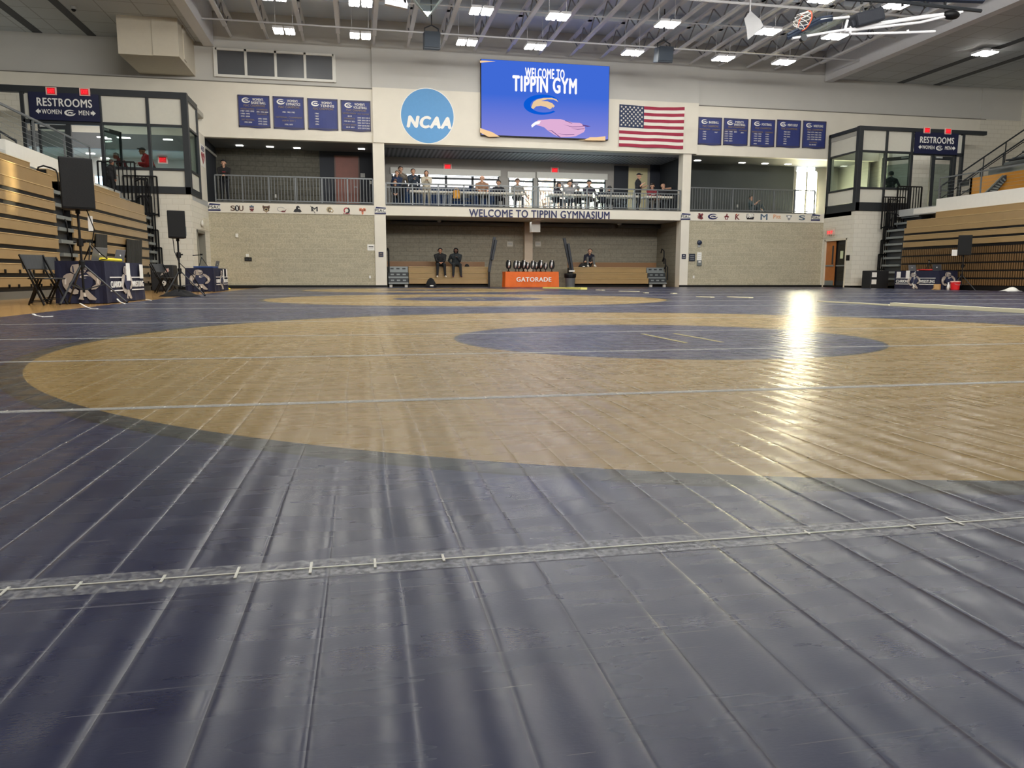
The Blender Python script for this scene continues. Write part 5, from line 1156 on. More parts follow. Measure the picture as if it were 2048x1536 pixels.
# ------------------------------------------------------------------ recess bleachers
def low_bleacher(pa, pb, steps, label):
    Y = D + .32; zr = [.13, .38, .63, .88]
    x0, x1 = at(pa, 560, 1, Y).x, at(pb, 560, 1, Y).x; s0, s1 = sorted((at(steps[0], 560, 1, Y).x, at(steps[1], 560, 1, Y).x))
    root = thing('recess_bleachers', label, 'bleachers', ((x0 + x1) / 2, Y, -.04), 0, 'folded bleachers in the recess')
    for i in range(3):
        y = Y + .16 * i
        b = MB(); b.box(x0, x1, y, y + .03, zr[i] + .01, zr[i + 1] - .03); b.build('bench_face', M_maple, root, bevel=.005)
        b = MB(); b.box(x0, x1, y - .015, y + .3, zr[i + 1] - .025, zr[i + 1]); b.build('bench_seat', M_mapled, root, bevel=.005)
        b = MB(); b.box(s0, s1, y - .05, y + .3, zr[i] + .0, zr[i] + .07); b.build('tread', M_grey, root)
        b = MB(); b.box(s0, s1, y + .02, y + .06, zr[i] + .07, zr[i + 1]); o = b.build('riser', M_dark if i < 2 else M_grey, root)
        for k in range(3):
            c = s0 + (s1 - s0) * (.2 + .3 * k); b = MB(); b.box(c - .07, c + .07, y + .01, y + .02, zr[i] + .13, zr[i] + .19); b.build('vent', M_grey if i < 2 else M_dark, o)
    b = MB(); b.box(min(x0, s0), max(x1, s1), Y + 1.3, Y + 1.34, .88, 1.12); b.build('back_board', mat('brown_back_bench', (128, 92, 58), .5), root)
    b = MB(); b.box(min(x0, s0), max(x1, s1), Y + .5, Y + 1.3, .84, .87); b.build('deck', M_dark, root)
    b = MB(); b.box(min(x0, s0), max(x1, s1), Y + .22, Y + .6, -.04, .84 - .4); b.box(min(x0, s0), max(x1, s1), Y + .4, Y + 1.3, -.04, .84); b.build('understructure', M_black, root)
    for sx in (s0 + .1, s1 - .1):
        b = MB(); b.box(sx - .06, sx + .06, Y - .02, Y + .1, -.04, .1); b.build('wheel_block', M_lgrey, root)
    return root, Y
_, YR = low_bleacher(818, 979, (777, 817), 'folded maple bleachers in the left half of the recess, two people on them')
low_bleacher(1150, 1297, (1298, 1333), 'folded maple bleachers in the right half of the recess, one person on them')
t = thing('stair_rail', 'thin black hand rail at the left end of the left recess bleachers', 'handrail', at(776, 570, 1, D + .3))
b = MB(); b.tube([at(778, 545, 1, D + .3), at(777, 500, 1, D + .3), at(775.5, 497, 1, D + .45), at(775, 500, 1, D + .7)], .035, 8); b.build('rail', M_black, t)
t = thing('stair_rail', 'bent black hand rails at the right end of the right recess bleachers', 'handrail', at(1332, 570, 1, D + .3))
for k, (px, py) in enumerate(((1335, 560), (1331, 545), (1328, 528))):
    b = MB(); b.tube([at(px, py, 1, D + .3 + .2 * k), at(px, py - 26, 1, D + .3 + .2 * k), at(px - 4, py - 30, 1, D + .4 + .2 * k), at(px - 6, py - 22, 1, D + .5 + .2 * k)], .03, 8); b.build('rail', M_black, t)
for lab, a, c, e, f, s in (('dark padded boards leaning upright beside the left recess bleachers', (978, 544), (989, 474), (983, 520), (992, 480), 1), ('dark padded boards leaning upright behind the trash can', (1143, 546), (1128, 476), (1146, 542), (1136, 487), -1)):
    t = thing('leaning_board', lab, 'board', at(a[0], 575, 1, D + .15), 0, 'padded boards beside the recess bleachers')
    b = MB(); b.bar(at(a[0], a[1], 1, D + .2), at(c[0], c[1], 1, D + .2), .1, .12); b.build('narrow_board', mat('board_slate', (38, 42, 50), .5), t, bevel=.01)
    b = MB(); b.bar(at(e[0] + s, e[1], 1, D + .1), at(f[0], f[1], 1, D + .1), .15, .1); b.build('wide_board', mat('board_slate'), t, bevel=.01)
    b = MB(); b.bar(at(a[0], 575, 1, D + .16), at(a[0], a[1], 1, D + .16), .08, .08); b.build('foot', M_black, t)
    if s < 0: b = MB(); b.bar(at(1138, 542, 1, D + .02), at(1149, 542, 1, D + .02), .05, .06); b.build('white_label', M_paper, t)

# ------------------------------------------------------------------ tables under printed cloths
def table(x0, x1, y0, y1, z0, zt, label):
    t = thing('folding_table', label, 'table', ((x0 + x1) / 2, (y0 + y1) / 2, z0))
    b = MB(); b.box(x0 + .02, x1 - .02, y0 + .02, y1 - .02, zt - .05, zt - .008); b.build('tabletop', M_lgrey, t)
    for x in (x0 + .12, x1 - .12):
        for y in (y0 + .15, y1 - .15): b = MB(); b.bar((x, y, z0), (x, y, zt - .05), .03, .03); b.build('leg', M_dark, t)
    return t
def cloth_cover(name, x0, x1, y0, y1, z0, zt, m_, label, sag=.03):
    t = thing(name, label, 'tablecloth', ((x0 + x1) / 2, (y0 + y1) / 2, z0))
    P = []; n_ = 14
    for (a, c, d, e) in ((x0, y0, x1, y0), (x1, y0, x1, y1), (x1, y1, x0, y1), (x0, y1, x0, y0)):
        for k in range(n_): P.append((a + (d - a) * k / n_, c + (e - c) * k / n_))
    b = MB(); rings = []; cx, cy = (x0 + x1) / 2, (y0 + y1) / 2
    for j in range(6):
        f = j / 5; ring = []
        for i, (x, y) in enumerate(P):
            o = f * (.012 + .02 * sin(i * 1.9) + .012 * sin(i * .7 + 1))
            dx, dy = (x - cx) / (x1 - x0) * 2, (y - cy) / (y1 - y0) * 2
            ring.append(b.bm.verts.new((x + o * (dx if abs(dx) > .99 else 0), y + o * (dy if abs(dy) > .99 else 0), zt - (zt - z0 - .012) * f)))
        rings.append(ring)
    for j in range(5):
        for i in range(len(P)): b._face([rings[j][i], rings[j][(i + 1) % len(P)], rings[j + 1][(i + 1) % len(P)], rings[j + 1][i]])
    b._face(rings[0]); b.build('cloth', m_, t, smooth=False)
    return t
def figure_emblem(parent, o, right, up, w_, h_):
    """grey and white wrestler figure printed on the cloth: headgear, torso in a singlet, arms hanging, feet"""
    f = lambda P: [((x - 945) / 370 * w_, -(y - 528) / 505 * h_) for x, y in P]
    M1, M2, M3 = mat('print_grey', (170, 160, 150), .7), mat('print_white', (222, 218, 210), .7), mat('print_navy', (40, 46, 76), .7)
    def pl(nm, P, mm, off): b = MB(); b.plate(f(P), o, right, up, .004, off=off); b.build(nm, mm, parent)
    pl('print_torso', [(865, 430), (905, 405), (990, 400), (1030, 425), (1058, 480), (1050, 560), (1010, 640), (930, 640), (880, 560), (858, 490)], M3, .018)
    pl('print_head', [(850, 330), (870, 285), (930, 272), (985, 290), (1008, 340), (988, 390), (945, 418), (880, 408), (848, 375)], M1, .022)
    pl('print_arm', [(850, 400), (880, 420), (866, 470), (850, 510), (828, 545), (820, 590), (852, 640), (885, 622), (915, 650), (905, 692), (868, 700), (800, 652), (770, 580), (762, 510), (780, 440), (815, 408)], M1, .022)
    pl('print_arm', [(1000, 392), (1020, 378), (1065, 400), (1115, 455), (1135, 520), (1120, 580), (1080, 628), (1036, 634), (1046, 592), (1084, 560), (1084, 512), (1056, 470), (1026, 430)], M1, .022)
    pl('print_leg', [(930, 640), (1000, 640), (1030, 690), (1082, 765), (1070, 785), (1010, 775), (990, 740), (972, 705), (950, 742), (960, 780), (905, 770), (925, 722)], M1, .022)
    for P in ([(925, 330), (1000, 338), (998, 352), (930, 344)], [(870, 300), (880, 296), (884, 395), (872, 392)], [(935, 378), (985, 372), (980, 388), (940, 394)]): pl('print_line', P, M3, .026)
    pl('print_highlight', [(935, 300), (975, 305), (985, 326), (930, 318)], M2, .026)
    pl('print_highlight', [(930, 458), (950, 432), (1000, 426), (1034, 446), (1010, 440), (960, 448), (950, 464), (1000, 470), (960, 480)], M2, .022)
    for P in ([(790, 480), (805, 470), (800, 560), (786, 560)], [(1098, 470), (1112, 490), (1110, 560), (1100, 540)], [(960, 690), (975, 680), (985, 735), (965, 735)]): pl('print_highlight', P, M2, .026)
def clarion(t, o, right, up, L, H):
    text('lettering', 'CLARION', L * .06, L * .34, H * .36, H * .52, o, right, up, M_lett, t, bold=.01, off=.022)
    text('lettering', 'WRESTLING', L * .62, L * .96, H * .36, H * .52, o, right, up, M_lett, t, bold=.01, off=.022)
    b = MB()
    for a, c in ((.05, .36), (.61, .97)):
        for z in (.27, .60): b.plate([(L * a, H * z), (L * c, H * z), (L * c, H * (z + .03)), (L * a, H * (z + .03))], o, right, up, .004, off=.022)
    b.build('printed_rule', M_lett, t)
    figure_emblem(t, Vector(o) + Vector(right) * L * .485 + Vector(up) * H * .48, right, up, L * .30, H * .86)
# near left
A0, A1, V0, V1 = -5.15, -4.40, 14.62, 16.95
table(A0, A1, V0, V1, -.04, .70, 'folding table under the navy cloth nearest at the left')
t = cloth_cover('printed_tablecloth', A0 - .02, A1 + .02, V0 - .02, V1 + .02, -.04, .705, M_navy, 'navy Clarion Wrestling tablecloth on the table nearest at the left')
figure_emblem(t, Vector(((A0 + A1) / 2 + .02, V0 - .035, .34)), XR, ZU, .62, .62)
clarion(t, Vector((A1 + .035, V0, -.02)), YD, ZU, V1 - V0, .72)
# far left
B0, B1, W0, W1 = -5.3, -4.5, 25.5, 27.9
table(B0, B1, W0, W1, -.04, .70, 'folding table under the navy cloth near the left tower')
t = cloth_cover('printed_tablecloth', B0 - .02, B1 + .02, W0 - .02, W1 + .02, -.04, .705, M_navy, 'navy wrestling tablecloth on the table near the left tower, orange jug beside it')
figure_emblem(t, Vector(((B0 + B1) / 2, W0 - .035, .34)), XR, ZU, .62, .62); clarion(t, Vector((B1 + .035, W0, -.02)), YD, ZU, W1 - W0, .72)
# right
C0, C1, X0_, X1_ = 21.75, 22.55, 25.5, 27.9
table(C0, C1, X0_, X1_, -.04, .70, 'folding table under the navy cloth at the right')
t = cloth_cover('printed_tablecloth', C0 - .02, C1 + .02, X0_ - .02, X1_ + .02, -.04, .705, M_navy, 'navy Clarion Wrestling tablecloth on the right table beside the red bucket')
clarion(t, Vector((C0 - .035, X1_, -.02)), -YD, ZU, X1_ - X0_, .72); figure_emblem(t, Vector(((C0 + C1) / 2, X0_ - .035, .34)), XR, ZU, .62, .62)
# orange table
GY = 32.05; gx0, gx1 = at(1011, 574, 1, GY).x, at(1117, 574, 1, GY).x; gzt = at(1064, 543.5, 1, GY).z
table(gx0, gx1, GY, GY + .72, -.0, gzt, 'folding table under the orange cloth in front of the recess')
t = cloth_cover('orange_tablecloth', gx0, gx1, GY, GY + .74, 0., gzt + .004, mat('orange_cloth', (232, 106, 26), .6, vary=.15, scale=3), 'bright orange GATORADE tablecloth in front of the recess')
W_ = gx1 - gx0; o = Vector((gx0, GY - .03, 0)); text('lettering', 'GATORADE', W_ * .20, W_ * .86, gzt * .36, gzt * .66, o, XR, ZU, M_lett, t, bold=.045, t=.005)
# trophies
def trophy():
    t = thing('trophy', 'trophy', 'trophy', (0, 0, 0), 0, 'black and silver trophies on the orange table')
    b = MB(); b.box(-.05, .05, -.05, .05, 0, .02); b.box(-.02, .02, -.02, .02, .02, .12); b.build('stem', M_black, t, local=True)
    b = MB(); b.plate([(-.09, .0), (-.13, .1), (-.12, .26), (-.07, .36), (.07, .36), (.12, .26), (.13, .1), (.09, 0), (.0, -.03)], (0, .02, .13), XR, ZU, .05); b.build('shield', M_black, t, local=True, bevel=.008)
    b = MB(); b.tube([(-.02, -.05, .17), (.0, -.06, .3), (.015, -.05, .42)], [.022, .045, .03], 8); b.sphere((.02, -.05, .46), .035); b.build('figure', M_silver, t, local=True, smooth=True)
    return t
tp = trophy()
TX = [1017, 1031.5, 1037.5, 1047, 1055, 1066, 1072.5, 1081, 1091, 1103.5]
for i, px in enumerate(TX):
    dy = [.3, .25, .5, .28, .5, .12, .5, .28, .5, .3][i]; p = at(px, 540, 1, GY + dy); sz = [1, .95, .9, 1, .85, .95, .85, 1, .8, 1][i]
    lab = 'black shield trophy with a silver figure, %s from the left on the orange table' % ORD[i]
    if i == 0: tp.location = (p.x, GY + dy, gzt + .006); tp['label'] = lab; tp.rotation_euler.z = .3
    else: dup(tp, (p.x, GY + dy, gzt + .006), [.3, -.1, .1, .4, 0, -.2, .1, .35, 0, -.35][i], lab, scale=(sz, sz, sz))

# ------------------------------------------------------------------ speakers on stands
def speaker(loc, rz, w_, d_, h_, label, tagpaper=None, tilt=0):
    t = thing('loudspeaker', label, 'loudspeaker', loc, rz)
    b = MB(); v = [(-w_ / 2, -d_ / 2), (w_ / 2, -d_ / 2), (w_ * .36, d_ / 2), (-w_ * .36, d_ / 2)]
    lo = [b.bm.verts.new((x, y, 0)) for x, y in v]; hi = [b.bm.verts.new((x, y, h_)) for x, y in v]
    b._face(lo[::-1]); b._face(hi)
    for k in range(4): b._face([lo[k], lo[(k + 1) % 4], hi[(k + 1) % 4], hi[k]])
    b.build('cabinet', M_black, t, local=True, bevel=.015)
    b = MB(); b.box(-w_ * .46, w_ * .46, -d_ / 2 - .012, -d_ / 2, .03, h_ - .03); b.build('grille', mat('black_grille', (14, 15, 16), .8, bump=.3, bscale=200), t, local=True)
    b = MB(); b.bar((w_ * .43, .0, h_ * .78), (w_ * .43, 0, h_ * .93), .012, .03); b.build('handle', M_grey, t, local=True)
    b = MB(); b.obox((w_ * .43, .04, h_ * .28), (.02, .14, .2), Matrix.Rotation(-.28, 3, 'Z')); b.build('connector_panel', M_grey, t, local=True)
    b = MB(); b.lathe([(.035, -.06), (.035, .0)], (0, 0, 0), 10); b.build('pole_socket', M_black, t, local=True)
    return t
def stand(loc, h_, hub, rad, angs, label):
    t = thing('speaker_stand', label, 'speaker stand', loc)
    b = MB(); b.tube([(0, 0, .18), (0, 0, h_)], .02, 10); b.build('pole', M_black, t, local=True)
    b = MB(); b.lathe([(.03, hub - .05), (.045, hub - .04), (.045, hub + .06), (.03, hub + .08)], (0, 0, 0), 12); b.build('hub', M_black, t, local=True)
    b = MB(); b.lathe([(.03, hub + .3), (.05, hub + .31), (.05, hub + .42), (.03, hub + .43)], (0, 0, 0), 12); b.bar((0, 0, hub + .36), (.09, 0, hub + .38), .03, .03); b.build('clamp_knob', M_black, t, local=True)
    for a in angs:
        x, y = rad * cos(R(a)), rad * sin(R(a)); b = MB(); b.tube([(0.03 * cos(R(a)), .03 * sin(R(a)), hub), (x, y, .01)], .014, 8); lg = b.build('leg', M_dark, t, local=True)
        b = MB(); b.bar((0, 0, .22), (x * .5, y * .5, hub * .5), .012, .02); b.build('brace', M_dark, lg, local=True)
        b = MB(); b.sphere((x, y, .014), .02); b.build('rubber_foot', M_black, lg, local=True)
    return t
stand((-4.42, 13.62, 0), 1.52, .62, .62, (-105, 12, 130), 'black tripod stand in front of the nearest left table, carrying the big loudspeaker')
speaker((-4.42, 13.62, 1.50), R(24), .48, .40, .80, 'big black loudspeaker high on a stand before the left bleachers')
p = at(181, 447, 1, 13.7); b = MB(); b.obox(p, (.07, .006, .24), Matrix.Rotation(R(20), 3, 'Z')); tag(b.build('paper_tag', M_paper, base=p), 'narrow white paper tag hanging under the big left loudspeaker', 'paper tag')
stand((-3.95, 18.35, 0), 1.30, .55, .5, (-120, 10, 130), 'thin black stand with a cloth heap at its foot, left side of the mats')
speaker((-3.95, 18.35, 1.28), R(10), .37, .34, .60, 'black loudspeaker on the stand before the left white tower')
b = MB()
def heap(u, v):
    a = 2 * pi * u; r_ = v; return (-3.9 + .42 * r_ * cos(a) * (1 + .12 * sin(3 * a)), 17.95 + .26 * r_ * sin(a) * (1 + .15 * cos(2 * a)), .005 + .11 * (1 - r_ ** 2) * (1 + .35 * sin(5 * a + 4 * r_)) )
b.grid(heap, 28, 8); tag(b.build('cloth_heap', M_blackcloth, smooth=True, base=(-3.9, 17.95, 0), solid=.008), 'heap of black cloth at the foot of the second speaker stand', 'cloth')
stand((22.25, 24.9, -.04), 1.32, .55, .5, (-60, 60, 180), 'dark tripod stand behind the red bucket at the right')
speaker((22.25, 24.9, 1.27), R(-38), .46, .4, .74, 'black loudspeaker on a stand before the right bleachers')
p = at(1909, 505.5, 1, 24.65); b = MB(); b.obox(p, (.2, .006, .22), Matrix.Rotation(R(-12), 3, 'Z')); tag(b.build('paper_sign', M_paper, base=p), 'white paper hanging under the right loudspeaker', 'paper sign')
def cable(name, pts, label, r_=.009, m_=None): b = MB(); b.tube(pts, r_, 6); return tag(b.build(name, m_ or M_black, base=pts[0], smooth=True), label, 'cable')
cable('speaker_cable', [(-4.28, 13.6, 1.5), (-4.2, 13.64, 1.2), (-4.26, 13.66, .95), (-4.14, 13.7, .8), (-4.2, 14.2, .74), (-4.5, 14.75, .72)], 'black cable sagging from the big left loudspeaker to the table')
cable('speaker_cable', [(-4.05, 18.35, 1.28), (-4.03, 18.33, 1.0), (-3.94, 18.3, .75), (-3.7, 18.5, .45), (-3.5, 18.7, .02)], 'black cable hanging from the second loudspeaker')

# ------------------------------------------------------------------ folding chairs
def folding_chair():
    t = thing('folding_chair', 'chair', 'chair', (0, 0, 0), 0, 'black folding chairs')
    m_ = mat('chair_charcoal', (38, 40, 42), .45)
    b = MB(); b.box(-.2, .2, -.22, .18, .43, .455); b.build('seat', m_, t, local=True, bevel=.012)
    b = MB(); b.grid(lambda u, v: (-.21 + .42 * u, .235 + .07 * v - .03 * sin(pi * u), .60 + .24 * v), 8, 4); b.build('backrest', m_, t, local=True, solid=.018)
    for s in (-.215, .215):
        b = MB(); b.bar((s, -.19, 0), (s, .30, .84), .022, .028); b.build('front_leg', M_black, t, local=True)
        b = MB(); b.bar((s * .9, .20, 0), (s * .9, -.08, .44), .02, .026); b.build('rear_leg', M_black, t, local=True)
    b = MB(); b.bar((-.21, -.18, .1), (.21, -.18, .1), .016, .016); b.bar((-.19, .2, .05), (.19, .2, .05), .016, .016); b.build('cross_bar', M_black, t, local=True)
    return t
fc = folding_chair()
for i, (x, y, z, rz, lab) in enumerate(((-5.2, 14.25, -.04, R(58), 'black folding chair at the near end of the nearest left table, closest to the camera'), (-5.5, 15.15, -.04, R(62), 'black folding chair behind the nearest left table, second from the camera'), (-5.5, 15.85, -.04, R(68), 'black folding chair behind the nearest left table, mostly hidden by the cloth'),
        (-5.75, 24.6, -.04, R(70), 'black folding chair beside the black box with the numeral 9'), (-5.45, 23.6, -.04, R(60), 'black folding chair behind the second speaker stand'))):
    if i == 0: fc.location = (x, y, z); fc.rotation_euler.z = rz; fc['label'] = lab
    else: dup(fc, (x, y, z), rz, lab)

# ------------------------------------------------------------------ things on the tables
def tripod(x, y, z, h_, label, rz=0):
    t = thing('camera_tripod', label, 'tripod', (x, y, z), rz)
    for a in (-100, 20, 140): b = MB(); b.tube([(0, 0, h_ * .72), (.17 * cos(R(a)), .17 * sin(R(a)), 0)], [.014, .009], 6); b.build('leg', M_black, t, local=True)
    b = MB(); b.tube([(0, 0, h_ * .5), (0, 0, h_ * .9)], .012, 8); b.build('centre_column', M_grey, t, local=True)
    b = MB(); b.box(-.03, .03, -.035, .035, h_ * .88, h_); b.box(-.05, .05, -.02, .02, h_ * .97, h_ * 1.0); b.build('head', M_black, t, local=True, bevel=.006)
    b = MB(); b.tube([(0, 0, h_ * .92), (-.26, -.06, h_ * .86)], [.012, .016], 8); b.build('pan_handle', M_black, t, local=True)
    return t
def laptop(x, y, z, rz, label, m_=None):
    t = thing('laptop', label, 'laptop', (x, y, z), rz); m_ = m_ or mat('laptop_silver', (150, 150, 150), .35, .6)
    b = MB(); b.box(-.16, .16, -.11, .11, 0, .016); b.build('base', m_, t, local=True, bevel=.003)
    b = MB(); b.obox((0, -.14, .125), (.32, .01, .23), Matrix.Rotation(R(16), 3, 'X')); l = b.build('lid', m_, t, local=True, bevel=.003)
    b = MB(); b.lathe([(.02, 0), (.02, .003)], (0, -.148, .13), 12, rot=Matrix.Rotation(R(90), 3, 'X')); b.build('badge', M_lett, l, local=True)
    return t
ZT = .712
tripod(-4.85, 15.45, ZT, .40, 'small black camera tripod on the nearest left table', R(15))
laptop(-4.66, 14.98, ZT, R(62), 'grey laptop at the near end of the nearest left table'); laptop(-4.66, 16.1, ZT, R(75), 'grey laptop at the far end of the nearest left table')
p0, p1 = Vector((-4.45, 14.68, ZT + .03)), Vector((-4.43, 15.75, ZT + .03))
b = MB(); b.tube([p0, p1], .03, 14); tag(b.build('foam_tube', M_yellow, base=p0), 'bright yellow foam tube along the edge of the nearest left table', 'foam tube')
b = MB(); b.lathe([(.055, 0), (.055, .24), (.045, .245)], (0, 0, 0), 18); tag(b.build('paper_roll', M_white, base=(-4.52, 16.35, ZT)), 'tall white paper towel roll on the nearest left table', 'paper roll')
b = MB(); b.lathe([(.085, 0), (.035, .26), (.028, .26)], (0, 0, 0), 18); tag(b.build('paper_cone', mat('kraft_paper', (190, 150, 96), .7), base=(-4.53, 16.8, ZT)), 'brown paper cone at the far end of the nearest left table', 'cone')
def hang_paper(x, y0, y1, z0, z1, label, nx=1):
    b = MB(); b.box(x - .002, x + .002, y0, y1, z0, z1); tag(b.build('paper_sheet', M_paper, base=(x, (y0 + y1) / 2, z0)), label, 'paper sheet')
hang_paper(A1 + .065, 15.72, 15.96, .36, .69, 'white paper hung beside the printed figure on the nearest left tablecloth'); hang_paper(A1 + .065, 16.62, 16.86, .4, .68, 'white paper hung at the far corner of the nearest left tablecloth')
# draped black backs on the bleachers
for a, c, y0, y1, lab in ((191, 213, 467, 525, 'black ribbed seat back hung on the left bleachers behind the laptop'), (253, 283, 478, 535, 'black ribbed seat back hung on the left bleachers behind the white roll')):
    p, q, r_, s_ = at(a, y0, 0, -7.075), at(c, y0 + 3, 0, -7.075), at(c, y1, 0, -7.05), at(a, y1, 0, -7.05)
    t = thing('seat_back', lab, 'seat back', (-6.98, (p.y + q.y) / 2, s_.z), 0, 'black ribbed seat backs on the bleachers')
    b = MB(); n_ = 11
    for k in range(n_):
        f0, f1 = k / n_, (k + .72) / n_
        v = [p.lerp(q, f0), p.lerp(q, f1), s_.lerp(r_, f1), s_.lerp(r_, f0)]; w1 = [b.bm.verts.new(x) for x in v]; w2 = [b.bm.verts.new(x + Vector((.03, 0, 0))) for x in v]
        b._face(w1); b._face(w2)
        for i in range(4): b._face([w1[i], w1[(i + 1) % 4], w2[(i + 1) % 4], w2[i]])
    b.build('rib_panel', mat('rib_charcoal', (44, 44, 42), .7), t)
    b = MB(); w1 = [b.bm.verts.new(x + Vector((-.004, 0, 0))) for x in (p, q, r_, s_)]; w2 = [b.bm.verts.new(x + Vector((.012, 0, 0))) for x in (p, q, r_, s_)]; b._face(w1); b._face(w2)
    for i in range(4): b._face([w1[i], w1[(i + 1) % 4], w2[(i + 1) % 4], w2[i]])
    b.build('backing', M_black, t)
# far left table
tripod(-4.95, 26.2, ZT + .05, .40, 'small black camera tripod on the left table near the tower', R(-10))
b = MB(); b.box(-5.1, -4.52, 25.6, 26.6, ZT - .002, ZT + .05); tag(b.build('blue_case', mat('case_blue', (44, 72, 130), .5), base=(-4.8, 26.1, ZT), bevel=.01), 'flat blue case on the left table near the tower', 'case')
laptop(-4.75, 26.95, ZT, R(80), 'grey laptop on the left table near the tower')
b = MB(); b.lathe([(.05, 0), (.05, .22)], (0, 0, 0), 16); tag(b.build('paper_roll', M_white, base=(-4.62, 27.4, ZT)), 'white paper roll on the left table near the tower', 'paper roll')
hang_paper(B1 + .065, 26.9, 27.1, .34, .68, 'white paper hung on the left tablecloth near the tower'); hang_paper(B1 + .065, 27.5, 27.7, .42, .69, 'white paper hung at the far corner of the left tablecloth near the tower')
t = thing('water_jug', 'orange jug on a yellow base beside the left table near the tower', 'jug', (-4.62, 28.2, 0))
b = MB(); b.lathe([(.08, .05), (.06, .12), (.11, .18), (.11, .27), (.05, .30), (.05, .32)], (0, 0, 0), 16); b.build('body', mat('jug_orange', (232, 84, 34), .4), t, local=True, smooth=True)
b = MB(); b.lathe([(.19, 0), (.19, .03), (.1, .06)], (0, 0, 0), 16); b.build('base', M_yellow, t, local=True)
# black padded boxes
t = thing('padded_box', 'black padded box with a white numeral 9 beside the left tower', 'box', (-6.5, 27.9, -.04))
b = MB(); b.box(-.36, .36, -.3, .3, 0, .86); b.build('body', mat('padded_black', (26, 27, 30), .6), t, local=True, bevel=.03)
text('lettering', '9', -.05, .12, .14, .34, Vector((-6.5, 27.59, -.04)), XR, ZU, mat('print_white', (222, 218, 210), .7), t, bold=.06, t=.004)
o = Vector((-6.5, 27.59, -.04)); b = MB(); b.plate([(-.06, .5), (.06, .55), (.1, .64), (.0, .6)], o, XR, ZU, .004); b.plate([(.1, .62), (.16, .58), (.24, .66), (.22, .76), (.12, .74)], o, XR, ZU, .004); b.build('print_shape', mat('print_grey', (170, 160, 150), .7), t)
b = MB(); b.plate([(.12, .62), (.2, .62), (.21, .74), (.13, .72)], o, XR, ZU, .006); b.build('print_highlight', mat('print_pink', (220, 170, 160), .7), t)
t = thing('padded_box', 'black padded box with two white papers beside the right aisle steps', 'box', (21.95, 29.4, -.04))
b = MB(); b.box(-.45, .42, -.3, .3, 0, .78); b.build('body', mat('padded_black'), t, local=True, bevel=.03)
for z in (.2, .5): b = MB(); b.box(-.40, -.17, -.306, -.3, z, z + .2); b.build('paper_label', M_paper, t, local=True)
# right table things
laptop(22.05, 27.2, ZT, R(-72), 'silver laptop with a glowing badge on the right table'); laptop(22.1, 25.95, ZT, R(-60), 'grey laptop at the near end of the right table', mat('laptop_dark', (92, 92, 94), .4, .5))
tripod(22.3, 26.7, ZT, .44, 'small black camera tripod on the right table', R(200))
b = MB(); b.lathe([(.03, 0), (.04, .15)], (0, 0, 0), 14); tag(b.build('paper_cup', M_paper, base=(21.95, 25.62, ZT)), 'white paper cup at the near end of the right table', 'cup')
b = MB(); b.tube([(21.95, 26.9, ZT + .03), (22.0, 26.6, ZT + .04), (21.92, 26.3, ZT + .03), (21.98, 26.1, ZT + .035)], .03, 8); tag(b.build('red_strap', mat('strap_red', (190, 40, 36), .5), base=(21.95, 26.5, ZT), smooth=True), 'crumpled red strap between the laptops on the right table', 'strap')
cable('white_cable', [(21.85, 26.72, ZT + .01), (21.70, 26.72, .66), (21.68, 26.7, .4), (21.69, 26.78, .2), (21.66, 26.66, .05), (21.62, 26.6, .012)], 'white cable hanging down the front of the right tablecloth', .015, M_paper)
hang_paper(C0 - .065, 27.5, 27.74, .44, .68, 'white paper at the far corner of the right tablecloth'); hang_paper(C0 - .065, 26.98, 27.2, .40, .72, 'white paper below the silver laptop on the right tablecloth')
t = thing('red_bucket', 'red bucket with a pale rim beside the right table', 'bucket', (21.75, 24.62, 0))
b = MB(); b.lathe([(.14, 0), (.17, .3)], (0, 0, 0), 20); b.build('body', mat('bucket_red', (206, 34, 42), .35), t, local=True)
b = MB(); b.lathe([(.175, .28), (.178, .31), (.17, .32)], (0, 0, 0), 20); b.build('rim', mat('rim_pink', (232, 190, 180), .4), t, local=True)
b = MB(); b.tube([(-.17, 0, .27), (-.1, -.14, .2), (.0, -.19, .17), (.1, -.14, .2), (.17, 0, .27)], .006, 6); b.build('wire_handle', M_lgrey, t, local=True)
t = thing('spray_bottle', 'white bottle standing left of the red bucket', 'bottle', (21.42, 24.58, 0))
b = MB(); b.lathe([(.045, 0), (.045, .16), (.02, .2), (.02, .24)], (0, 0, 0), 14); b.build('body', M_paper, t, local=True, smooth=True)
b = MB(); b.lathe([(.025, .23), (.025, .27)], (0, 0, 0), 12); b.build('cap', M_lett, t, local=True)
t = thing('tape_roll', 'brown roll standing on the mat before the right tablecloth', 'tape roll', (21.22, 24.9, 0))
b = MB(); b.lathe([(.12, 0), (.12, .2), (.05, .2), (.05, .19)], (0, 0, 0), 20); b.build('roll', mat('kraft_paper'), t, local=True)
b = MB(); b.grid(lambda u, v: (-.14 - .1 * u, -.08 + .1 * v, .002 + .035 * (1 - u)), 4, 2); b.build('loose_end', mat('kraft_paper'), t, local=True, solid=.003)
b = MB()
def towel(u, v): x = u - .5; y = v - .5; r_ = 1 - (2 * x) ** 2 * .9; return (20.95 + .62 * x, 21.3 + .36 * y * (1 + .3 * sin(5 * u)), .006 + max(0, .09 * r_ * (1 - (2 * y) ** 2) * (1 + .5 * sin(11 * u + 3 * v))))
b.grid(towel, 24, 12); tag(b.build('white_towel', mat('towel_white', (232, 230, 222), .9), smooth=True, base=(20.95, 21.3, 0), solid=.01), 'crumpled white towel lying on the blue mat at the right', 'towel')
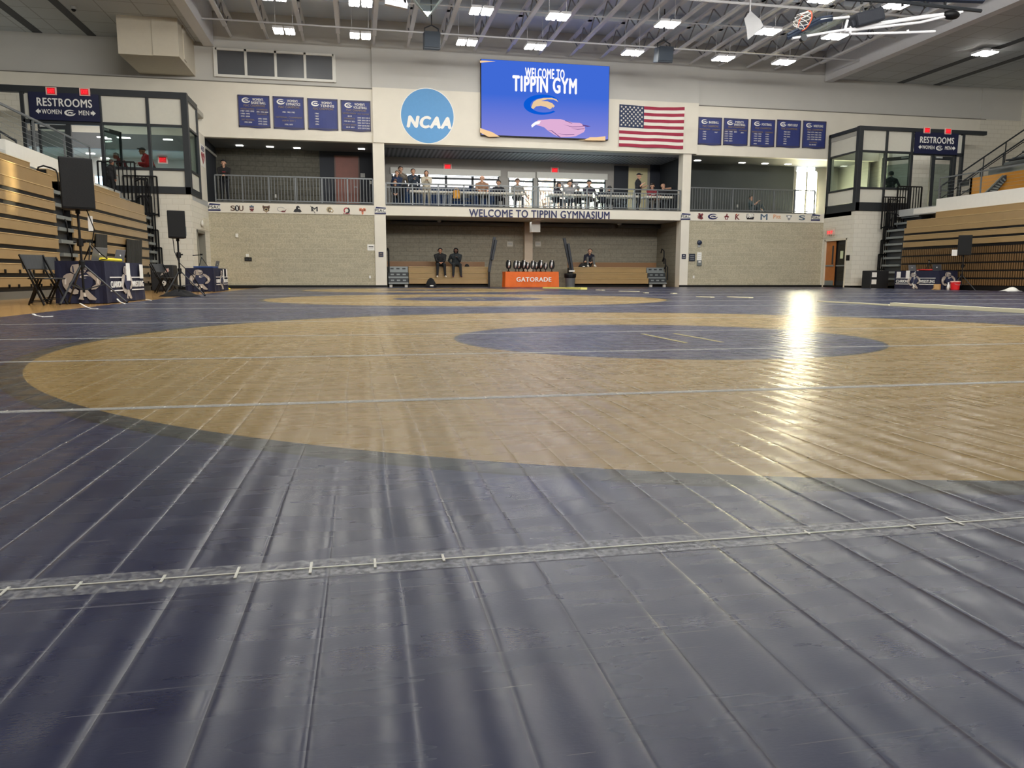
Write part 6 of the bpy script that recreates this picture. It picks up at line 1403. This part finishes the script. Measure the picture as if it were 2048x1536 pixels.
# trash can, bags
t = thing('trash_can', 'grey trash can with a black liner before the recess', 'trash can', (at(1140, 572, 1, 32.45).x, 32.45, -.0))
b = MB(); b.lathe([(.2, 0), (.23, .52)], (0, 0, 0), 18); b.build('body', mat('bin_grey', (92, 92, 92), .6), t, local=True)
b = MB(); b.lathe([(.235, .40), (.26, .44), (.27, .55), (.25, .60), (.2, .60)], (0, 0, 0), 18); b.build('liner', M_black, t, local=True)
def bag(x, y, z, sx, sy, sz, label, white=True):
    t = thing('dark_bag', label, 'bag', (x, y, z))
    b = MB(); b.grid(lambda u, v: (sx * (v ** .6 if v < 1 else 1) * cos(2 * pi * u) * (1 - .25 * (1 - v)), sy * v ** .6 * sin(2 * pi * u), sz * (1 - v ** 2.2) * (1 + .12 * sin(6 * pi * u))), 20, 8); b.build('body', M_blackcloth, t, local=True, smooth=True, solid=.01)
    if white: b = MB(); b.sphere((.02, -sy * .9, sz * .18), sx * .35, 1, .4, .35); b.build('pale_trim', M_lett, t, local=True)
bag(at(862, 576, 1, 32.4).x, 32.4, 0, .25, .16, .34, 'black backpack on the mat before the left recess bleachers')
bag(at(934, 534, 1, D + .7).x, D + .7, .885, .11, .1, .11, 'small dark cap lying on the left recess bleachers', False)
bag(at(1165, 533, 1, D + .75).x, D + .75, .885, .2, .14, .16, 'dark jacket heap on the right recess bleachers')
# ------------------------------------------------------------------ foam strips and peeled tape on the mats
def strip(name, pts, w_, h_, m_, label, cat='foam strip'):
    b = MB(); n_ = len(pts); L_ = []
    for i, p in enumerate(pts):
        d_ = (Vector(pts[min(i + 1, n_ - 1)]) - Vector(pts[max(i - 1, 0)])).normalized(); s_ = Vector((-d_.y, d_.x, 0)).normalized()
        L_.append([b.bm.verts.new(Vector(p) + s_ * w_ / 2), b.bm.verts.new(Vector(p) - s_ * w_ / 2), b.bm.verts.new(Vector(p) - s_ * w_ / 2 + ZU * h_), b.bm.verts.new(Vector(p) + s_ * w_ / 2 + ZU * h_)])
    for i in range(n_ - 1):
        for k in range(4): b._face([L_[i][k], L_[i][(k + 1) % 4], L_[i + 1][(k + 1) % 4], L_[i + 1][k]])
    b._face(L_[0]); b._face(L_[-1])
    return tag(b.build(name, m_, base=pts[0]), label, cat)
q = lambda px, py, z=.0: at(px, py, 2, z)
strip('foam_strip', [q(1089, 576.6), q(1137, 577.4)], .22, .045, M_pyellow, 'long pale yellow foam strip on the mat before the orange table')
strip('foam_strip', [q(1138, 578), q(1168, 579)], .26, .07, M_pyellow, 'short thick yellow foam strip at the right end of the long one')
M_cream = mat('cream_tape', (234, 226, 190), .5)
SE = 8.2
strip('seam_tape', [(SE + .06, 12.6, .0), (SE + .07, 11.6, .002), (SE + .04, 10.65, .002)], .05, .022, M_cream, 'cream strip of tape curling up along the mat seam, farther of the two long ones', 'tape')
strip('seam_tape', [(SE + .05, 10.6, .002), (SE + .07, 9.6, .002), (SE + .03, 8.7, .002), (SE + .06, 7.4, .002)], .09, .05, M_cream, 'cream strip of tape curling up along the mat seam, nearest of the two long ones', 'tape')
for i, (a, c) in enumerate((((1240, 582.8), (1277, 583.6)), ((1194, 580.4), (1207, 580.8)), ((1345, 587), (1350, 587.4)), ((1396, 594), (1425, 595)), ((1458, 594.3), (1502, 596)), ((1290, 586), (1294, 586.3)))):
    strip('tape_scrap', [q(*a), q(*c)], .12, .015, M_cream, 'pale scrap of tape on the far mat seam, %s from the left' % ORD[[1, 0, 3, 4, 5, 2][i]], 'tape')
for (pts, lab) in (([(q(66, 628.4)), q(72, 632), q(86, 634), q(105, 633)], 'white curl of tape at the edge of the mat, nearest at the left'), ([q(160, 607), q(172, 614), q(182, 617.5), q(195, 618)], 'white curl of tape at the mat edge below the speaker stand'), ([q(234, 598, .03), q(240, 604, .02), q(250, 608)], 'white curl of tape below the near corner of the printed tablecloth'), ([q(292, 599), q(302, 601)], 'white curl of tape at the far corner of the nearest left table')):
    strip('tape_curl', pts, .025, .006, M_paper, lab, 'tape')
b = MB(); p = q(1535, 575); b.lathe([(.03, 0), (.03, .14)], (0, 0, 0), 8); tag(b.build('white_marker', M_paper, base=p), 'tiny white upright marker on the mat before the right block wall', 'marker')
for (px, py, lab) in ((490, 1390, 'small dark crumb of rubber on the blue mat in the foreground'), (75, 1327, 'tiny black crumb on the blue mat at the lower left'), (689, 1214, 'tiny dark speck on the blue mat below the taped seam')):
    p = q(px, py); b = MB(); s_ = .0062 if px == 490 else .0032; b.sphere((0, 0, s_ * .5), s_, 1.7 if px == 490 else 1, 1, .7, n=8); tag(b.build('rubber_crumb', M_black, base=p, smooth=True), lab, 'crumb')
# ------------------------------------------------------------------ people
SKIN = {'l': (206, 160, 134), 'm': (168, 118, 92), 'd': (98, 66, 52)}
def cloth_mat(c): return mat('cloth_%d_%d_%d' % c, c, .85, vary=.2, scale=14)
def ik(S, H, l1, l2, hint):
    d = H - S; L_ = d.length
    if L_ > (l1 + l2) * .995: H = S + d * ((l1 + l2) * .995 / L_); d = H - S; L_ = d.length
    a = (l1 * l1 - l2 * l2 + L_ * L_) / (2 * L_); h = math.sqrt(max(0, l1 * l1 - a * a)); u = d / L_
    hv = Vector(hint); hv = hv - u * hv.dot(u)
    if hv.length < 1e-4: hv = Vector((0, 0, -1)) - u * u.z * -1
    return S + u * a + hv.normalized() * h, H
def person(loc, rz, s, pose, arms, top, legs, label, skin='l', hair=(40, 30, 26), head='short', shoe=(30, 30, 32), head_rot=(0, 0), lean=0., sleeves=True, seat=.45, side=0., mark=None, group=None, bulk=1.08):
    """one continuous body grown from a posed skeleton; local frame faces -Y, feet at z=0, height 1.75*s"""
    caps = []                                     # (p, q, r0, r1, tag)
    V3 = Vector
    def cap(p, q, r0, r1, tg): k_ = (bulk if tg in ('top', 'legs') else 1.0); caps.append((V3(p), V3(q), r0 * k_, r1 * k_, tg))
    stand_ = pose == 'stand'
    hz = .93 if stand_ else (seat + .10)
    tl = lean
    M = Matrix.Rotation(tl, 3, 'X') @ Matrix.Rotation(side, 3, 'Y')          # trunk lean forward (towards -Y) and sideways
    hip = V3((0, 0, hz)); T = lambda x, y, z: hip + M @ V3((x, y, z))
    # trunk
    cap(T(-.075, 0, .02), T(.075, 0, .02), .125, .125, 'legs' if stand_ else 'legs')
    cap(T(-.06, 0, .16), T(.06, 0, .16), .118, .118, 'top'); cap(T(-.085, 0, .34), T(.085, 0, .34), .125, .125, 'top')
    cap(T(0, 0, .08), T(0, .01, .36), .14, .15, 'top'); cap(T(-.15 * bulk, .01, .43), T(.15 * bulk, .01, .43), .07, .07, 'top')
    for x in (-1, 1): cap(T(.02 * x, .015, .53), T(.17 * bulk * x, .01, .45), .058, .058, 'top')
    nk = T(0, .005, .50)
    cap(nk, T(0, -.015, .60), .058, .052, 'top' if head == 'hood' else 'skin')
    hr = Matrix.Rotation(head_rot[1], 3, 'Z') @ Matrix.Rotation(head_rot[0], 3, 'X')
    hc = T(0, -.02, .665)
    Hd = lambda x, y, z: hc + hr @ V3((x, y, z))
    cap(Hd(0, .015, .045), Hd(0, -.02, .04), .092, .088, 'skin'); cap(Hd(0, -.02, 0), Hd(0, -.045, -.065), .075, .045, 'skin')
    cap(Hd(0, -.1, .02), Hd(0, -.118, -.015), .012, .017, 'skin')
    for x in (-1, 1):
        cap(Hd(.092 * x, .01, .02), Hd(.096 * x, .015, -.015), .018, .014, 'skin'); cap(Hd(.034 * x, -.094, .028), Hd(.036 * x, -.095, .028), .013, .013, 'eye')
    cap(Hd(-.02, -.089, -.05), Hd(.02, -.089, -.05), .009, .009, 'lip')
    # legs
    for x in (-1, 1):
        H0 = T(.095 * x, 0, -.02)
        if stand_: K = V3((.11 * x, -.03, .49)); A = V3((.12 * x, .02, .085)); F = V3((.14 * x, -.14, .035))
        elif pose == 'sit': K = V3((.15 * x, -.44, seat + .06)); A = V3((.16 * x, -.46, .09)); F = V3((.18 * x, -.62, .035))
        elif pose == 'hang': K = V3((.17 * x, -.42, seat + .07)); A = V3((.2 * x, -.50, seat - .46)); F = V3((.22 * x, -.64, seat - .53))
        else: K = V3((.13 * x, -.38 - .05 * x, seat + .40)); A = V3((.14 * x, -.52 - .1 * x, .09)); F = V3((.15 * x, -.68 - .1 * x, .04))
        cap(H0, K, .098, .066, 'legs'); cap(K, A, .064, .046, 'legs'); cap(A, A + (V3((0, 0, -.02))), .05, .048, 'shoe')
        cap(A + V3((0, .03, -.045)), F, .042, .04, 'shoe')
    # arms
    for x in (-1, 1):
        S = T(.195 * x * (1 + (bulk - 1) * .8), .01, .445); a = arms[0] if x < 0 else arms[1]
        if isinstance(a, str):
            a = {'down': (.27, -.02, hz - .02 - 0.06), 'lap': (.07, -.36, hz + .10), 'phone': (.05, -.28, hz + .26), 'chest': (.05, -.24, hz + .33), 'rail': (.12, -.36, hz + .16), 'clasp': (.035, -.38, hz + .17),
                 'behind_head': (.10, .06, hz + .70), 'face': (.08, -.16, hz + .56), 'table': (.18, -.40, hz + .18), 'out': (.42, -.12, hz + .06), 'knee': (.15, -.42, hz + .08), 'pocket': (.22, -.06, hz + .02)}[a]
            a = (a[0] * x, a[1], a[2])
        hint = V3((.5 * x, .4, -.8)) if a[2] < hz + .5 else V3((1. * x, -.2, .1))
        E, H_ = ik(S, V3(a), .285, .255, hint)
        cap(S, E, .062, .048, 'top'); cap(E, H_, .047, .034, 'top' if sleeves else 'skin')
        # hand: palm, four fingers of unequal length with a knuckle bend, thumb from the side of the palm
        d = (H_ - E).normalized(); sd = d.cross(V3((0, 0, 1)));
        if sd.length < .2: sd = V3((1, 0, 0))
        sd.normalize(); nr = sd.cross(d).normalized()
        if nr.z > 0: nr = -nr
        P0 = H_ + d * .02; P1 = H_ + d * .085
        for o in (-.022, 0, .022): cap(P0 + sd * o * .7, P1 + sd * o, .019, .016, 'skin')
        for o, l in ((-.033, .052), (-.011, .066), (.011, .07), (.033, .062)):
            b0 = P1 + sd * o; b1 = b0 + (d * .75 + nr * .5).normalized() * l * .6; cap(b0, b1, .0105, .010, 'skin'); cap(b1, b1 + (d * .25 + nr * .9).normalized() * l * .45, .010, .009, 'skin')
        th = P0 + sd * (-.03 * x); t1 = th + (d * .6 - sd * .7 * x + nr * .2).normalized() * .04; cap(th, t1, .013, .011, 'skin'); cap(t1, t1 + (d * .9 + nr * .4).normalized() * .03, .011, .009, 'skin')
    # one skin over all of it
    b = MB()
    for p, q_, r0, r1, tg in caps:
        ax = q_ - p; L_ = ax.length; z = ax / L_ if L_ > 1e-6 else V3((0, 0, 1)); x_ = z.cross(V3((0, 1, 0)))
        if x_.length < 1e-3: x_ = z.cross(V3((1, 0, 0)))
        x_.normalize(); y_ = z.cross(x_); n_ = 12 if r0 > .03 else 8; rings = []
        prof = [(r0 * cos(a), -r0 * sin(a)) for a in (1.35, .8, .3)] + [(r1 * cos(a), L_ + r1 * sin(a)) for a in (.3, .8, 1.35)]
        for r_, h in prof: rings.append([b.bm.verts.new(p + z * h + (x_ * cos(2 * pi * k / n_) + y_ * sin(2 * pi * k / n_)) * r_) for k in range(n_)])
        for i in range(len(rings) - 1):
            for k in range(n_): b._face([rings[i][k], rings[i][(k + 1) % n_], rings[i + 1][(k + 1) % n_], rings[i + 1][k]])
        b._face(rings[0][::-1]); b._face(rings[-1])
    bmesh.ops.recalc_face_normals(b.bm, faces=b.bm.faces)
    me = bpy.data.meshes.new('tmp'); b.bm.to_mesh(me); b.bm.free(); ob = bpy.data.objects.new('tmp', me); C.objects.link(ob)
    rm = ob.modifiers.new('r', 'REMESH'); rm.mode = 'VOXEL'; rm.voxel_size = .0125
    sm = ob.modifiers.new('s', 'SMOOTH'); sm.factor = .5; sm.iterations = 3
    dg = bpy.context.evaluated_depsgraph_get(); me2 = bpy.data.meshes.new_from_object(ob.evaluated_get(dg)); bpy.data.objects.remove(ob); bpy.data.meshes.remove(me)
    me2.name = 'person_body'
    tags = ['top', 'legs', 'skin', 'shoe', 'eye', 'lip']; me2.materials.clear()
    for mm in (cloth_mat(top), cloth_mat(legs), mat('skin_' + skin, SKIN[skin], .5), cloth_mat(shoe), mat('eye_dark', (30, 24, 22), .3), mat('lip_' + skin, tuple(int(c * .8) for c in SKIN[skin]), .5)): me2.materials.append(mm)
    n_ = len(me2.polygons); cen = np.empty(n_ * 3, 'f'); me2.polygons.foreach_get('center', cen); cen = cen.reshape(-1, 3)
    best = np.full(n_, 1e9); idx = np.zeros(n_, 'i')
    for p, q_, r0, r1, tg in caps:
        P, Q = np.array(p), np.array(q_); d = Q - P; t_ = np.clip(((cen - P) @ d) / max(1e-9, d @ d), 0, 1)
        dist = np.linalg.norm(cen - (P + t_[:, None] * d), axis=1) - (r0 + (r1 - r0) * t_)
        m_ = dist < best; best[m_] = dist[m_]; idx[m_] = tags.index(tg)
    me2.polygons.foreach_set('material_index', idx); me2.polygons.foreach_set('use_smooth', np.ones(n_, bool))
    root = thing('person', label, 'person', loc, rz, group); root.scale = (s, s, s)
    bo = bpy.data.objects.new('body', me2); C.objects.link(bo); bo.parent = root
    # hair or headwear
    b = MB(); b.sphere((0, 0, 0), .108 if head != 'hood' else .125, 1, 1.06, 1.02, n=18)
    lo = {'short': lambda v: v.z < -.02 + (.05 if v.y < -.04 else 0) - (.06 if v.y > .03 else 0), 'curly': lambda v: v.z < -.01 + (.05 if v.y < -.04 else 0) - (.03 if v.y > .03 else 0), 'long': lambda v: v.y < -.045 and v.z < .055, 'hood': lambda v: v.y < -.05 and v.z < .075,
          'cap': lambda v: v.z < .012, 'beanie': lambda v: v.z < .0, 'bald': lambda v: v.z < -.06 or v.z > .0 or v.y < .0, 'thin': lambda v: v.z < .045 + (.03 if v.y < -.05 else 0) - (.07 if v.y > .02 else 0)}[head]
    bmesh.ops.delete(b.bm, geom=[v for v in b.bm.verts if lo(v.co)], context='VERTS')
    if head == 'curly':
        for v in b.bm.verts: v.co *= 1.16 + .08 * sin(60 * v.co.x) * sin(55 * v.co.y + 1) * sin(50 * v.co.z)
    if head == 'long':
        for v in b.bm.verts:
            if v.co.z < 0: v.co.z *= 1.9; v.co.y += .02
    if head == 'hood':
        for v in b.bm.verts:
            if v.co.z < -.02: v.co.z *= 1.5; v.co.x *= 1.1
    if head == 'cap': b.plate([(-.075, .0), (-.06, -.1), (0, -.125), (.06, -.1), (.075, .0)], (0, -.06, .035), XR, (0, 1, 0), .008)
    bmesh.ops.transform(b.bm, matrix=Matrix.Translation(Hd(0, 0, .05)) @ hr.to_4x4(), verts=b.bm.verts)
    hm = cloth_mat(hair) if head in ('cap', 'beanie', 'hood') else mat('hair_%d' % hair[0], hair, .6)
    b.build({'cap': 'baseball_cap', 'beanie': 'knit_hat', 'hood': 'hood'}.get(head, 'hair'), hm, root, local=True, smooth=True, solid=.01)
    if mark:
        b = MB(); c_ = T(mark[0], -.155, mark[1]); b.plate([(-mark[2], -mark[3]), (mark[2], -mark[3]), (mark[2], mark[3]), (-mark[2], mark[3])], c_, XR, M @ V3((0, 0, 1)), .004); b.build('chest_print', mark[4], root, local=True)
    return root
def topz(px, py, Y): p = at(px, py, 1, Y); return p.x, p.z
BK = (20, 21, 24)
# --- recess: two seated on the left bleachers, one on the right
def hanger(px, pyt, pf, label, **k):
    Y = YR + .40; x, zt = topz(px, pyt, Y); s = min(1.08, max(.85, (zt - .90) / .87))
    return person((x, Y, .90 - .45 * s), 0, s, 'hang', label=label, **k)
hanger(880, 499.5, 557, 'curly-haired person in a black hoodie seated on the recess bleachers, looking at a phone', arms=('phone_', 'lap') if False else ('lap', 'lap'), top=BK, legs=(22, 22, 26), skin='m', hair=(26, 20, 20), head='curly', bulk=1.34, shoe=(226, 216, 202), head_rot=(-.35, .15), lean=.14, mark=(.05, .32, .012, .025, M_lgrey))
hanger(911.5, 501, 557, 'hooded person in dark grey seated beside the curly-haired one in the recess', arms=('pocket', 'chest'), top=(28, 34, 38), legs=(26, 30, 34), skin='d', hair=(26, 32, 36), head='hood', bulk=1.34, shoe=(70, 40, 60), head_rot=(-.15, -.25), lean=.05)
x, zt = topz(1177, 492, D + 1.35); s = .95
person((x, D + 1.38, .89), 0, s, 'kneesup', ('lap', 'lap'), (26, 28, 44), (92, 92, 90), 'person in a dark T-shirt sitting knees up on the right recess bleachers', skin='l', hair=(70, 56, 44), head='short', shoe=(214, 208, 200), head_rot=(-.2, -.3), lean=.42, sleeves=False, seat=.04)
t = thing('mobile_phone', 'small dark phone held by the curly-haired person in the recess', 'phone', (at(880, 533, 1, YR + .0).x, YR + .02, at(880, 530, 1, YR).z))
b = MB(); b.obox((0, 0, 0), (.075, .15, .01), Matrix.Rotation(-.5, 3, 'X')); b.build('phone_body', M_black, t, local=True, bevel=.003)
# --- left balcony
Y = D + .5; x, zt = topz(447, 321, Y)
person((x, Y, DECK), R(6), (zt - DECK) / 1.72, 'stand', ('clasp', 'clasp'), (24, 22, 24), (24, 26, 34), 'person in a black hoodie and cap leaning on the left balcony rail with clasped hands', skin='l', hair=(24, 24, 26), head='cap', lean=.16, mark=(0, .34, .06, .012, mat('ink_red')), head_rot=(-.12, -.15))
# --- middle balcony, standing
def stander(px, pyt, Y, label, rz=0, **k):
    x, zt = topz(px, pyt, Y); s = (zt - DECK) / 1.755; return person((x, Y, DECK), rz, min(1.2, max(.7, s)), 'stand', label=label, **k)
def sitter(px, pyt, Y, label, rz=0, **k):
    x, zt = topz(px, pyt, Y); s = (zt - DECK) / 1.33; return person((x, Y, DECK), rz, min(1.12, max(.8, s)), 'sit', label=label, **k)
GR = (92, 90, 88)
stander(801, 332.5, D + 1.5, 'tall person in a grey-brown top standing at the left end of the middle balcony', arms=('down', 'down'), top=(112, 104, 94), legs=(40, 42, 48), hair=(40, 34, 32), head='short', head_rot=(-.1, .4))
stander(794, 341, D + 1.05, 'person in a blue jacket before the tall one at the left of the middle balcony', rz=R(-20), arms=('pocket', 'chest'), top=(34, 50, 80), legs=(34, 36, 42), hair=(120, 104, 84), head='short', head_rot=(-.2, -.3))
sitter(790, 364, D + .5, 'brown-haired person seated low behind the rail at the far left of the middle balcony', arms=('lap', 'lap'), top=(32, 34, 40), legs=(36, 38, 44), hair=(130, 92, 72), head='long')
stander(826, 337, D + .9, 'dark-haired person in a navy sweatshirt standing, third from the left on the middle balcony', rz=R(10), arms=('phone', 'phone') if False else ('chest', 'down'), top=(42, 52, 66), legs=(30, 32, 38), hair=(26, 26, 28), head='short', head_rot=(-.25, .2), mark=(0, .33, .07, .012, M_goldlett))
stander(852.5, 341, D + .7, 'person in a cream sweater standing with hands together on the middle balcony', arms=('chest', 'chest'), top=(196, 188, 170), legs=(150, 144, 130), hair=(34, 28, 26), head='long', head_rot=(-.2, .1))
# seated at the tables
YT = D + 1.75
sitter(964, 355, YT, 'bald person in a tan top seated at the middle balcony tables', arms=('table', 'table'), top=(150, 116, 92), legs=(60, 58, 56), hair=(120, 90, 70), head='bald', head_rot=(0, -.6), seat=.5)
sitter(997, 362, YT, 'short-haired person in a dark jacket seated right of the bald one in tan', arms=('table', 'table'), top=(34, 36, 44), legs=(40, 42, 50), hair=(44, 36, 32), head='short', head_rot=(.05, -.5))
sitter(1034, 359, YT - .1, 'bearded person in a hooded grey sweatshirt leaning on the table before the second window', arms=('table', 'out'), top=(140, 138, 132), legs=(50, 52, 60), hair=(70, 62, 58), head='beanie', head_rot=(-.05, .25), lean=.12)
sitter(1112, 367, YT - .2, 'person in a dark hood slumped at the table before the last window', rz=R(35), arms=('table', 'table'), top=(40, 40, 54), legs=(36, 38, 48), hair=(36, 36, 48), head='hood', lean=.25)
sitter(1139, 363, YT + .6, 'person in grey sleeves holding both hands behind the head on the middle balcony', arms=('behind_head', 'behind_head'), top=(150, 148, 150), legs=(44, 46, 54), hair=(40, 34, 34), head='short', head_rot=(.1, .2))
sitter(1156, 374, YT - .3, 'dark clothed person seated right of the one with hands behind the head', rz=R(160), arms=('lap', 'lap'), top=(28, 30, 38), legs=(30, 32, 40), hair=(26, 26, 30), head='short')
sitter(1178, 362, YT - .3, 'person in a dark top and cap seated before the right part of the last window', arms=('table', 'out'), top=(42, 40, 56), legs=(104, 100, 96), hair=(36, 38, 48), head='cap', head_rot=(-.1, 0))
sitter(1205, 389, D + .7, 'low seated person in dark blue turned away behind the rail, right of the windows', rz=R(180), arms=('lap', 'lap'), top=(32, 42, 56), legs=(30, 34, 42), hair=(28, 32, 42), head='hood', lean=.3)
sitter(1219, 374, YT, 'dark-haired person seated in the shade right of the last window', rz=R(150), arms=('lap', 'lap'), top=(36, 38, 44), legs=(36, 38, 44), hair=(30, 28, 30), head='curly')
stander(1277, 346, D + 1.0, 'tall person in a black T-shirt and cap standing at the right of the middle balcony', rz=R(55), arms=('chest', (.2, -.3, 1.18)), top=(26, 28, 36), legs=(30, 32, 38), hair=(26, 28, 34), head='cap', sleeves=False, mark=(0, .3, .05, .08, M_lgrey))
sitter(1304.5, 368, D + 1.3, 'person in a maroon shirt seated and looking up at the one in the black T-shirt', rz=R(0), arms=('lap', 'knee'), top=(122, 36, 48), legs=(112, 106, 98), hair=(50, 36, 32), head='short', head_rot=(.35, -.45), sleeves=False, mark=(0, .3, .1, .02, M_lgrey))
sitter(1326, 368, D + 1.75, 'bald person with a hand to the head, seated at the right of the middle balcony', rz=R(0), arms=('table', 'face'), top=(44, 44, 50), legs=(50, 50, 56), hair=(120, 80, 66), head='bald', head_rot=(-.3, .4), sleeves=False)
# --- right balcony, left and right lobbies
x, zt = topz(1508, 383, D + 1.1)
person((x, D + 1.15, DECK), R(40), .95, 'kneesup', ((-.12, -.30, .62), 'knee'), (70, 88, 92), (54, 66, 70), 'person in dull blue-green sitting low behind the right balcony rail with a bare forearm raised', skin='l', hair=(60, 66, 66), head='short', seat=.06, sleeves=False, lean=-.2)
x, zt = topz(250, 309, 31.2)
person((x, 31.2, DECK), R(-60), (zt - DECK) / 1.62, 'stand', ('rail', 'rail'), (96, 26, 34), (44, 42, 44), 'person in a dark red jacket bending forward inside the left lobby', skin='m', hair=(36, 34, 34), head='short', bulk=1.3, lean=.5, head_rot=(-.2, .3))
x, zt = topz(300, 296, 30.9)
person((x, 30.9, DECK), R(-70), (zt - DECK) / 1.70, 'stand', ('rail', (.25, -.42, 1.1)), (172, 28, 32), (50, 48, 48), 'person in a bright red jacket and dark cap leaning inside the left lobby', skin='m', hair=(40, 40, 42), head='cap', bulk=1.35, lean=.38, head_rot=(-.1, .2))
x, zt = topz(219, 318, 28.9); b_ = 3.12
person((x, 28.9, b_), R(150), (zt - b_) / 1.75, 'stand', ('down', 'rail'), (30, 30, 32), (26, 26, 28), 'dark clothed person on the steps outside the left lobby doors', skin='m', hair=(52, 42, 38), head='short', head_rot=(-.1, 0), lean=.12)
x, zt = topz(1783, 342, 31.6)
person((x, 31.6, DECK), R(150), (zt - DECK) / 1.755, 'stand', ('pocket', 'pocket'), (40, 44, 46), (40, 42, 44), 'dark clothed person standing inside the right lobby', skin='m', hair=(46, 48, 48), head='short')

# ------------------------------------------------------------------ furniture of the middle balcony
M_ttop = mat('table_top_white', (226, 222, 210), .4)
def btable(xa, xb, label, y=D + .62):
    t = thing('folding_table', label, 'table', ((xa + xb) / 2, y + .35, DECK), 0, 'white tables behind the middle balcony rail')
    z = DECK + .72
    b = MB(); b.box(xa, xb, y, y + .7, z - .09, z); b.build('tabletop', M_ttop, t, bevel=.01)
    for x in (xa + .12, xb - .12):
        for yy in (y + .12, y + .58): b = MB(); b.bar((x, yy, DECK), (x, yy, z - .05), .03, .03); b.build('leg', M_grey, t)
xe = [at(p_, 395, 1, D + .62).x for p_ in (819, 895, 972, 1050, 1096, 1186, 1198, 1279, 1291, 1347)]
for i, (a, c) in enumerate(((0, 1), (1, 2), (2, 3), (4, 5), (6, 7), (8, 9))):
    btable(xe[a] + .01, xe[c] - .01, 'white folding table behind the middle balcony rail, %s from the left' % ORD[i])
chairs = [(913, D + 1.7, 'amber plastic chair by itself behind the white tables', True), (935, D + 1.9, 'black folding chair behind the second white balcony table', False), (1108, D + 2.0, 'black folding chair with the hooded person before the last window', False), (1168, D + 1.9, 'black folding chair behind the fourth white balcony table', False), (1245, D + 1.8, 'black folding chair behind the fifth white balcony table', False)]
for px, Y, lab, orange in chairs:
    p = at(px, 390, 1, Y); r_ = dup(fc, (p.x, Y, DECK), R(random.Random(px).uniform(-30, 30)), lab, 'chairs on the middle balcony')
p = at(913, 389, 1, D + .55); t = thing('orange_bag', 'amber coloured bag hanging behind the middle balcony rail', 'bag', (p.x, D + .55, p.z))
b = MB(); b.obox((0, 0, 0), (.30, .1, .36), None, 0, .9); b.build('bag_body', mat('amber_cloth', (226, 160, 50), .6, vary=.3, scale=12), t, local=True, bevel=.04)
b = MB(); b.tube([(-.09, 0, .17), (-.06, 0, .27), (.06, 0, .27), (.09, 0, .17)], .012, 6); b.build('bag_strap', mat('amber_cloth'), t, local=True)
for i, (px, w_, h_) in enumerate(((882, .1, .22), (931, .12, .2), (975, .1, .3), (1000, .14, .22), (1020, .16, .3), (1085, .3, .18), (1140, .2, .12))):
    p = at(px, 412, 1, D + .5); b = MB(); b.lathe([(w_ * .4, 0), (w_ * .5, h_ * .5), (w_ * .25, h_)], (0, 0, 0), 10)
    tag(b.build('white_jug', M_paper, smooth=True, base=(p.x, D + .5, DECK + .02)), 'small white container on the floor behind the middle balcony rail, %s from the left' % ORD[i], 'container', 'white containers under the balcony tables')
# ------------------------------------------------------------------ trees beyond the windows
def tree(x, y, h_, col, label, sd):
    rd = random.Random(sd); t = thing('tree', label, 'tree', (x, y, -1), 0, 'trees beyond the balcony windows')
    b = MB(); b.tube([(0, 0, 0), (.1, 0, h_ * .5), (0, .1, h_ * .8)], [.2, .14, .06], 8)
    for k in range(7): a = rd.uniform(0, 6.3); b.tube([(0, 0, h_ * (.35 + .05 * k)), (cos(a) * 1.2, sin(a) * 1.2, h_ * (.5 + .06 * k))], [.07, .02], 6)
    b.build('trunk', mat('bark', (110, 92, 78), .8), t, local=True)
    b = MB()
    for k in range(620):
        a, e, r_ = rd.uniform(0, 6.3), rd.uniform(-.5, 1), rd.uniform(.6, 1.9); c_ = Vector((cos(a) * r_, sin(a) * r_, h_ * (.72 + .22 * e)))
        b.obox(c_, (rd.uniform(.1, .26), .02, rd.uniform(.1, .24)), Matrix.Rotation(rd.uniform(0, 3), 3, 'Z') @ Matrix.Rotation(rd.uniform(-.8, .8), 3, 'X'))
    b.build('foliage', col, t, local=True)
for i, (px, dy, c_) in enumerate(((1040, 17, (226, 210, 196)), (1090, 9, (232, 196, 172)), (1130, 18, (236, 222, 210)), (1172, 12, (216, 210, 190)), (1204, 19, (224, 224, 214)))):
    Y = CB + dy; p = at(px, 380, 1, Y); tree(p.x, Y, 8.2, mat('leaf_%d' % i, c_, .8), 'pale autumn tree beyond the balcony windows, %s from the left' % ORD[i], i)
b = MB(); b.box(15, 57, 60, 72, -1, 12); struct('wall_sun_blocker', b, blocks('outside_brick', (196, 190, 182), (150, 146, 140), .5, .25))  # building added and sized to block the low sun from the middle windows
b = MB(); b.box(-60, 80, 40.5, 140, -1.4, -1.0); struct('ground', b, mat('outside_ground', (150, 150, 140), .9))
